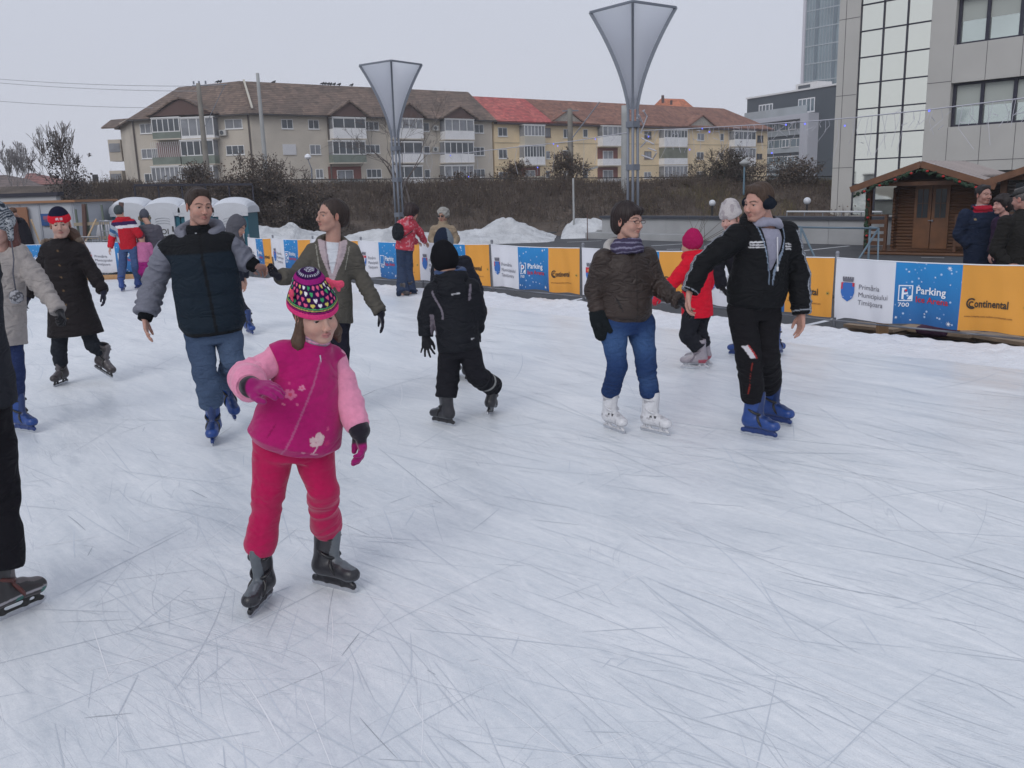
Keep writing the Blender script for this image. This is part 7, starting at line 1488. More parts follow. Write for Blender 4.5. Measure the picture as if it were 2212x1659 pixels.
def build_office():
 A = atY(1797, 389, 40.9); Bp = atY(2212, 377, 34.9); F = Facade(A, Bp); root = empty('office_building', tuple(map(float, A * V3(1, 1, 0))), 0, 'grey panelled office building with a tall mirrored glass strip and dark-framed windows', 'office building')
 PN = material('grey_panel', (.47, .46, .435), rough=.6, noise=(.8, .06, 5), bump=(200, .1, .002)); DKF = material('dark_window_frame', (.022, .022, .04), rough=.5); JT = material('panel_joint', (.13, .125, .13), rough=.8)
 MIR = bpy.data.materials.new('mirror_glass'); MIR.use_nodes = True; b = MIR.node_tree.nodes['Principled BSDF']; b.inputs['Base Color'].default_value = (.80, .81, .72, 1); b.inputs['Metallic'].default_value = 1; b.inputs['Roughness'].default_value = .03
 nz = MIR.node_tree.nodes.new('ShaderNodeTexNoise'); nz.inputs['Scale'].default_value = .35; nz.inputs['Detail'].default_value = 1; bp = MIR.node_tree.nodes.new('ShaderNodeBump'); bp.inputs['Strength'].default_value = .08; bp.inputs['Distance'].default_value = .05; MIR.node_tree.links.new(nz.outputs[0], bp.inputs['Height']); MIR.node_tree.links.new(bp.outputs[0], b.inputs['Normal'])
 sg0, _ = F.sz(1850, 200); sg1, _ = F.sz(2002, 200); ZT = 17; S1 = F.len + 8
 w2 = F.rect(2050, 182, 2260, 272); w1 = F.rect(2060, -40, 2260, 92); s_w = F.sz(2053, 200)[0]; zs = [F.sz(2130, 172)[1], F.sz(2130, 269)[1]]; storey = 3.45
 wins = [(zs[1], zs[0])]; z = zs[1]
 wtop = (F.sz(2130, 88)[1], F.sz(2130, 88)[1] + (zs[0] - zs[1]) * 1.05); wins.append(wtop); wins.append((wtop[0] + storey + .1, wtop[1] + storey + .1))
 B = MB(); F.box(B, 0, sg0, -.4, ZT, -12, 0); F.box(B, sg1, s_w, -.4, ZT, -12, 0); zc = 1.95
 lo = zc
 for z0, z1 in wins: F.box(B, s_w, S1, lo, z0, -12, 0); lo = z1
 F.box(B, s_w, S1, lo, ZT, -12, 0); F.box(B, sg0, sg1, ZT - .5, ZT, -12, -.1); F.box(B, sg0, sg1, -.4, 0.2, -12, -.12)
 for z0, z1 in wins: F.box(B, s_w, S1, z0 - .0, z1, -12, -.5)
 F.box(B, s_w, S1, -.4, zc, -12, -1.8); B.build('wall', PN, root)
 B = MB(); F.box(B, sg0, sg1, .2, ZT - .5, -.3, -.10); g = B.build('glass_strip', MIR, root)
 hz = []
 zz = [F.sz(1856, 275 * .25)[1], F.sz(1856, 500 * .25)[1]]; st = zz[0] - zz[1]; z = zz[1] - 5 * st
 B = MB(); k = 0
 while z < ZT:
  F.box(B, sg0, sg1, z - .026, z + .026, -.12, -.05) if z > .3 else None; z += st
 for i in range(4): x = sg0 + (sg1 - sg0) * i / 3; F.box(B, x - .026, x + .026, .2, ZT - .5, -.12, -.045)
 B.build('mullions', DKF, g)
 for z0, z1 in wins:
  B = MB(); F.box(B, s_w, S1, z0 + .003, z0 + .09, -.38, -.24); F.box(B, s_w, S1, z1 - .09, z1 - .003, -.38, -.24); x = s_w + .003; k = 0
  wd = [.12, .95] + [.13, 1.08] * 7
  for j, w_ in enumerate(wd):
   if j % 2 == 0: F.box(B, x, x + w_, z0 + .09, z1 - .09, -.38, -.23)
   x += w_
  w = B.build('window', DKF, root); B = MB(); F.box(B, s_w, S1, z0 + .05, z1 - .05, -.36, -.33)
  B.build('pane', material('office_glass', (.56, .62, .58), rough=.06, metal=.75, noise=(.25, .12, 2)), w)
  B = MB(); F.box(B, s_w + .14, S1 - .3, z0 + (z1 - z0) * .45 if z0 < 6 else z0 + (z1 - z0) * .5, z1 - .1, -.329, -.322); B.build('blind', material('blind_grey', (.40, .43, .40), rough=.5), w)
 B = MB(); r = [F.sz(1825, 100)[0]]
 for x in r: F.box(B, x - .012, x + .012, 0, ZT, 0, .006)
 for v in (41, 206, 362): z = F.sz(1830, v)[1]; F.box(B, 0, sg0, z - .012, z + .012, 0, .007)
 for v in (178, 350): z = F.sz(2030, v)[1]; F.box(B, sg1, s_w + 12 * (v > 300), z - .012, z + .012, 0, .007)
 for i, x in enumerate([s_w + .003 + k_ * 1.28 for k_ in range(8)]): F.box(B, x - .01, x + .01, zc, wins[0][0] - .01, 0, .006); F.box(B, x - .01, x + .01, wins[0][1] + .01, wins[1][0] - .01, 0, .006)
 B.build('panel_joints', JT, root); B = MB(); F.box(B, s_w + .3, S1, -.25, zc - .05, -1.8, -1.75); B.build('entrance_glass', GLASS, root)
def build_buildings():
 F, rz, D = build_grey_block(); build_yellow_block(F, rz, D); build_far_house(); build_low_houses(); build_modern(); build_office()
# ================================================================== banner fence
STEEL = material('galvanised_steel', (.26, .27, .30), rough=.5, metal=.4, noise=(8, .15, 4)); 
WHB = material('banner_white', (.66, .67, .72), rough=.7, noise=(2, .04, 3)); ORB = material('banner_orange', (.72, .32, .045), rough=.65, noise=(2, .05, 3))
INK = material('ink_black', (.035, .028, .02), rough=.6); INKG = material('ink_grey', (.14, .14, .17), rough=.7); INKW = material('ink_white', (.78, .80, .84), rough=.6); INKR = material('ink_red', (.50, .02, .04), rough=.6); INKB = material('ink_blue', (.03, .14, .45), rough=.6); INKO = material('ink_brown', (.22, .09, .02), rough=.6)
def blue_banner():
 m = bpy.data.materials.new('banner_blue'); m.use_nodes = True; N = m.node_tree.nodes; L = m.node_tree.links; b = N['Principled BSDF']; b.inputs['Roughness'].default_value = .6
 g = N.new('ShaderNodeNewGeometry'); s = N.new('ShaderNodeSeparateXYZ'); L.new(g.outputs['Position'], s.inputs[0]); r = N.new('ShaderNodeMapRange'); r.inputs[1].default_value = .1; r.inputs[2].default_value = .85; L.new(s.outputs[2], r.inputs[0])
 mx = N.new('ShaderNodeMix'); mx.data_type = 'RGBA'; mx.inputs[6].default_value = (.015, .10, .30, 1); mx.inputs[7].default_value = (.012, .23, .56, 1); L.new(r.outputs[0], mx.inputs[0])   # printed blue gradient
 v = N.new('ShaderNodeTexVoronoi'); v.inputs['Scale'].default_value = 13; v.inputs['Randomness'].default_value = 1; L.new(g.outputs['Position'], v.inputs['Vector']); t = N.new('ShaderNodeMapRange'); t.inputs[1].default_value = .10; t.inputs[2].default_value = .2; t.inputs[3].default_value = .8; t.inputs[4].default_value = 0; L.new(v.outputs['Distance'], t.inputs[0])
 m2 = N.new('ShaderNodeMix'); m2.data_type = 'RGBA'; m2.inputs[7].default_value = (.55, .68, .85, 1); L.new(mx.outputs[2], m2.inputs[6]); L.new(t.outputs[0], m2.inputs[0]); L.new(m2.outputs[2], b.inputs['Base Color']); return m
BLB = blue_banner()
TXT = {}
def text_data(s, size, bold=0.0, sx=1.0):
 """letters as a flat mesh in x (right), y (up), left aligned"""
 k = (s, bold)
 if k not in TXT:
  c = bpy.data.curves.new('lettering', 'FONT'); c.body = s; c.size = 1; c.offset = bold; c.resolution_u = 2; o = bpy.data.objects.new('lettering', c); COL.objects.link(o)
  dg = bpy.context.evaluated_depsgraph_get(); dg.update(); me = o.evaluated_get(dg).to_mesh(); V = np.array([tuple(v.co) for v in me.vertices]); F = [tuple(p.vertices) for p in me.polygons]; o.to_mesh_clear(); bpy.data.objects.remove(o); bpy.data.curves.remove(c); TXT[k] = (V, F)
 V, F = TXT[k]; return V * V3(size * sx, size, 0), F
ZB, ZT_ = .145, .855
class Strip:
 """one banner stretched between two points, with gentle sag and flutter"""
 def __init__(s, p, q, seed): s.p, s.q = V3(*p, 0), V3(*q, 0); s.L = np.linalg.norm(s.q - s.p); s.d = (s.q - s.p) / s.L; s.n = V3(s.d[1], -s.d[0], 0); s.seed = seed
 def pos(s, x, z, off=0.0):
  x = np.asarray(x, float); z = np.asarray(z, float); t = x / s.L; f = (z - ZB) / (ZT_ - ZB)
  w = .018 * np.sin(t * 9 + s.seed) + .012 * np.sin(t * 23 + s.seed * 2 + f * 2) + .008 * np.sin(t * 50 + f * 3 + s.seed); sag = -.018 * np.sin(np.pi * np.clip(t, 0, 1)) * f + .012 * np.sin(t * 17 + s.seed) * (1 - f)
  out = off + w * (1 - .45 * f)
  return s.p + s.d * x[..., None] + s.n * out[..., None] + V3(0, 0, 1) * (z + sag)[..., None]
 def text(s, st, x, z, size, mat, parent, bold=0.0, sx=1.0, name='lettering'):
  V, F = text_data(st, size, bold, sx); W = s.pos(V[:, 0] + x, V[:, 1] + z, np.full(len(V), .008)); return link(name, mesh_np(name, W, F, False), mat, parent)
 def shape(s, pts, x, z, mat, parent, name='emblem', off=.008):
  P = np.array(pts, float); W = s.pos(P[:, 0] + x, P[:, 1] + z, np.full(len(P), off)); return link(name, mesh_np(name, W, [tuple(range(len(P)))], False), mat, parent)
def build_banner(p, q, kinds, label, seed, detail=True):
 S = Strip(p, q, seed); root = empty('banner', (p[0], p[1], ZB), 0, label, 'banner', 'banners hung along the rink fence'); w = S.L / len(kinds)
 for i, k in enumerate(kinds):
  n = max(int(w / .045), 6); xs = np.linspace(i * w, (i + 1) * w, n + 1); zs = np.linspace(ZB, ZT_, 9); X, Z = np.meshgrid(xs, zs); P = S.pos(X, Z); idx = np.arange((n + 1) * 9).reshape(9, n + 1)
  Fq = np.stack([idx[:-1, :-1], idx[:-1, 1:], idx[1:, 1:], idx[1:, :-1]], -1).reshape(-1, 4); pn = link({'w': 'white_panel', 'b': 'blue_panel', 'o': 'orange_panel'}[k], mesh_np('panel', P.reshape(-1, 3), Fq), {'w': WHB, 'b': BLB, 'o': ORB}[k], root)
  x0 = i * w
  if not detail: continue
  if k == 'w':
   for j, t in enumerate(('Primăria', 'Municipiului', 'Timişoara')): S.text(t, x0 + .30 * w / .73, .505 - j * .092, .084, INKG, pn, 0.0, .90 * w / .73)
   u = w / .73 * 1.0; sh = [(-.085, .10), (.085, .10), (.085, -.02), (.062, -.085), (0, -.13), (-.062, -.085), (-.085, -.02)]; cx = x0 + .165 * u
   S.shape([(a * u, b) for a, b in sh], cx, .475, INKB, pn); S.shape([(-.085 * u, .10), (0, .10), (0, .02), (-.085 * u, .02)], cx, .475, INKR, pn, off=.0095); S.shape([(.02 * u, .10), (.085 * u, .10), (.085 * u, .055), (.02 * u, .055)], cx, .475, INKR, pn, off=.0095)
   S.shape([(-.06 * u, -.07), (0, -.05), (.06 * u, -.07), (.03 * u, -.09), (-.03 * u, -.09)], cx, .475, INKW, pn, off=.0095); S.shape([(-.05 * u, .07), (-.02 * u, .07), (-.02 * u, .04), (-.05 * u, .04)], cx, .475, ORB, pn, off=.011)
   for tx in (-.06, -.03, 0, .03, .06): S.shape([((tx - .011) * u, .150), ((tx + .011) * u, .150), ((tx + .011) * u, .168), ((tx - .011) * u, .168)], cx, .475, INKG, pn)
   S.shape([(-.066 * u, .112), (.066 * u, .112), (.072 * u, .150), (-.072 * u, .150)], cx, .475, INKG, pn)
  elif k == 'b':
   u = w / .73; bx = x0 + .05 * u; S.shape([(0, 0), (.155 * u, 0), (.155 * u, .185), (0, .185)], bx, .41, INKW, pn); S.shape([(.012 * u, .012), (.143 * u, .012), (.143 * u, .173), (.012 * u, .173)], bx, .41, BLB, pn, off=.0095)
   S.text('P', bx + .028 * u, .435, .185, INKW, pn, .012, u); S.shape([(.10 * u, .02), (.143 * u, .02), (.143 * u, .07), (.12 * u, .06)], bx, .41, INKW, pn, off=.0105)
   a = [2 * math.pi * j / 10 for j in range(10)]; S.shape([(.014 * u * math.cos(t), .014 * math.sin(t)) for t in a], bx + .083 * u, .535, INKR, pn, off=.012)
   S.text('700', bx + .0 * u, .345, .068, INKW, pn, .010, 1.25 * u); S.text('Parking', x0 + .235 * u, .50, .118, INKW, pn, .016, .98 * u); S.text('Ice Arena', x0 + .235 * u, .40, .098, INKR, pn, .016, .98 * u)
   for j, (sx_, sz_, r) in enumerate(((.63, .20, .035), (.60, .81, .03), (.04, .22, .022), (.35, .27, .016), (.15, .75, .016), (.45, .70, .014), (.30, .64, .013), (.5, .25, .014), (.62, .63, .012), (.2, .19, .014))):
    pts = []
    for q_ in range(16): rr = r if q_ % 2 == 0 else r * .28; pts.append((rr * math.cos(q_ * math.pi / 8), rr * math.sin(q_ * math.pi / 8)))
    S.shape(pts, x0 + sx_ * u, sz_, INKW, pn, 'snowflake')
  else:
   u = w / .73; S.text('ontinental', x0 + .155 * u, .403, .112, INK, pn, .024, .78 * u); cx = x0 + .125 * u
   for r0, r1, zc in ((.060, .043, .440), (.034, .020, .432)):
    P = []; 
    for q_ in range(21): a = math.radians(50 + q_ * 13); P.append((r0 * math.cos(a) * u, r0 * math.sin(a)))
    for q_ in range(20, -1, -1): a = math.radians(50 + q_ * 13); P.append((r1 * math.cos(a) * u, r1 * math.sin(a)))
    for q_ in range(20): S_ = [P[q_], P[q_ + 1], P[40 - q_], P[41 - q_]]; S.shape(S_, cx, zc, INK, pn, 'emblem') if q_ == 99 else None
    W = np.array(P); WW = S.pos(W[:, 0] + cx, W[:, 1] + zc, np.full(len(W), .008)); link('emblem', mesh_np('emblem', WW, [(q_, q_ + 1, 40 - q_, 41 - q_) for q_ in range(20)], False), INK, pn)
   S.shape([(.025 * u * math.cos(j * .628), .02 * math.sin(j * .628)) for j in range(10)], x0 + .665 * u, .435, material('ink_olive', (.45, .30, .06)), pn); S.shape([(-.012 * u, -.004), (.0, .006), (.014 * u, .002), (.004 * u, -.010)], x0 + .665 * u, .435, INK, pn, off=.0095)
   S.text('www.romania.conti-online-continental.com', x0 + .055 * u, .292, .031, INKO, pn, .010, .92 * u)
 n = 30; B = MB(); B.tube([S.pos(np.array(S.L * j / n), np.array(ZT_ + .004)) for j in range(n + 1)], .007, 5); B.build('hem_rope', INKW, root, True); return root
def build_fence():
 pt = lambda u, v: tuple(atZ(u, v, .857)[:2])
 J = [(7.05, 6.95), pt(1805, 557), pt(1520, 543.5), pt(1255, 536), pt(1058, 528), pt(905, 523.3), pt(775, 520), pt(671, 517.5), pt(585, 515), (-6.10, 20.90)]
 a, b, c = pt(1938, 562), pt(2077, 568), J[0]
 v = np.array(pt(1805, 557)) ; d = (np.array(a) - v); L3 = np.linalg.norm(d); e = np.array(b) - v; e /= np.linalg.norm(e); J[0] = tuple(v + e * .735 * 3)
 where = ['nearest banner at the right, under the capped man', 'banner between the red-jacketed child and the tracksuit boy', 'banner behind the woman in the brown leather jacket', 'banner right of the black-capped child, starting at a grey post', 'banner partly hidden by the two children in dark jackets', 'banner behind the legs of the woman with the backpack', 'banner just behind the olive-jacketed woman', 'banner between the joined hands and the olive-jacketed woman', 'short banner directly behind the grey-hooded person']
 for i in range(9):
  p, q = J[i + 1], J[i]; dd = np.array(q) - np.array(p); dd /= np.linalg.norm(dd); p = tuple(np.array(p) + dd * .02); q = tuple(np.array(q) - dd * .02)
  build_banner(p, q, 'wbo', where[i], i * 1.7)
 K = [(-6.28, 20.98), (-8.4, 20.93), (-10.05, 20.88), (-12.2, 20.83), (-14.4, 20.78)]
 build_banner(K[1], K[0], 'wbo', 'banner at the back behind the man in the dark vest', 3.1); build_banner(K[2], K[1], 'wb', 'banner behind the red-jacketed skater, with white and blue panels', 4.4)
 build_banner(K[3], K[2], 'wbo', 'banner behind the teenage girl in the long black coat', 5.2); build_banner(K[4], K[3], 'wbo', 'banner at the far left behind the woman in the cream coat', 6.0)
 near = ['beyond the right edge banner', 'at the end of the nearest banner', 'behind the red-jacketed child', 'behind the brown leather jacket', 'right of the two dark-clad children', 'between the elderly woman and the children', 'right of the olive-jacketed woman', 'behind the olive-jacketed woman', 'left of the olive-jacketed woman', 'at the corner behind the hooded person', 'behind the man in the vest', 'left of the red-jacketed skater', 'behind the long black coat', 'at the far left edge']
 for i, p in enumerate(J + K[1:]):
  n = V3(.69, .72, 0) if i < 10 else V3(0, 1, 0); x, y = np.array(p) + n[:2] * .05
  B = MB(); B.tube([(x, y, -.25), (x, y, .90)], .021, 10); o = B.build('fence_post', STEEL, smooth=True); tag(o, 'grey steel fence post ' + near[i], 'fence post', 'steel posts carrying the banners')
  B = MB(); B.box((x, y, -.235), (.22, .22, .03)); B.build('foot_plate', STEEL, o)
  B = MB(); B.lathe((x, y, .90), [(.024, 0), (.024, .02), (.012, .035)], 10); B.build('post_cap', STEEL, o)
 for i, (a, b) in enumerate(zip(J[:-1], J[1:])):
  n = V3(.69, .72, 0) * .05; B = MB(); B.tube([V3(*a, .10) + n, V3(*b, .10) + n], .012, 6); o = B.build('fence_rail', STEEL); tag(o, 'thin lower steel rail under the ' + where[i].replace('nearest ', 'nearest '), 'fence rail', 'rails under the banners')
  o['label'] = ' '.join(o['label'].split()[:16])
 E = ICE_EDGE
 for k, (a, b, lab) in enumerate(((E[10], E[11], 'pine kerb board along the back edge of the ice behind the red-jacketed skater'), (E[11], E[12], 'pine kerb board along the back edge of the ice at the far left'))):
  d = b - a; d /= np.linalg.norm(d); B = MB(); B.bar(V3(*(a + d * .03), .03) + V3(0, .06, 0), V3(*(b - d * .03), .03) + V3(0, .06, 0), .05, .15); tag(B.build('kerb_board', WOOD), lab, 'plank', 'wooden boards edging the ice')
 for k, (u0, v0, u1, v1, z, lab) in enumerate(((1838, 700, 1945, 712, -.10, 'weathered plank lying under the banner near the white panel'), (1950, 706, 2110, 724, -.12, 'long weathered plank lying under the blue banner panel'), (2115, 722, 2240, 742, -.12, 'weathered plank lying under the right edge orange panel'))):
  a, b = atZ(u0, v0, z), atZ(u1, v1, z); B = MB(); B.bar(a, b, .34, .04); B.bar(a + V3(.1, .12, -.07), b + V3(.1, .12, -.07), .3, .04); o = B.build('plank', material('old_plank', (.30, .22, .15), rough=.9, noise=(6, .3, 6))); tag(o, lab, 'plank', 'wooden boards edging the ice')
 c = atZ(1908, 712, .0); B = MB(); B.bar(c + V3(0, .03, -.2), c + V3(0, .03, .10), .13, .05, up=(0, 1, 0)); tag(B.build('wooden_peg', WOOD), 'short upright pine peg under the white banner panel at the right', 'peg')
 c = atZ(2035, 722, -.12); B = MB(); M_ = Solid(.02, .05); M_.ball(c + V3(0, .1, .04), (.26, .13, .09)); tag(link('sack', M_.mesh('sack', color=V3(.07, .03, .06), disp=lambda V, N: vnoise(V, 9, 2) * .03), M_NYLON), 'dark purple sack lying under the blue banner panel', 'sack')

# ================================================================== lamps, poles, wires
def membrane():
 m = bpy.data.materials.new('lamp_membrane'); m.use_nodes = True; N = m.node_tree.nodes; L = m.node_tree.links; b = N['Principled BSDF']; b.inputs['Base Color'].default_value = (.42, .44, .54, 1); b.inputs['Roughness'].default_value = .7
 t = N.new('ShaderNodeBsdfTranslucent'); t.inputs[0].default_value = (.97, .98, 1, 1); x = N.new('ShaderNodeMixShader'); x.inputs[0].default_value = .82; L.new(b.outputs[0], x.inputs[1]); L.new(t.outputs[0], x.inputs[2]); L.new(x.outputs[0], N['Material Output'].inputs[0]); return m
MEMB = membrane(); LMET = material('lamp_metal', (.20, .22, .26), rough=.5, metal=.3)
def big_lamp(uc, vt, ul, ur, vs, vneck, vbot, Y, label):
 rot = -math.degrees(math.atan2(uc - 1106, 1900)); top = atY(uc, vt, Y); neck = atY((ul + ur) / 2 - (0), vneck, Y); base = V3(neck[0], Y, -.25); c = V3(neck[0], Y, 0); zt = atY(uc, (vt + vs) / 2 - 2, Y)[2]; zn = neck[2]
 R = (ur - ul) * Y / 1900 / 2 * 1.0; root = empty('lamp_tower', tuple(map(float, base)), 0, label, 'lamp'); rn = .10
 cs = [math.radians(rot + 90 * k - 90) for k in range(4)]; H = zt - zn; prof = lambda t: rn + (R - rn) * (t ** 1.75 * .72 + t * .28)
 def corner(k, t): a = cs[k]; r = prof(t); return c + V3(math.cos(a) * r, math.sin(a) * r, zn + H * t)
 n = 18
 for k in range(4):
  B = MB(); P = [corner(k, i / n) for i in range(n + 1)]
  for i in range(n): B.bar(P[i], P[i + 1] + (P[i + 1] - P[i]) * .02, .055, .085, up=(math.cos(cs[k]), math.sin(cs[k]), 0))
  B.build('rib', LMET, root)
  B = MB(); Q = [corner((k + 1) % 4, i / n) for i in range(n + 1)]; V = []; m = 6
  for i in range(n + 1):
   for j in range(m + 1): V.append(P[i] + (Q[i] - P[i]) * j / m - nrm((P[i] + Q[i]) / 2 * V3(1, 1, 0) - c * V3(1, 1, 0)) * (.10 * math.sin(math.pi * j / m) * (i / n)))
  F = [(i * (m + 1) + j, i * (m + 1) + j + 1, (i + 1) * (m + 1) + j + 1, (i + 1) * (m + 1) + j) for i in range(n) for j in range(m)]; B.add(V, F); mo = B.build('membrane', MEMB, root, True)
  B = MB(); B.bar(corner(k, 1), corner((k + 1) % 4, 1), .05, .05); B.build('top_bar', LMET, root)
 for k in range(4): a = cs[k] ; B = MB(); B.tube([c + V3(math.cos(a) * .13, math.sin(a) * .13, -.25), c + V3(math.cos(a) * .11, math.sin(a) * .11, zn + .25)], .034, 10); B.build('mast_tube', LMET, root, True)
 for z in (zn - .35, zn * .62, zn * .3, .6): B = MB(); B.box(c + V3(0, 0, z), (.24, .24, .14), rot_axis(V3(0, 0, 1), rot + 45)); B.build('mast_clamp', LMET, root)
 B = MB(); B.lathe(c + V3(0, 0, -.25), [(.32, 0), (.32, .04), (.2, .05), (.18, .12)], 16); B.build('base_plate', LMET, root); return root
def pole(name, label, cat, pts, r0, r1, mat, n=10, group=None):
 B = MB(); a, b = pts; k = 8; B.tube([a + (b - a) * i / k for i in range(k + 1)], [r0 + (r1 - r0) * i / k for i in range(k + 1)], n); o = B.build(name, mat, smooth=True); tag(o, label, cat, group); return o
def sag(a, b, s, n=18): return [a + (b - a) * i / n - V3(0, 0, s * 4 * (i / n) * (1 - i / n)) for i in range(n + 1)]
def build_poles():
 CON = material('concrete_pole', (.24, .225, .20), rough=.95, noise=(2, .2, 6)); CON2 = material('concrete_pale', (.36, .37, .37), rough=.9, noise=(2, .12, 6)); GRN = material('green_grey_paint', (.16, .20, .20), rough=.6)
 big_lamp(1378, 12, 1281, 1453, 34, 236, 430, 22, 'larger flared lamp tower with four lilac membranes, in front of the russet roof')
 big_lamp(846, 137, 790, 916, 147.5, 297, 465, 30, 'smaller flared lamp tower on a cluster of tubes, behind the woman with the backpack')
 a = atY(445, 400, 52); b = atY(428, 180, 52); a[2] = 1.5; p = pole('utility_pole', 'old concrete utility pole standing before the left wing of the grey block', 'utility pole', (V3(b[0], b[1], 1.2), b), .20, .12, CON); B = MB()
 for k in (-.25, 0.05, .42): B.tube([b + V3(k, 0, -.05), b + V3(k, 0, .12)], .05, 6)
 B.bar(b + V3(-.35, 0, -.12), b + V3(1.6, 0, -.1), .05, .05); B.build('insulator', LMET, p); B = MB(); B.tube([b + V3(1.5, 0, -.1), b + V3(.1, 0, -2.4)], .02, 5); B.build('stay', LMET, p)
 b = atY(556, 158, 60); pole('utility_pole', 'slender pale steel pole rising above the roof ridge of the grey block', 'utility pole', (V3(b[0], b[1], 1.2), b), .17, .11, CON2)
 b = atY(1231, 235, 48); p = pole('utility_pole', 'weathered concrete pole in front of the yellow block with a street lamp arm', 'utility pole', (V3(b[0], b[1], 1.2), b), .17, .13, CON); B = MB(); B.bar(b + V3(-.4, 0, -.1), b + V3(.45, 0, -.1), .06, .06); B.tube([b + V3(.0, -.1, -1.6), b + V3(1.55, -.1, .3)], .03, 6); B.build('cross_arm', LMET, p)
 q = atY(1240, 388, 48); e = atY(1274, 365, 47); B = MB(); B.tube([q, (q + e) / 2 + V3(0, 0, .25), e], .025, 6); B.box(e + V3(.05, 0, 0), (.75, .25, .1), rot_axis(V3(0, 1, 0), -15)); B.build('lamp_arm', CON2, p)
 a = atY(1240, 505, 37.5); b = atY(1237, 385, 37.5); a[2] = -.25; pole('steel_pole', 'thin grey steel pole rising from the asphalt by the snow heap', 'pole', (a, V3(a[0], a[1], b[2])), .045, .04, CON2)
 b = atY(1350, 228, 44); pole('utility_pole', 'pale concrete pole half hidden behind the larger lamp tower', 'utility pole', (V3(b[0], b[1], 1.2), b), .20, .17, CON2)
 b = atY(205, 377, 60); p = pole('utility_pole', 'short dark pole with a cross arm between the ivy-grown tree and the grey block', 'utility pole', (V3(b[0], b[1], 1.6), b), .20, .18, material('dark_wood', (.05, .05, .055), rough=.9)); B = MB(); B.bar(b + V3(-.65, 0, -.65), b + V3(.55, 0, -.65), .07, .07); B.build('cross_arm', LMET, p)
 b = atY(1608, 360, 42); p = pole('street_lamp', 'small blue-grey street lamp between the two ivy-grown shrubs', 'street lamp', (V3(b[0], b[1], 1.2), b), .05, .04, material('blue_paint', (.12, .20, .26), rough=.5)); B = MB(); B.lathe(b, [(.05, 0), (.22, .12), (.24, .18), (.05, .34)], 12); B.build('lamp_head', CON2, p)
 b = atY(665, 340, 52); p = pole('street_lamp', 'white-capped street lamp on a crooked arm before the grey block wall', 'street lamp', (atY(673, 365, 52), b + V3(0, 0, -.1)), .03, .025, LMET); p2 = atY(673, 405, 52); B = MB(); B.tube([V3(p2[0], 52, 1.3), atY(673, 365, 52)], .05, 6); B.build('post', LMET, p); B = MB(); B.lathe(b, [(.12, -.1), (.2, 0), (.16, .12), (.03, .2)], 12); B.build('lamp_head', INKW, p)
 for u, vt, vb, Y, lab in ((1538, 434, 466, 34, 'globe lamp on a short black post left of the white knitted beret'), (1742.5, 429, 457, 31, 'globe lamp on a short black post behind the tracksuit boy, near the office')):
  b = atY(u, vb + 3, Y); t = atY(u, vt, Y); B = MB(); B.tube([b, V3(b[0], Y, t[2] - .16)], .035, 8); B.lathe((b[0], Y, t[2] - .2), [(.05, 0), (.10, .06)], 10); o = B.build('globe_lamp', material('black_paint', (.015, .015, .018), rough=.4)); tag(o, lab, 'lamp', 'globe lamps behind the concrete wall')
  S = Solid(.02, 0); S.ball((b[0], Y, t[2] - .08), .125, k=0); link('globe', S.mesh('globe'), material('frosted_globe', (.62, .64, .68), rough=.3), o)
 WR = material('wire', (.36, .37, .40), rough=.6)
 for k, (a, b, s, lab) in enumerate(((atY(-60, 166, 60), atY(428, 186, 53), .15, 'topmost overhead wire crossing the sky left of the grey block'), (atY(-60, 174, 60), atY(430, 197, 53), .15, 'second overhead wire crossing the sky left of the grey block'), (atY(-60, 214, 60), atY(330, 233, 58), .1, 'lowest overhead wire crossing the sky left of the grey block'), (atY(150, 392, 62), atY(262, 402, 62), .1, 'short wire running from the small dark pole to the grey block'))):
  B = MB(); B.tube(sag(a, b, s), .014, 4); tag(B.build('overhead_wire', WR), lab, 'wire', 'overhead wires')
 LED = material('blue_led', (.1, .1, .6), emit=((.15, .18, 1.0), 1.3)); CW = material('white_cable', (.5, .5, .55), rough=.6)
 runs = [([(868, 331, 29), (1000, 331, 26), (1106, 319, 24), (1238, 305, 23), (1358, 286, 22)], 'festive light string from the smaller lamp tower to the larger one', 1), ([(1386, 282, 22), (1506, 277, 21), (1659, 268, 19), (1750, 262, 18), (1846, 254, 17), (1996, 238, 15.5), (2212, 212, 14), (2300, 200, 13.5)], 'festive light string with icicle drops from the larger lamp tower past the office', 2)]
 for pts, lab, sd in runs:
  P = [atY(*p) for p in pts]; B = MB(); B.tube(P, .010, 4); rs = np.random.RandomState(sd); D = B; E_ = MB()
  for i in range(len(P) - 1):
   L = np.linalg.norm(P[i + 1] - P[i]); m = int(L / (.14 if sd == 2 else .45))
   for j in range(m):
    a = P[i] + (P[i + 1] - P[i]) * (j + rs.rand()) / m; l = rs.uniform(.12, .75); D.tube([a, a + V3(rs.normal() * .04, 0, -l * .5), a + V3(rs.normal() * .08, rs.normal() * .05, -l)], .0045, 3)
    if rs.rand() < .2: E_.box(a + V3(0, 0, -l * rs.rand()), (.022, .022, .03))
    if sd == 2 and rs.rand() < .5: c = a + V3(rs.normal() * .05, 0, -l * rs.rand()); D.tube([c, c + V3(rs.normal() * .09, rs.normal() * .05, rs.normal() * .07)], .006, 3)
  o = B.build('light_string', CW); tag(o, lab, 'light string', 'festive light strings'); E_.build('bulb', LED, o)
 B = MB(); c = atY(1385, 290, 21.8); rs = np.random.RandomState(4)
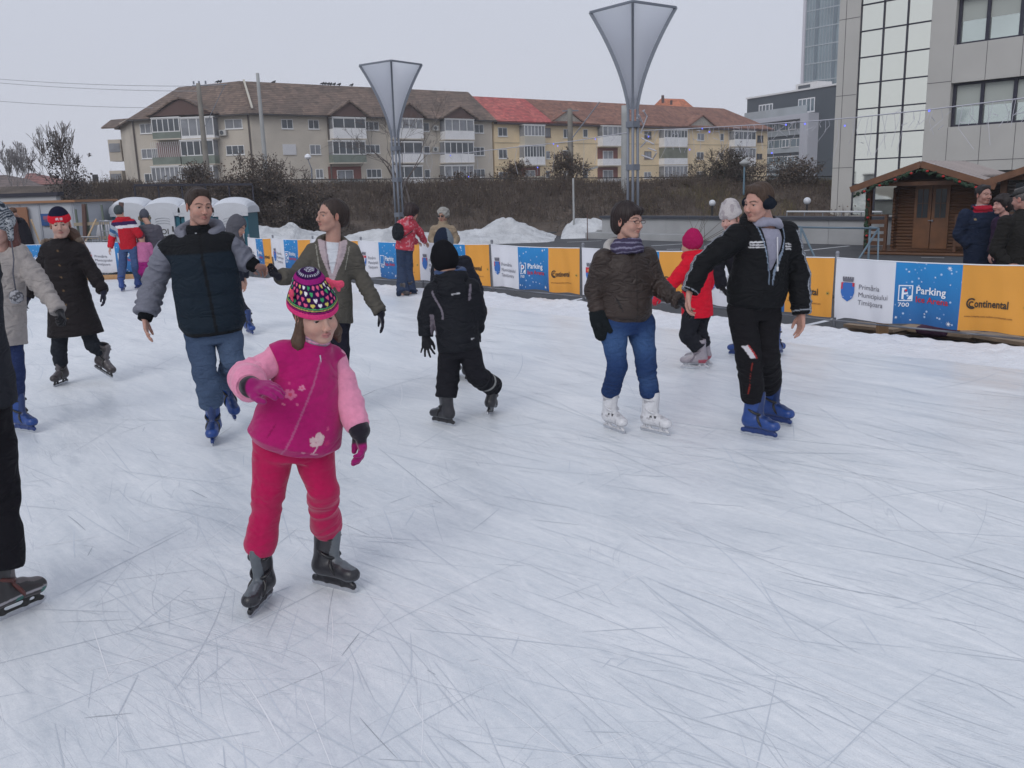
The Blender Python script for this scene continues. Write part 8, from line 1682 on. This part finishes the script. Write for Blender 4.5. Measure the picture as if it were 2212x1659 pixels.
 for (u0, v0, u1, v1) in ((1384, 287, 1398, 251), (1390, 270, 1380, 248), (1398, 252, 1390, 240), (1388, 240, 1392, 238), (1386, 298, 1412, 311), (1400, 320, 1418, 326), (1386, 335, 1410, 344), (1410, 344, 1418, 330), (1384, 318, 1396, 305), (1384, 262, 1376, 255)): B.tube([atY(u0, v0, 21.8), atY(u1, v1, 21.6)], .016, 5)
 tag(B.build('star_ornament', CW), 'broken white star-shaped light ornament hanging on the larger lamp tower', 'ornament')

# ================================================================== toilets, cabin, barriers, wall, hut
def toilet(u, Y, label, vis_text=True):
 TW = material('toilet_white', (.60, .62, .66), rough=.45, noise=(2, .05, 3)); TT = material('toilet_teal', (.012, .12, .17), rough=.5)
 c = atY(u, 480, Y); x, z0, ztop = c[0], -.25, atY(u, 424, Y)[2]; W = .93; D = 1.06; hz = ztop - .42; root = empty('portable_toilet', (float(x), float(Y), z0), 0, label, 'portable toilet', 'row of portable toilets')
 B = MB(); B.box((x, Y + D / 2, (z0 + hz) / 2), (W, D, hz - z0)); B.build('cabin', TT, root, bevel=.02)
 B = MB(); n = 14; k = 6; V = []
 for j in range(k + 1):
  yy = Y - .06 + (D + .12) * j / k; e = 1 - .35 * abs(2 * j / k - 1) ** 3
  for i in range(n + 1): a = math.pi * i / n; V.append((x - math.cos(a) * (W / 2 + .05), yy, hz - .04 + (math.sin(a) ** .55) * .44 * e))
 m = n + 1; F = [(j * m + i, j * m + i + 1, (j + 1) * m + i + 1, (j + 1) * m + i) for j in range(k) for i in range(n)] + [tuple(range(n, -1, -1)), tuple(k * m + i for i in range(m))] + [tuple(j * m for j in range(k + 1)) + tuple(j * m + n for j in range(k, -1, -1))]
 B.add(V, F); B.build('roof', TW, root, False)
 B = MB(); B.box((x, Y - .03, hz - .06), (W + .06, .05, .14)); B.build('lintel', TW, root, bevel=.01)
 B = MB(); w2 = .33; n = 10; prof = [(-w2, z0 + .08), (w2, z0 + .08)] + [(w2 * math.cos(math.pi * i / n), hz - .10 + .22 * math.sin(math.pi * i / n)) for i in range(n + 1)]; m = len(prof)
 B.add([(x + a, Y - .07, b) for a, b in prof] + [(x + a, Y - .0, b) for a, b in prof], [tuple(range(m)), tuple(range(2 * m - 1, m - 1, -1))] + [(i, i + m, (i + 1) % m + m, (i + 1) % m) for i in range(m)]); dr = B.build('door', TW, root)
 B = MB()
 for i in range(3): B.tube([(x + .2 * math.cos(t), Y - .075, hz - .22 - i * .07 + .05 * math.sin(t)) for t in [math.pi * j / 8 for j in range(9)]], .008, 4)
 B.build('vent', material('toilet_grey', (.40, .42, .45), rough=.5), dr)
 for j, t in enumerate(('TOI', 'TOI')):
  V, Fc = text_data(t, .21, .012, 1.0); link('lettering', mesh_np('lettering', V[:, [0, 2, 1]] * V3(1, 1, 1) + V3(x - .20 + j * .035, Y - .082, hz - .62 - j * .19), Fc, False), INK, dr)
 B = MB(); B.tube([(x + .27, Y - .09, .9), (x + .27, Y - .09, 1.05)], .02, 6); B.build('handle', INK, dr)
def build_left_things():
 for u, lab in ((279, 'first portable toilet from the left, teal and white, behind the red-jacketed skater'), (353.5, 'second portable toilet from the left, between the grey coat and the vest man'), (427, 'third portable toilet, mostly hidden behind the head of the man in the vest'), (500, 'rightmost portable toilet beside the snow heap, behind the grey-hooded person')): toilet(u, 25.2, lab)
 CW_ = material('cabin_white', (.46, .48, .52), rough=.6, noise=(1, .08, 4)); a = atY(8, 440, 23.5); b = atY(157, 437, 23.5); root = empty('site_cabin', tuple(map(float, (a + b) / 2 * V3(1, 1, 0) - V3(0, 0, .25))), 0, 'white site cabin with a blue sign behind the black-coated teenage girl', 'cabin'); B = MB(); W = b[0] - a[0]; cx = (a[0] + b[0]) / 2; zt = b[2]
 B.box((cx, 24.7, (zt - .25) / 2), (W, 2.4, zt + .25)); B.build('wall', CW_, root); B = MB(); B.box((cx, 24.7, zt + .033), (W + .2, 2.6, .06)); B.build('roof', material('cabin_roof', (.33, .17, .09), rough=.8), root)
 B = MB(); [B.box((a[0] + W * t, 23.49, (zt - .25) / 2), (.05, .02, zt + .2)) for t in (.22, .5, .97)]; B.build('seam', material('cabin_seam', (.36, .38, .42), rough=.6), root)
 p, q = atY(87, 462, 23.45), atY(122, 487, 23.45); B = MB(); B.box(((p[0] + q[0]) / 2, 23.46, (p[2] + q[2]) / 2), (q[0] - p[0], .03, p[2] - q[2])); sg = B.build('sign', material('sign_blue', (.02, .08, .25), rough=.5, noise=(3, .2, 3)), root)
 B = MB(); B.box(((p[0] + q[0]) / 2, 23.44, (p[2] + q[2]) / 2 + .05), (.24, .012, .09)); B.box(((p[0] + q[0]) / 2, 23.44, (p[2] + q[2]) / 2 - .03), (.2, .012, .015)); B.build('emblem', material('sign_rose', (.30, .10, .16), rough=.6), sg)
 p = atY(36, 448, 23.4); B = MB(); B.box((p[0], 23.42, .95), (.5, .06, 1.5)); B.build('door', material('cabin_door', (.28, .13, .07), rough=.7), root)
 a = atY(-10, 428, 31); b = atY(119, 423, 31); B = MB(); B.box(((a[0] + b[0]) / 2, 31.2, (b[2] - .25) / 2), (b[0] - a[0], .3, b[2] + .25)); o = B.build('whitewashed_wall', material('whitewash', (.45, .45, .46), rough=.9, noise=(1, .1, 5))); tag(o, 'whitewashed wall with dark coping behind the site cabin', 'wall', None, 'thing'); B = MB(); B.box(((a[0] + b[0]) / 2, 31.2, b[2] + .064), (b[0] - a[0] + .2, .45, .12)); B.build('coping', material('coping_black', (.025, .025, .04), rough=.7), o)
 a = atY(290, 400, 34); b = atY(545, 398, 34); B = MB(); B.bar(a, b, .08, .08)
 for t in (0, .2, .4, .6, .8, 1): c = a + (b - a) * t; B.bar(V3(c[0], c[1], -.3), c - V3(0, 0, .041), .05, .05, up=(0, 1, 0))
 tag(B.build('pipe_rail', material('coping_black')), 'long black pipe rail running behind the row of portable toilets', 'railing')
 a = atY(545, 404.5, 46.4); b = atY(1800, 400, 46.4); a[2] = bank_z(a[0], 46) + .34; b[2] = bank_z(b[0], 46) + .34; B = MB(); B.bar(a, b, .05, .05)
 for i in range(24): c = a + (b - a) * i / 23; B.bar(V3(c[0], c[1], bank_z(c[0], 46) - .1), c - V3(0, 0, .026), .045, .045, up=(0, 1, 0))
 tag(B.build('railing', material('dark_railing', (.04, .042, .045), rough=.7)), 'long thin dark railing along the top of the embankment', 'railing')
 RP = material('rust_post', (.11, .06, .05), rough=.8); GP = material('green_post', (.12, .15, .12), rough=.7)
 B = MB(); c = atY(185, 470, 22.6)
 for u, t, m_ in ((184, 440, 1), (163, 452, 0), (219, 442, 0)):
  p = atY(u, t, 22.6); B.bar((p[0], 22.6, -.25), p, .06 if m_ else .04, .06 if m_ else .04, up=(0, 1, 0))
 root = B.build('site_fence', GP); tag(root, 'timber-railed site fence with thin posts between the cabin and the toilets', 'fence'); B = MB()
 for v0, v1 in ((485, 481), (512, 514)): B.bar(atY(160, v0, 22.52), atY(236, v1, 22.52), .03, .08)
 B.build('timber_rail', material('grey_timber', (.33, .28, .21), rough=.9, noise=(4, .2, 4)), root); B = MB(); B.bar(atY(185, 530, 22.48), atY(181, 441, 22.48), .08, .08, up=(0, 1, 0)); B.bar(atY(260, 520, 22.3), atY(262, 437, 22.3), .10, .06, up=(0, 1, 0)); B.build('upright', RP, root)
 HP = material('broom_handle', (.50, .36, .22), rough=.7)
 for a, b, Y, lab in (((67, 474), (86, 524), 22.9, 'wooden broom handle leaning on the white cabin beside the bending person'), ((208, 473), (190, 512), 22.2, 'wooden shovel handle leaning on the site fence left of the red-jacketed skater')):
  p, q = atY(*a, Y), atY(*b, Y - .15); d = q - p; q = p + d * ((p[2] + .25) / (-d[2])) ; B = MB(); B.tube([p, q], .022, 8); o = B.build('handle_pole', HP, smooth=True); o.name = 'broom'; tag(o, lab, 'broom'); B = MB(); B.box(q + V3(0, 0, .05), (.3, .08, .1)); B.build('bristles', GP, o)
 def barrier(u0, u1, v0, v1, Y, lab, nb=11):
  a, b = atY(u0, v0, Y), atY(u1, v0, Y); zb = atY(u0, v1, Y)[2]; B = MB(); B.tube([a, b], .02, 6); B.tube([V3(a[0], a[1], zb), V3(b[0], b[1], zb)], .02, 6)
  m = V3(a[0], a[1], (a[2] + zb) / 2); B.tube([m, V3(b[0], b[1], m[2])], .012, 6)
  for i in range(nb): t = i / (nb - 1); B.tube([a + (b - a) * t, V3(a[0] + (b[0] - a[0]) * t, a[1], -.25 if i in (0, nb - 1) else zb)], .018 if i in (0, nb - 1) else .01, 5)
  tag(B.build('crowd_barrier', STEEL), lab, 'barrier')
 barrier(215, 246, 478, 521, 22.0, 'grey steel crowd barrier just left of the red-jacketed skater', 7); barrier(160, 214, 512, 532, 21.7, 'low grey steel barrier beside the brown upright at the left', 9)
 S = Solid(.02, .1); S.ball(atY(232, 505, 23.2), (.28, .2, .35)); tag(link('water_tank', S.mesh('water_tank', color=V3(.5, .5, .53), disp=lambda V, N: vnoise(V, 6, 2) * .02), M_SHELL), 'rounded white plastic tank behind the crowd barrier', 'tank')
def build_wall_hut():
 CONC = material('retaining_concrete', (.36, .365, .37), rough=.95, noise=(1.2, .14, 8), bump=(14, .3, .01)); CAPM = material('wall_cap', (.045, .05, .065), rough=.7)
 a = atY(1300, 466, 36.4); b = atY(1900, 468, 27.3); a[2] = b[2] = .60; F = Facade(a, b); o = empty('retaining_wall', tuple(map(float, a * V3(1, 1, 0) - V3(0, 0, .25))), 0, 'low concrete retaining wall with dark cap behind the skaters at the right', 'wall'); B = MB(); n = 7; L = F.len
 for i in range(n): F.box(B, L * i / n + .006, L * (i + 1) / n - .006, -.28, .52, -.3, 0)
 B.build('wall', CONC, o); B = MB(); F.box(B, -.05, L + 12, .523, .62, -.42, .09); B.build('cap', CAPM, o); B = MB(); F.box(B, -.2, L * .42, -.28, -.02, .003, .75); B.build('ledge', CONC, o); B = MB(); F.box(B, L + .006, L + 12, -.28, .52, -.3, 0); B.build('wall_return', CONC, o)
 p = empty('handrail', tuple(map(float, atY(1700, 458, 30))), 0, 'long white handrail above the retaining wall in front of the office', 'handrail'); q0, q1 = atY(1700, 456.8, 30.5), atY(1905, 457.5, 27.8); B = MB(); B.tube([q0, q1], .03, 6); B.build('rail', material('rail_white', (.62, .64, .66), rough=.5), p); B = MB()
 for i in range(6): c = q0 + (q1 - q0) * i / 5; B.tube([c, V3(c[0], c[1], .6)], .02, 6)
 B.build('stanchion', STEEL, p)
 a, b = atZ(975, 520, -.25), atZ(1200, 508, -.25); B = MB(); B.bar(a + V3(0, 0, .07), b + V3(0, 0, .07), .25, .16); o = B.build('kerb_wall', material('dark_kerb', (.075, .08, .085), rough=.9, noise=(2, .2, 4))); tag(o, 'low dark concrete kerb in front of the tallest snow heap', 'kerb', None, 'thing')
 for i, (u, v, w, lab) in enumerate(((1255, 508, .62, 'grey concrete block lying beside the thin steel pole'), (1308 - 10, 512, .35, 'small pale concrete block near the dark twigs by the snow heap'))):
  c = atZ(u, v, -.25); B = MB(); B.box(c + V3(0, 0, .12), (w * 1.3, .5, .24)); B.box(c + V3(.0, 0, .27), (w, .4, .057)); tag(B.build('concrete_block', CONC, bevel=.02), lab, 'concrete block')
 for i, (u, vb, vt, lab) in enumerate(((1374 - 1, 519, 462, 'thin rusty stake beside the steel pole'), (1453 - 1, 500, 464, 'second thin rusty stake in the snow heap'))):
  u = (1825 + (650, 842)[i] / 2.4255) * .6064; c = atZ(u, vb, -.25); t = atY(u, vt, c[1]); B = MB(); B.tube([c, V3(c[0], c[1], t[2])], .018, 5); tag(B.build('stake', material('rust_post')), lab, 'stake')
 Y = 15.2; TP = material('trestle_paint', (.13, .19, .24), rough=.5, metal=.2); B = MB(); l, r = atY(1730, 491, Y), atY(1898, 493.5, Y - .3)
 foot = lambda p, dy: V3(p[0], p[1] + dy, -.25)
 B.tube([l, r], .016, 8); B.tube([l, foot(l, -.1)], .016, 8); B.tube([r, foot(r, -.1)], .016, 8); m = V3((l[0] + r[0]) / 2 - .04, (l[1] + r[1]) / 2, -.22); B.tube([l, m], .018, 8); B.tube([r, m], .018, 8); r2 = r + V3(.08, .55, 0); B.tube([r, r2], .018, 8); B.tube([r2, foot(r2, 0)], .02, 8); l2 = l + V3(.08, .55, 0); B.tube([l, l2], .018, 8); B.tube([l2, foot(l2, 0)], .02, 8)
 tag(B.build('pipe_trestle', TP, smooth=True), 'blue-grey pipe trestle frame standing between the boy and the wooden hut', 'trestle')
 rs = np.random.RandomState(3); segs = []
 c = atZ(1500, 530, -.25)
 for _ in range(9): q = c + V3(rs.normal() * .9 + .8, 0, 1.0 + rs.rand() * .5); segs.append((c + V3(rs.normal() * .2, 0, 0), q, .012, .004))
 V, F_, cc = twig_mesh(segs, [(.12, .10, .08)], rs); tag(link('bare_shoots', mesh_np('bare_shoots', V, F_, False, cc), LEAF), 'few bare shoots growing in front of the retaining wall beyond the red-jacketed child', 'plant')
 c = atZ(1265, 508, -.25); segs = []; grow(c, V3(0, 0, 1), .8, .02, 4, rs, segs, [], .7, .0, .75, (2, 3), 3, .006); V, F_, cc = twig_mesh(segs, [(.05, .04, .035)], rs); tag(link('bare_bush', mesh_np('bare_bush', V, F_, False, cc), LEAF), 'small bare bush in front of the snow heap beside the steel pole', 'bush')
 hut(atZ(1862, 549.5, -.25), (.76, -.65), 2.95, 1.0, 'brown log market hut with corrugated roof and garlanded porch', True); 
 b2 = atZ(2146, 556, -.25); hut(b2, (.76, -.65), 2.9, 1.04, 'second brown market hut cut off by the right edge behind the capped man', False)
def hut(base, fd, W, sc_, label, garland):
 LOG = bpy.data.materials.get('hut_logs')
 if LOG is None:
  LOG = bpy.data.materials.new('hut_logs'); LOG.use_nodes = True; N = LOG.node_tree.nodes; L = LOG.node_tree.links; b = N['Principled BSDF']; g = N.new('ShaderNodeNewGeometry'); w = N.new('ShaderNodeTexWave'); w.bands_direction = 'Z'; w.inputs['Scale'].default_value = 3.6; w.inputs['Distortion'].default_value = .15; L.new(g.outputs['Position'], w.inputs['Vector'])
  n = N.new('ShaderNodeTexNoise'); n.inputs['Scale'].default_value = 3; n.inputs['Detail'].default_value = 8; mp_ = N.new('ShaderNodeMapping'); mp_.inputs['Scale'].default_value = (.6, .6, 6); L.new(g.outputs['Position'], mp_.inputs[0]); L.new(mp_.outputs[0], n.inputs['Vector'])
  mx = N.new('ShaderNodeMix'); mx.data_type = 'RGBA'; mx.inputs[6].default_value = (.045, .019, .009, 1); mx.inputs[7].default_value = (.17, .074, .030, 1); L.new(n.outputs[0], mx.inputs[0]); L.new(mx.outputs[2], b.inputs['Base Color']); bp = N.new('ShaderNodeBump'); bp.inputs['Strength'].default_value = .9; bp.inputs['Distance'].default_value = .03; L.new(w.outputs[0], bp.inputs['Height']); L.new(bp.outputs[0], b.inputs['Normal']); b.inputs['Roughness'].default_value = .6
 HW = material('hut_wood', (.085, .036, .016), rough=.55, noise=(5, .3, 6)); DKW = material('hut_dark', (.03, .018, .012), rough=.8); RM = material('hut_roof_metal', (.40, .36, .35), rough=.5, metal=.2, noise=(1, .1, 4)); HG = material('hut_glass', (.04, .05, .055), rough=.1)
 fd = V3(*fd, 0); fd = nrm(fd); bk = V3(-fd[1], fd[0], 0); z0 = base[2]; M = np.stack([fd, bk, V3(0, 0, 1)], 1); root = empty('market_hut', tuple(map(float, base)), 0, label, 'hut', 'wooden market huts')
 P = lambda x, y, z: base + fd * x * sc_ + bk * y * sc_ + V3(0, 0, z * sc_)
 def bx(B, x0, x1, y0, y1, za, zb): B.box(P((x0 + x1) / 2, (y0 + y1) / 2, (za + zb) / 2), ((x1 - x0) * sc_, (y1 - y0) * sc_, (zb - za) * sc_), M)
 H = 1.96; PK = 2.42; D = 3.6; pd = .85
 B = MB(); bx(B, .55, W - .05, pd, D, .12, H); bx(B, 0, W, 0, D, 0, .115); B.build('wall', LOG, root)
 B = MB(); B.add([P(.55, pd, H), P(W - .05, pd, H), P(W / 2, pd, PK - .1), P(.55, D, H), P(W - .05, D, H), P(W / 2, D, PK - .1)], [(0, 1, 2), (5, 4, 3), (0, 2, 5, 3), (1, 4, 5, 2), (0, 3, 4, 1)]); B.build('gable_wall', DKW, root)
 B = MB(); ov = .28
 for s_ in (0, 1):
  xe = -ov if s_ == 0 else W + ov; ze = H - .14; n = 10
  for i in range(n):
   y0 = -.35 + (D + .6) * i / n; y1 = y0 + (D + .6) / n; quad_solid(B, [P(xe, y0, ze), P(xe, y1 - .03, ze), P(W / 2, y1 - .03, PK), P(W / 2, y0, PK)], .03); quad_solid(B, [P(xe, y1 - .03, ze + .025), P(xe, y1, ze + .025), P(W / 2, y1, PK + .025), P(W / 2, y1 - .03, PK + .025)], .03)
 B.build('roof', RM, root); B = MB(); 
 for xe in (-ov, W + ov): B.bar(P(xe, -.36, H - .22), P(W / 2, -.36, PK - .08), .04, .16)
 bx(B, -.05, W + .05, .0, .1, H - .15, H - .05); B.build('barge_board', material('barge_wood', (.15, .068, .034), rough=.6, noise=(5, .25, 5)), root)
 for x in (.08, W - .08):
  B = MB(); bx(B, x - .07, x + .07, .03, .17, .115, H - .05); B.build('porch_post', HW, root)
 for xa, xb, xp in ((.15, .55, .53), (W - .62, W - .15, W - .68)):
  B = MB(); [bx(B, xa, xb, .05, .11, .25 + k * .19, .36 + k * .19) for k in range(4)]; bx(B, xp, xp + .07, .03, .14, .116, 1.02); bx(B, min(xa, xp), max(xb, xp + .07), .02, .15, 1.023, 1.07); B.build('porch_rail', HW, root)
 for i, x in enumerate((1.05, 1.50)):
  B = MB(); bx(B, x, x + .43, pd - .06, pd - .003, .13, 1.80); d_ = B.build('door', material('door_wood', (.155, .066, .026), rough=.5, noise=(4, .25, 5)), root); B = MB(); bx(B, x + .08, x + .35, pd - .075, pd - .062, .95, 1.70); B.build('pane', HG, d_); B = MB(); bx(B, x + .205, x + .225, pd - .085, pd - .076, .95, 1.70); bx(B, x + .08, x + .35, pd - .085, pd - .076, 1.32, 1.34); B.build('glazing_bar', HW, d_)
  if i: B = MB(); bx(B, x + .02, x + .06, pd - .11, pd - .062, .85, .90); bx(B, x - .06, x + .06, pd - .13, pd - .11, .87, .89); B.build('handle', STEEL, d_)
 if garland:
  G = Solid(.03, .03); rs = np.random.RandomState(2); pts = []
  for i in range(60): t = i / 59; x = -.15 + (W + .3) * t; z = (H - .35) + (PK - H + .14) * (1 - abs(2 * t - 1)); pts.append(P(x, -.38, z))
  for s_ in (.08, W - .08): pts += [P(s_, -.03, H - .25 - k_ * .06) for k_ in range(26)]
  for p in pts: G.ball(p + rs.normal(size=3) * .018, rs.uniform(.035, .055), k=.02)
  g = link('garland', G.mesh('garland', color=V3(.018, .045, .022), disp=lambda V, N: vnoise(V, 40, 2) * .028), LEAF, root); B = MB()
  for i in list(range(4, 60, 7)) + [64, 72, 80, 90, 98, 106]: B.lathe(pts[i] + V3(0, -.07, 0), [(.005, -.03), (.035, -.012), (.04, .008), (.02, .03)], 8)
  B.build('red_bauble', material('bauble_red', (.45, .02, .02), rough=.35), g)
 B = MB(); bx(B, .56, .62, pd - .30, pd - .02, .12, H - .2); B.build('corner_log', LOG, root)
def build_birds():
 BM = material('bird_grey', (.03, .03, .035), rough=.8)
 for i, (u, v) in enumerate(((697, 181), (702, 181.3), (709, 181.6), (714, 182), (722, 182.2), (733, 182.7), (760, 184), (592, 177.5), (470, 177), (476, 176.5))):
  c = atY(u, v - .6, 113); S = Solid(.05, .06); S.ball(c, (.20, .12, .13), k=.05); S.ball(c + V3(.15, 0, .13), .08, k=.05); S.cone(c - V3(.15, 0, 0), c - V3(.36, 0, .06), .08, .04, k=.05); S.cone(c, c - V3(0, 0, .22), .05, .03)
  tag(link('bird', S.mesh('bird'), BM), 'small dark bird perched on the roof ridge of the grey block', 'bird', 'birds on the roof ridge')
def build_street(): build_fence(); build_poles(); build_left_things(); build_wall_hut(); build_birds()
build_setting(); build_marks(); build_piles(); build_plants(); build_buildings(); build_street()
for f_ in PEOPLE: f_()
B_ = MB(); B_.box((0, 195, 37.3), (720, 520, 77.5)); hz_ = B_.build('haze', None); tag(hz_, kind='stuff')
hm = bpy.data.materials.new('haze'); hm.use_nodes = True; hn = hm.node_tree; hn.nodes.clear(); ho = hn.nodes.new('ShaderNodeOutputMaterial'); hv = hn.nodes.new('ShaderNodeVolumePrincipled')
hv.inputs['Density'].default_value = .0007; hv.inputs['Color'].default_value = (.93, .95, 1, 1); hv.inputs['Anisotropy'].default_value = .2; hn.links.new(hv.outputs[0], ho.inputs['Volume']); hz_.data.materials.append(hm)
for o in bpy.data.objects:
 if 'label' in o and len(o['label'].split()) > 16: print('LONG', o['label'])
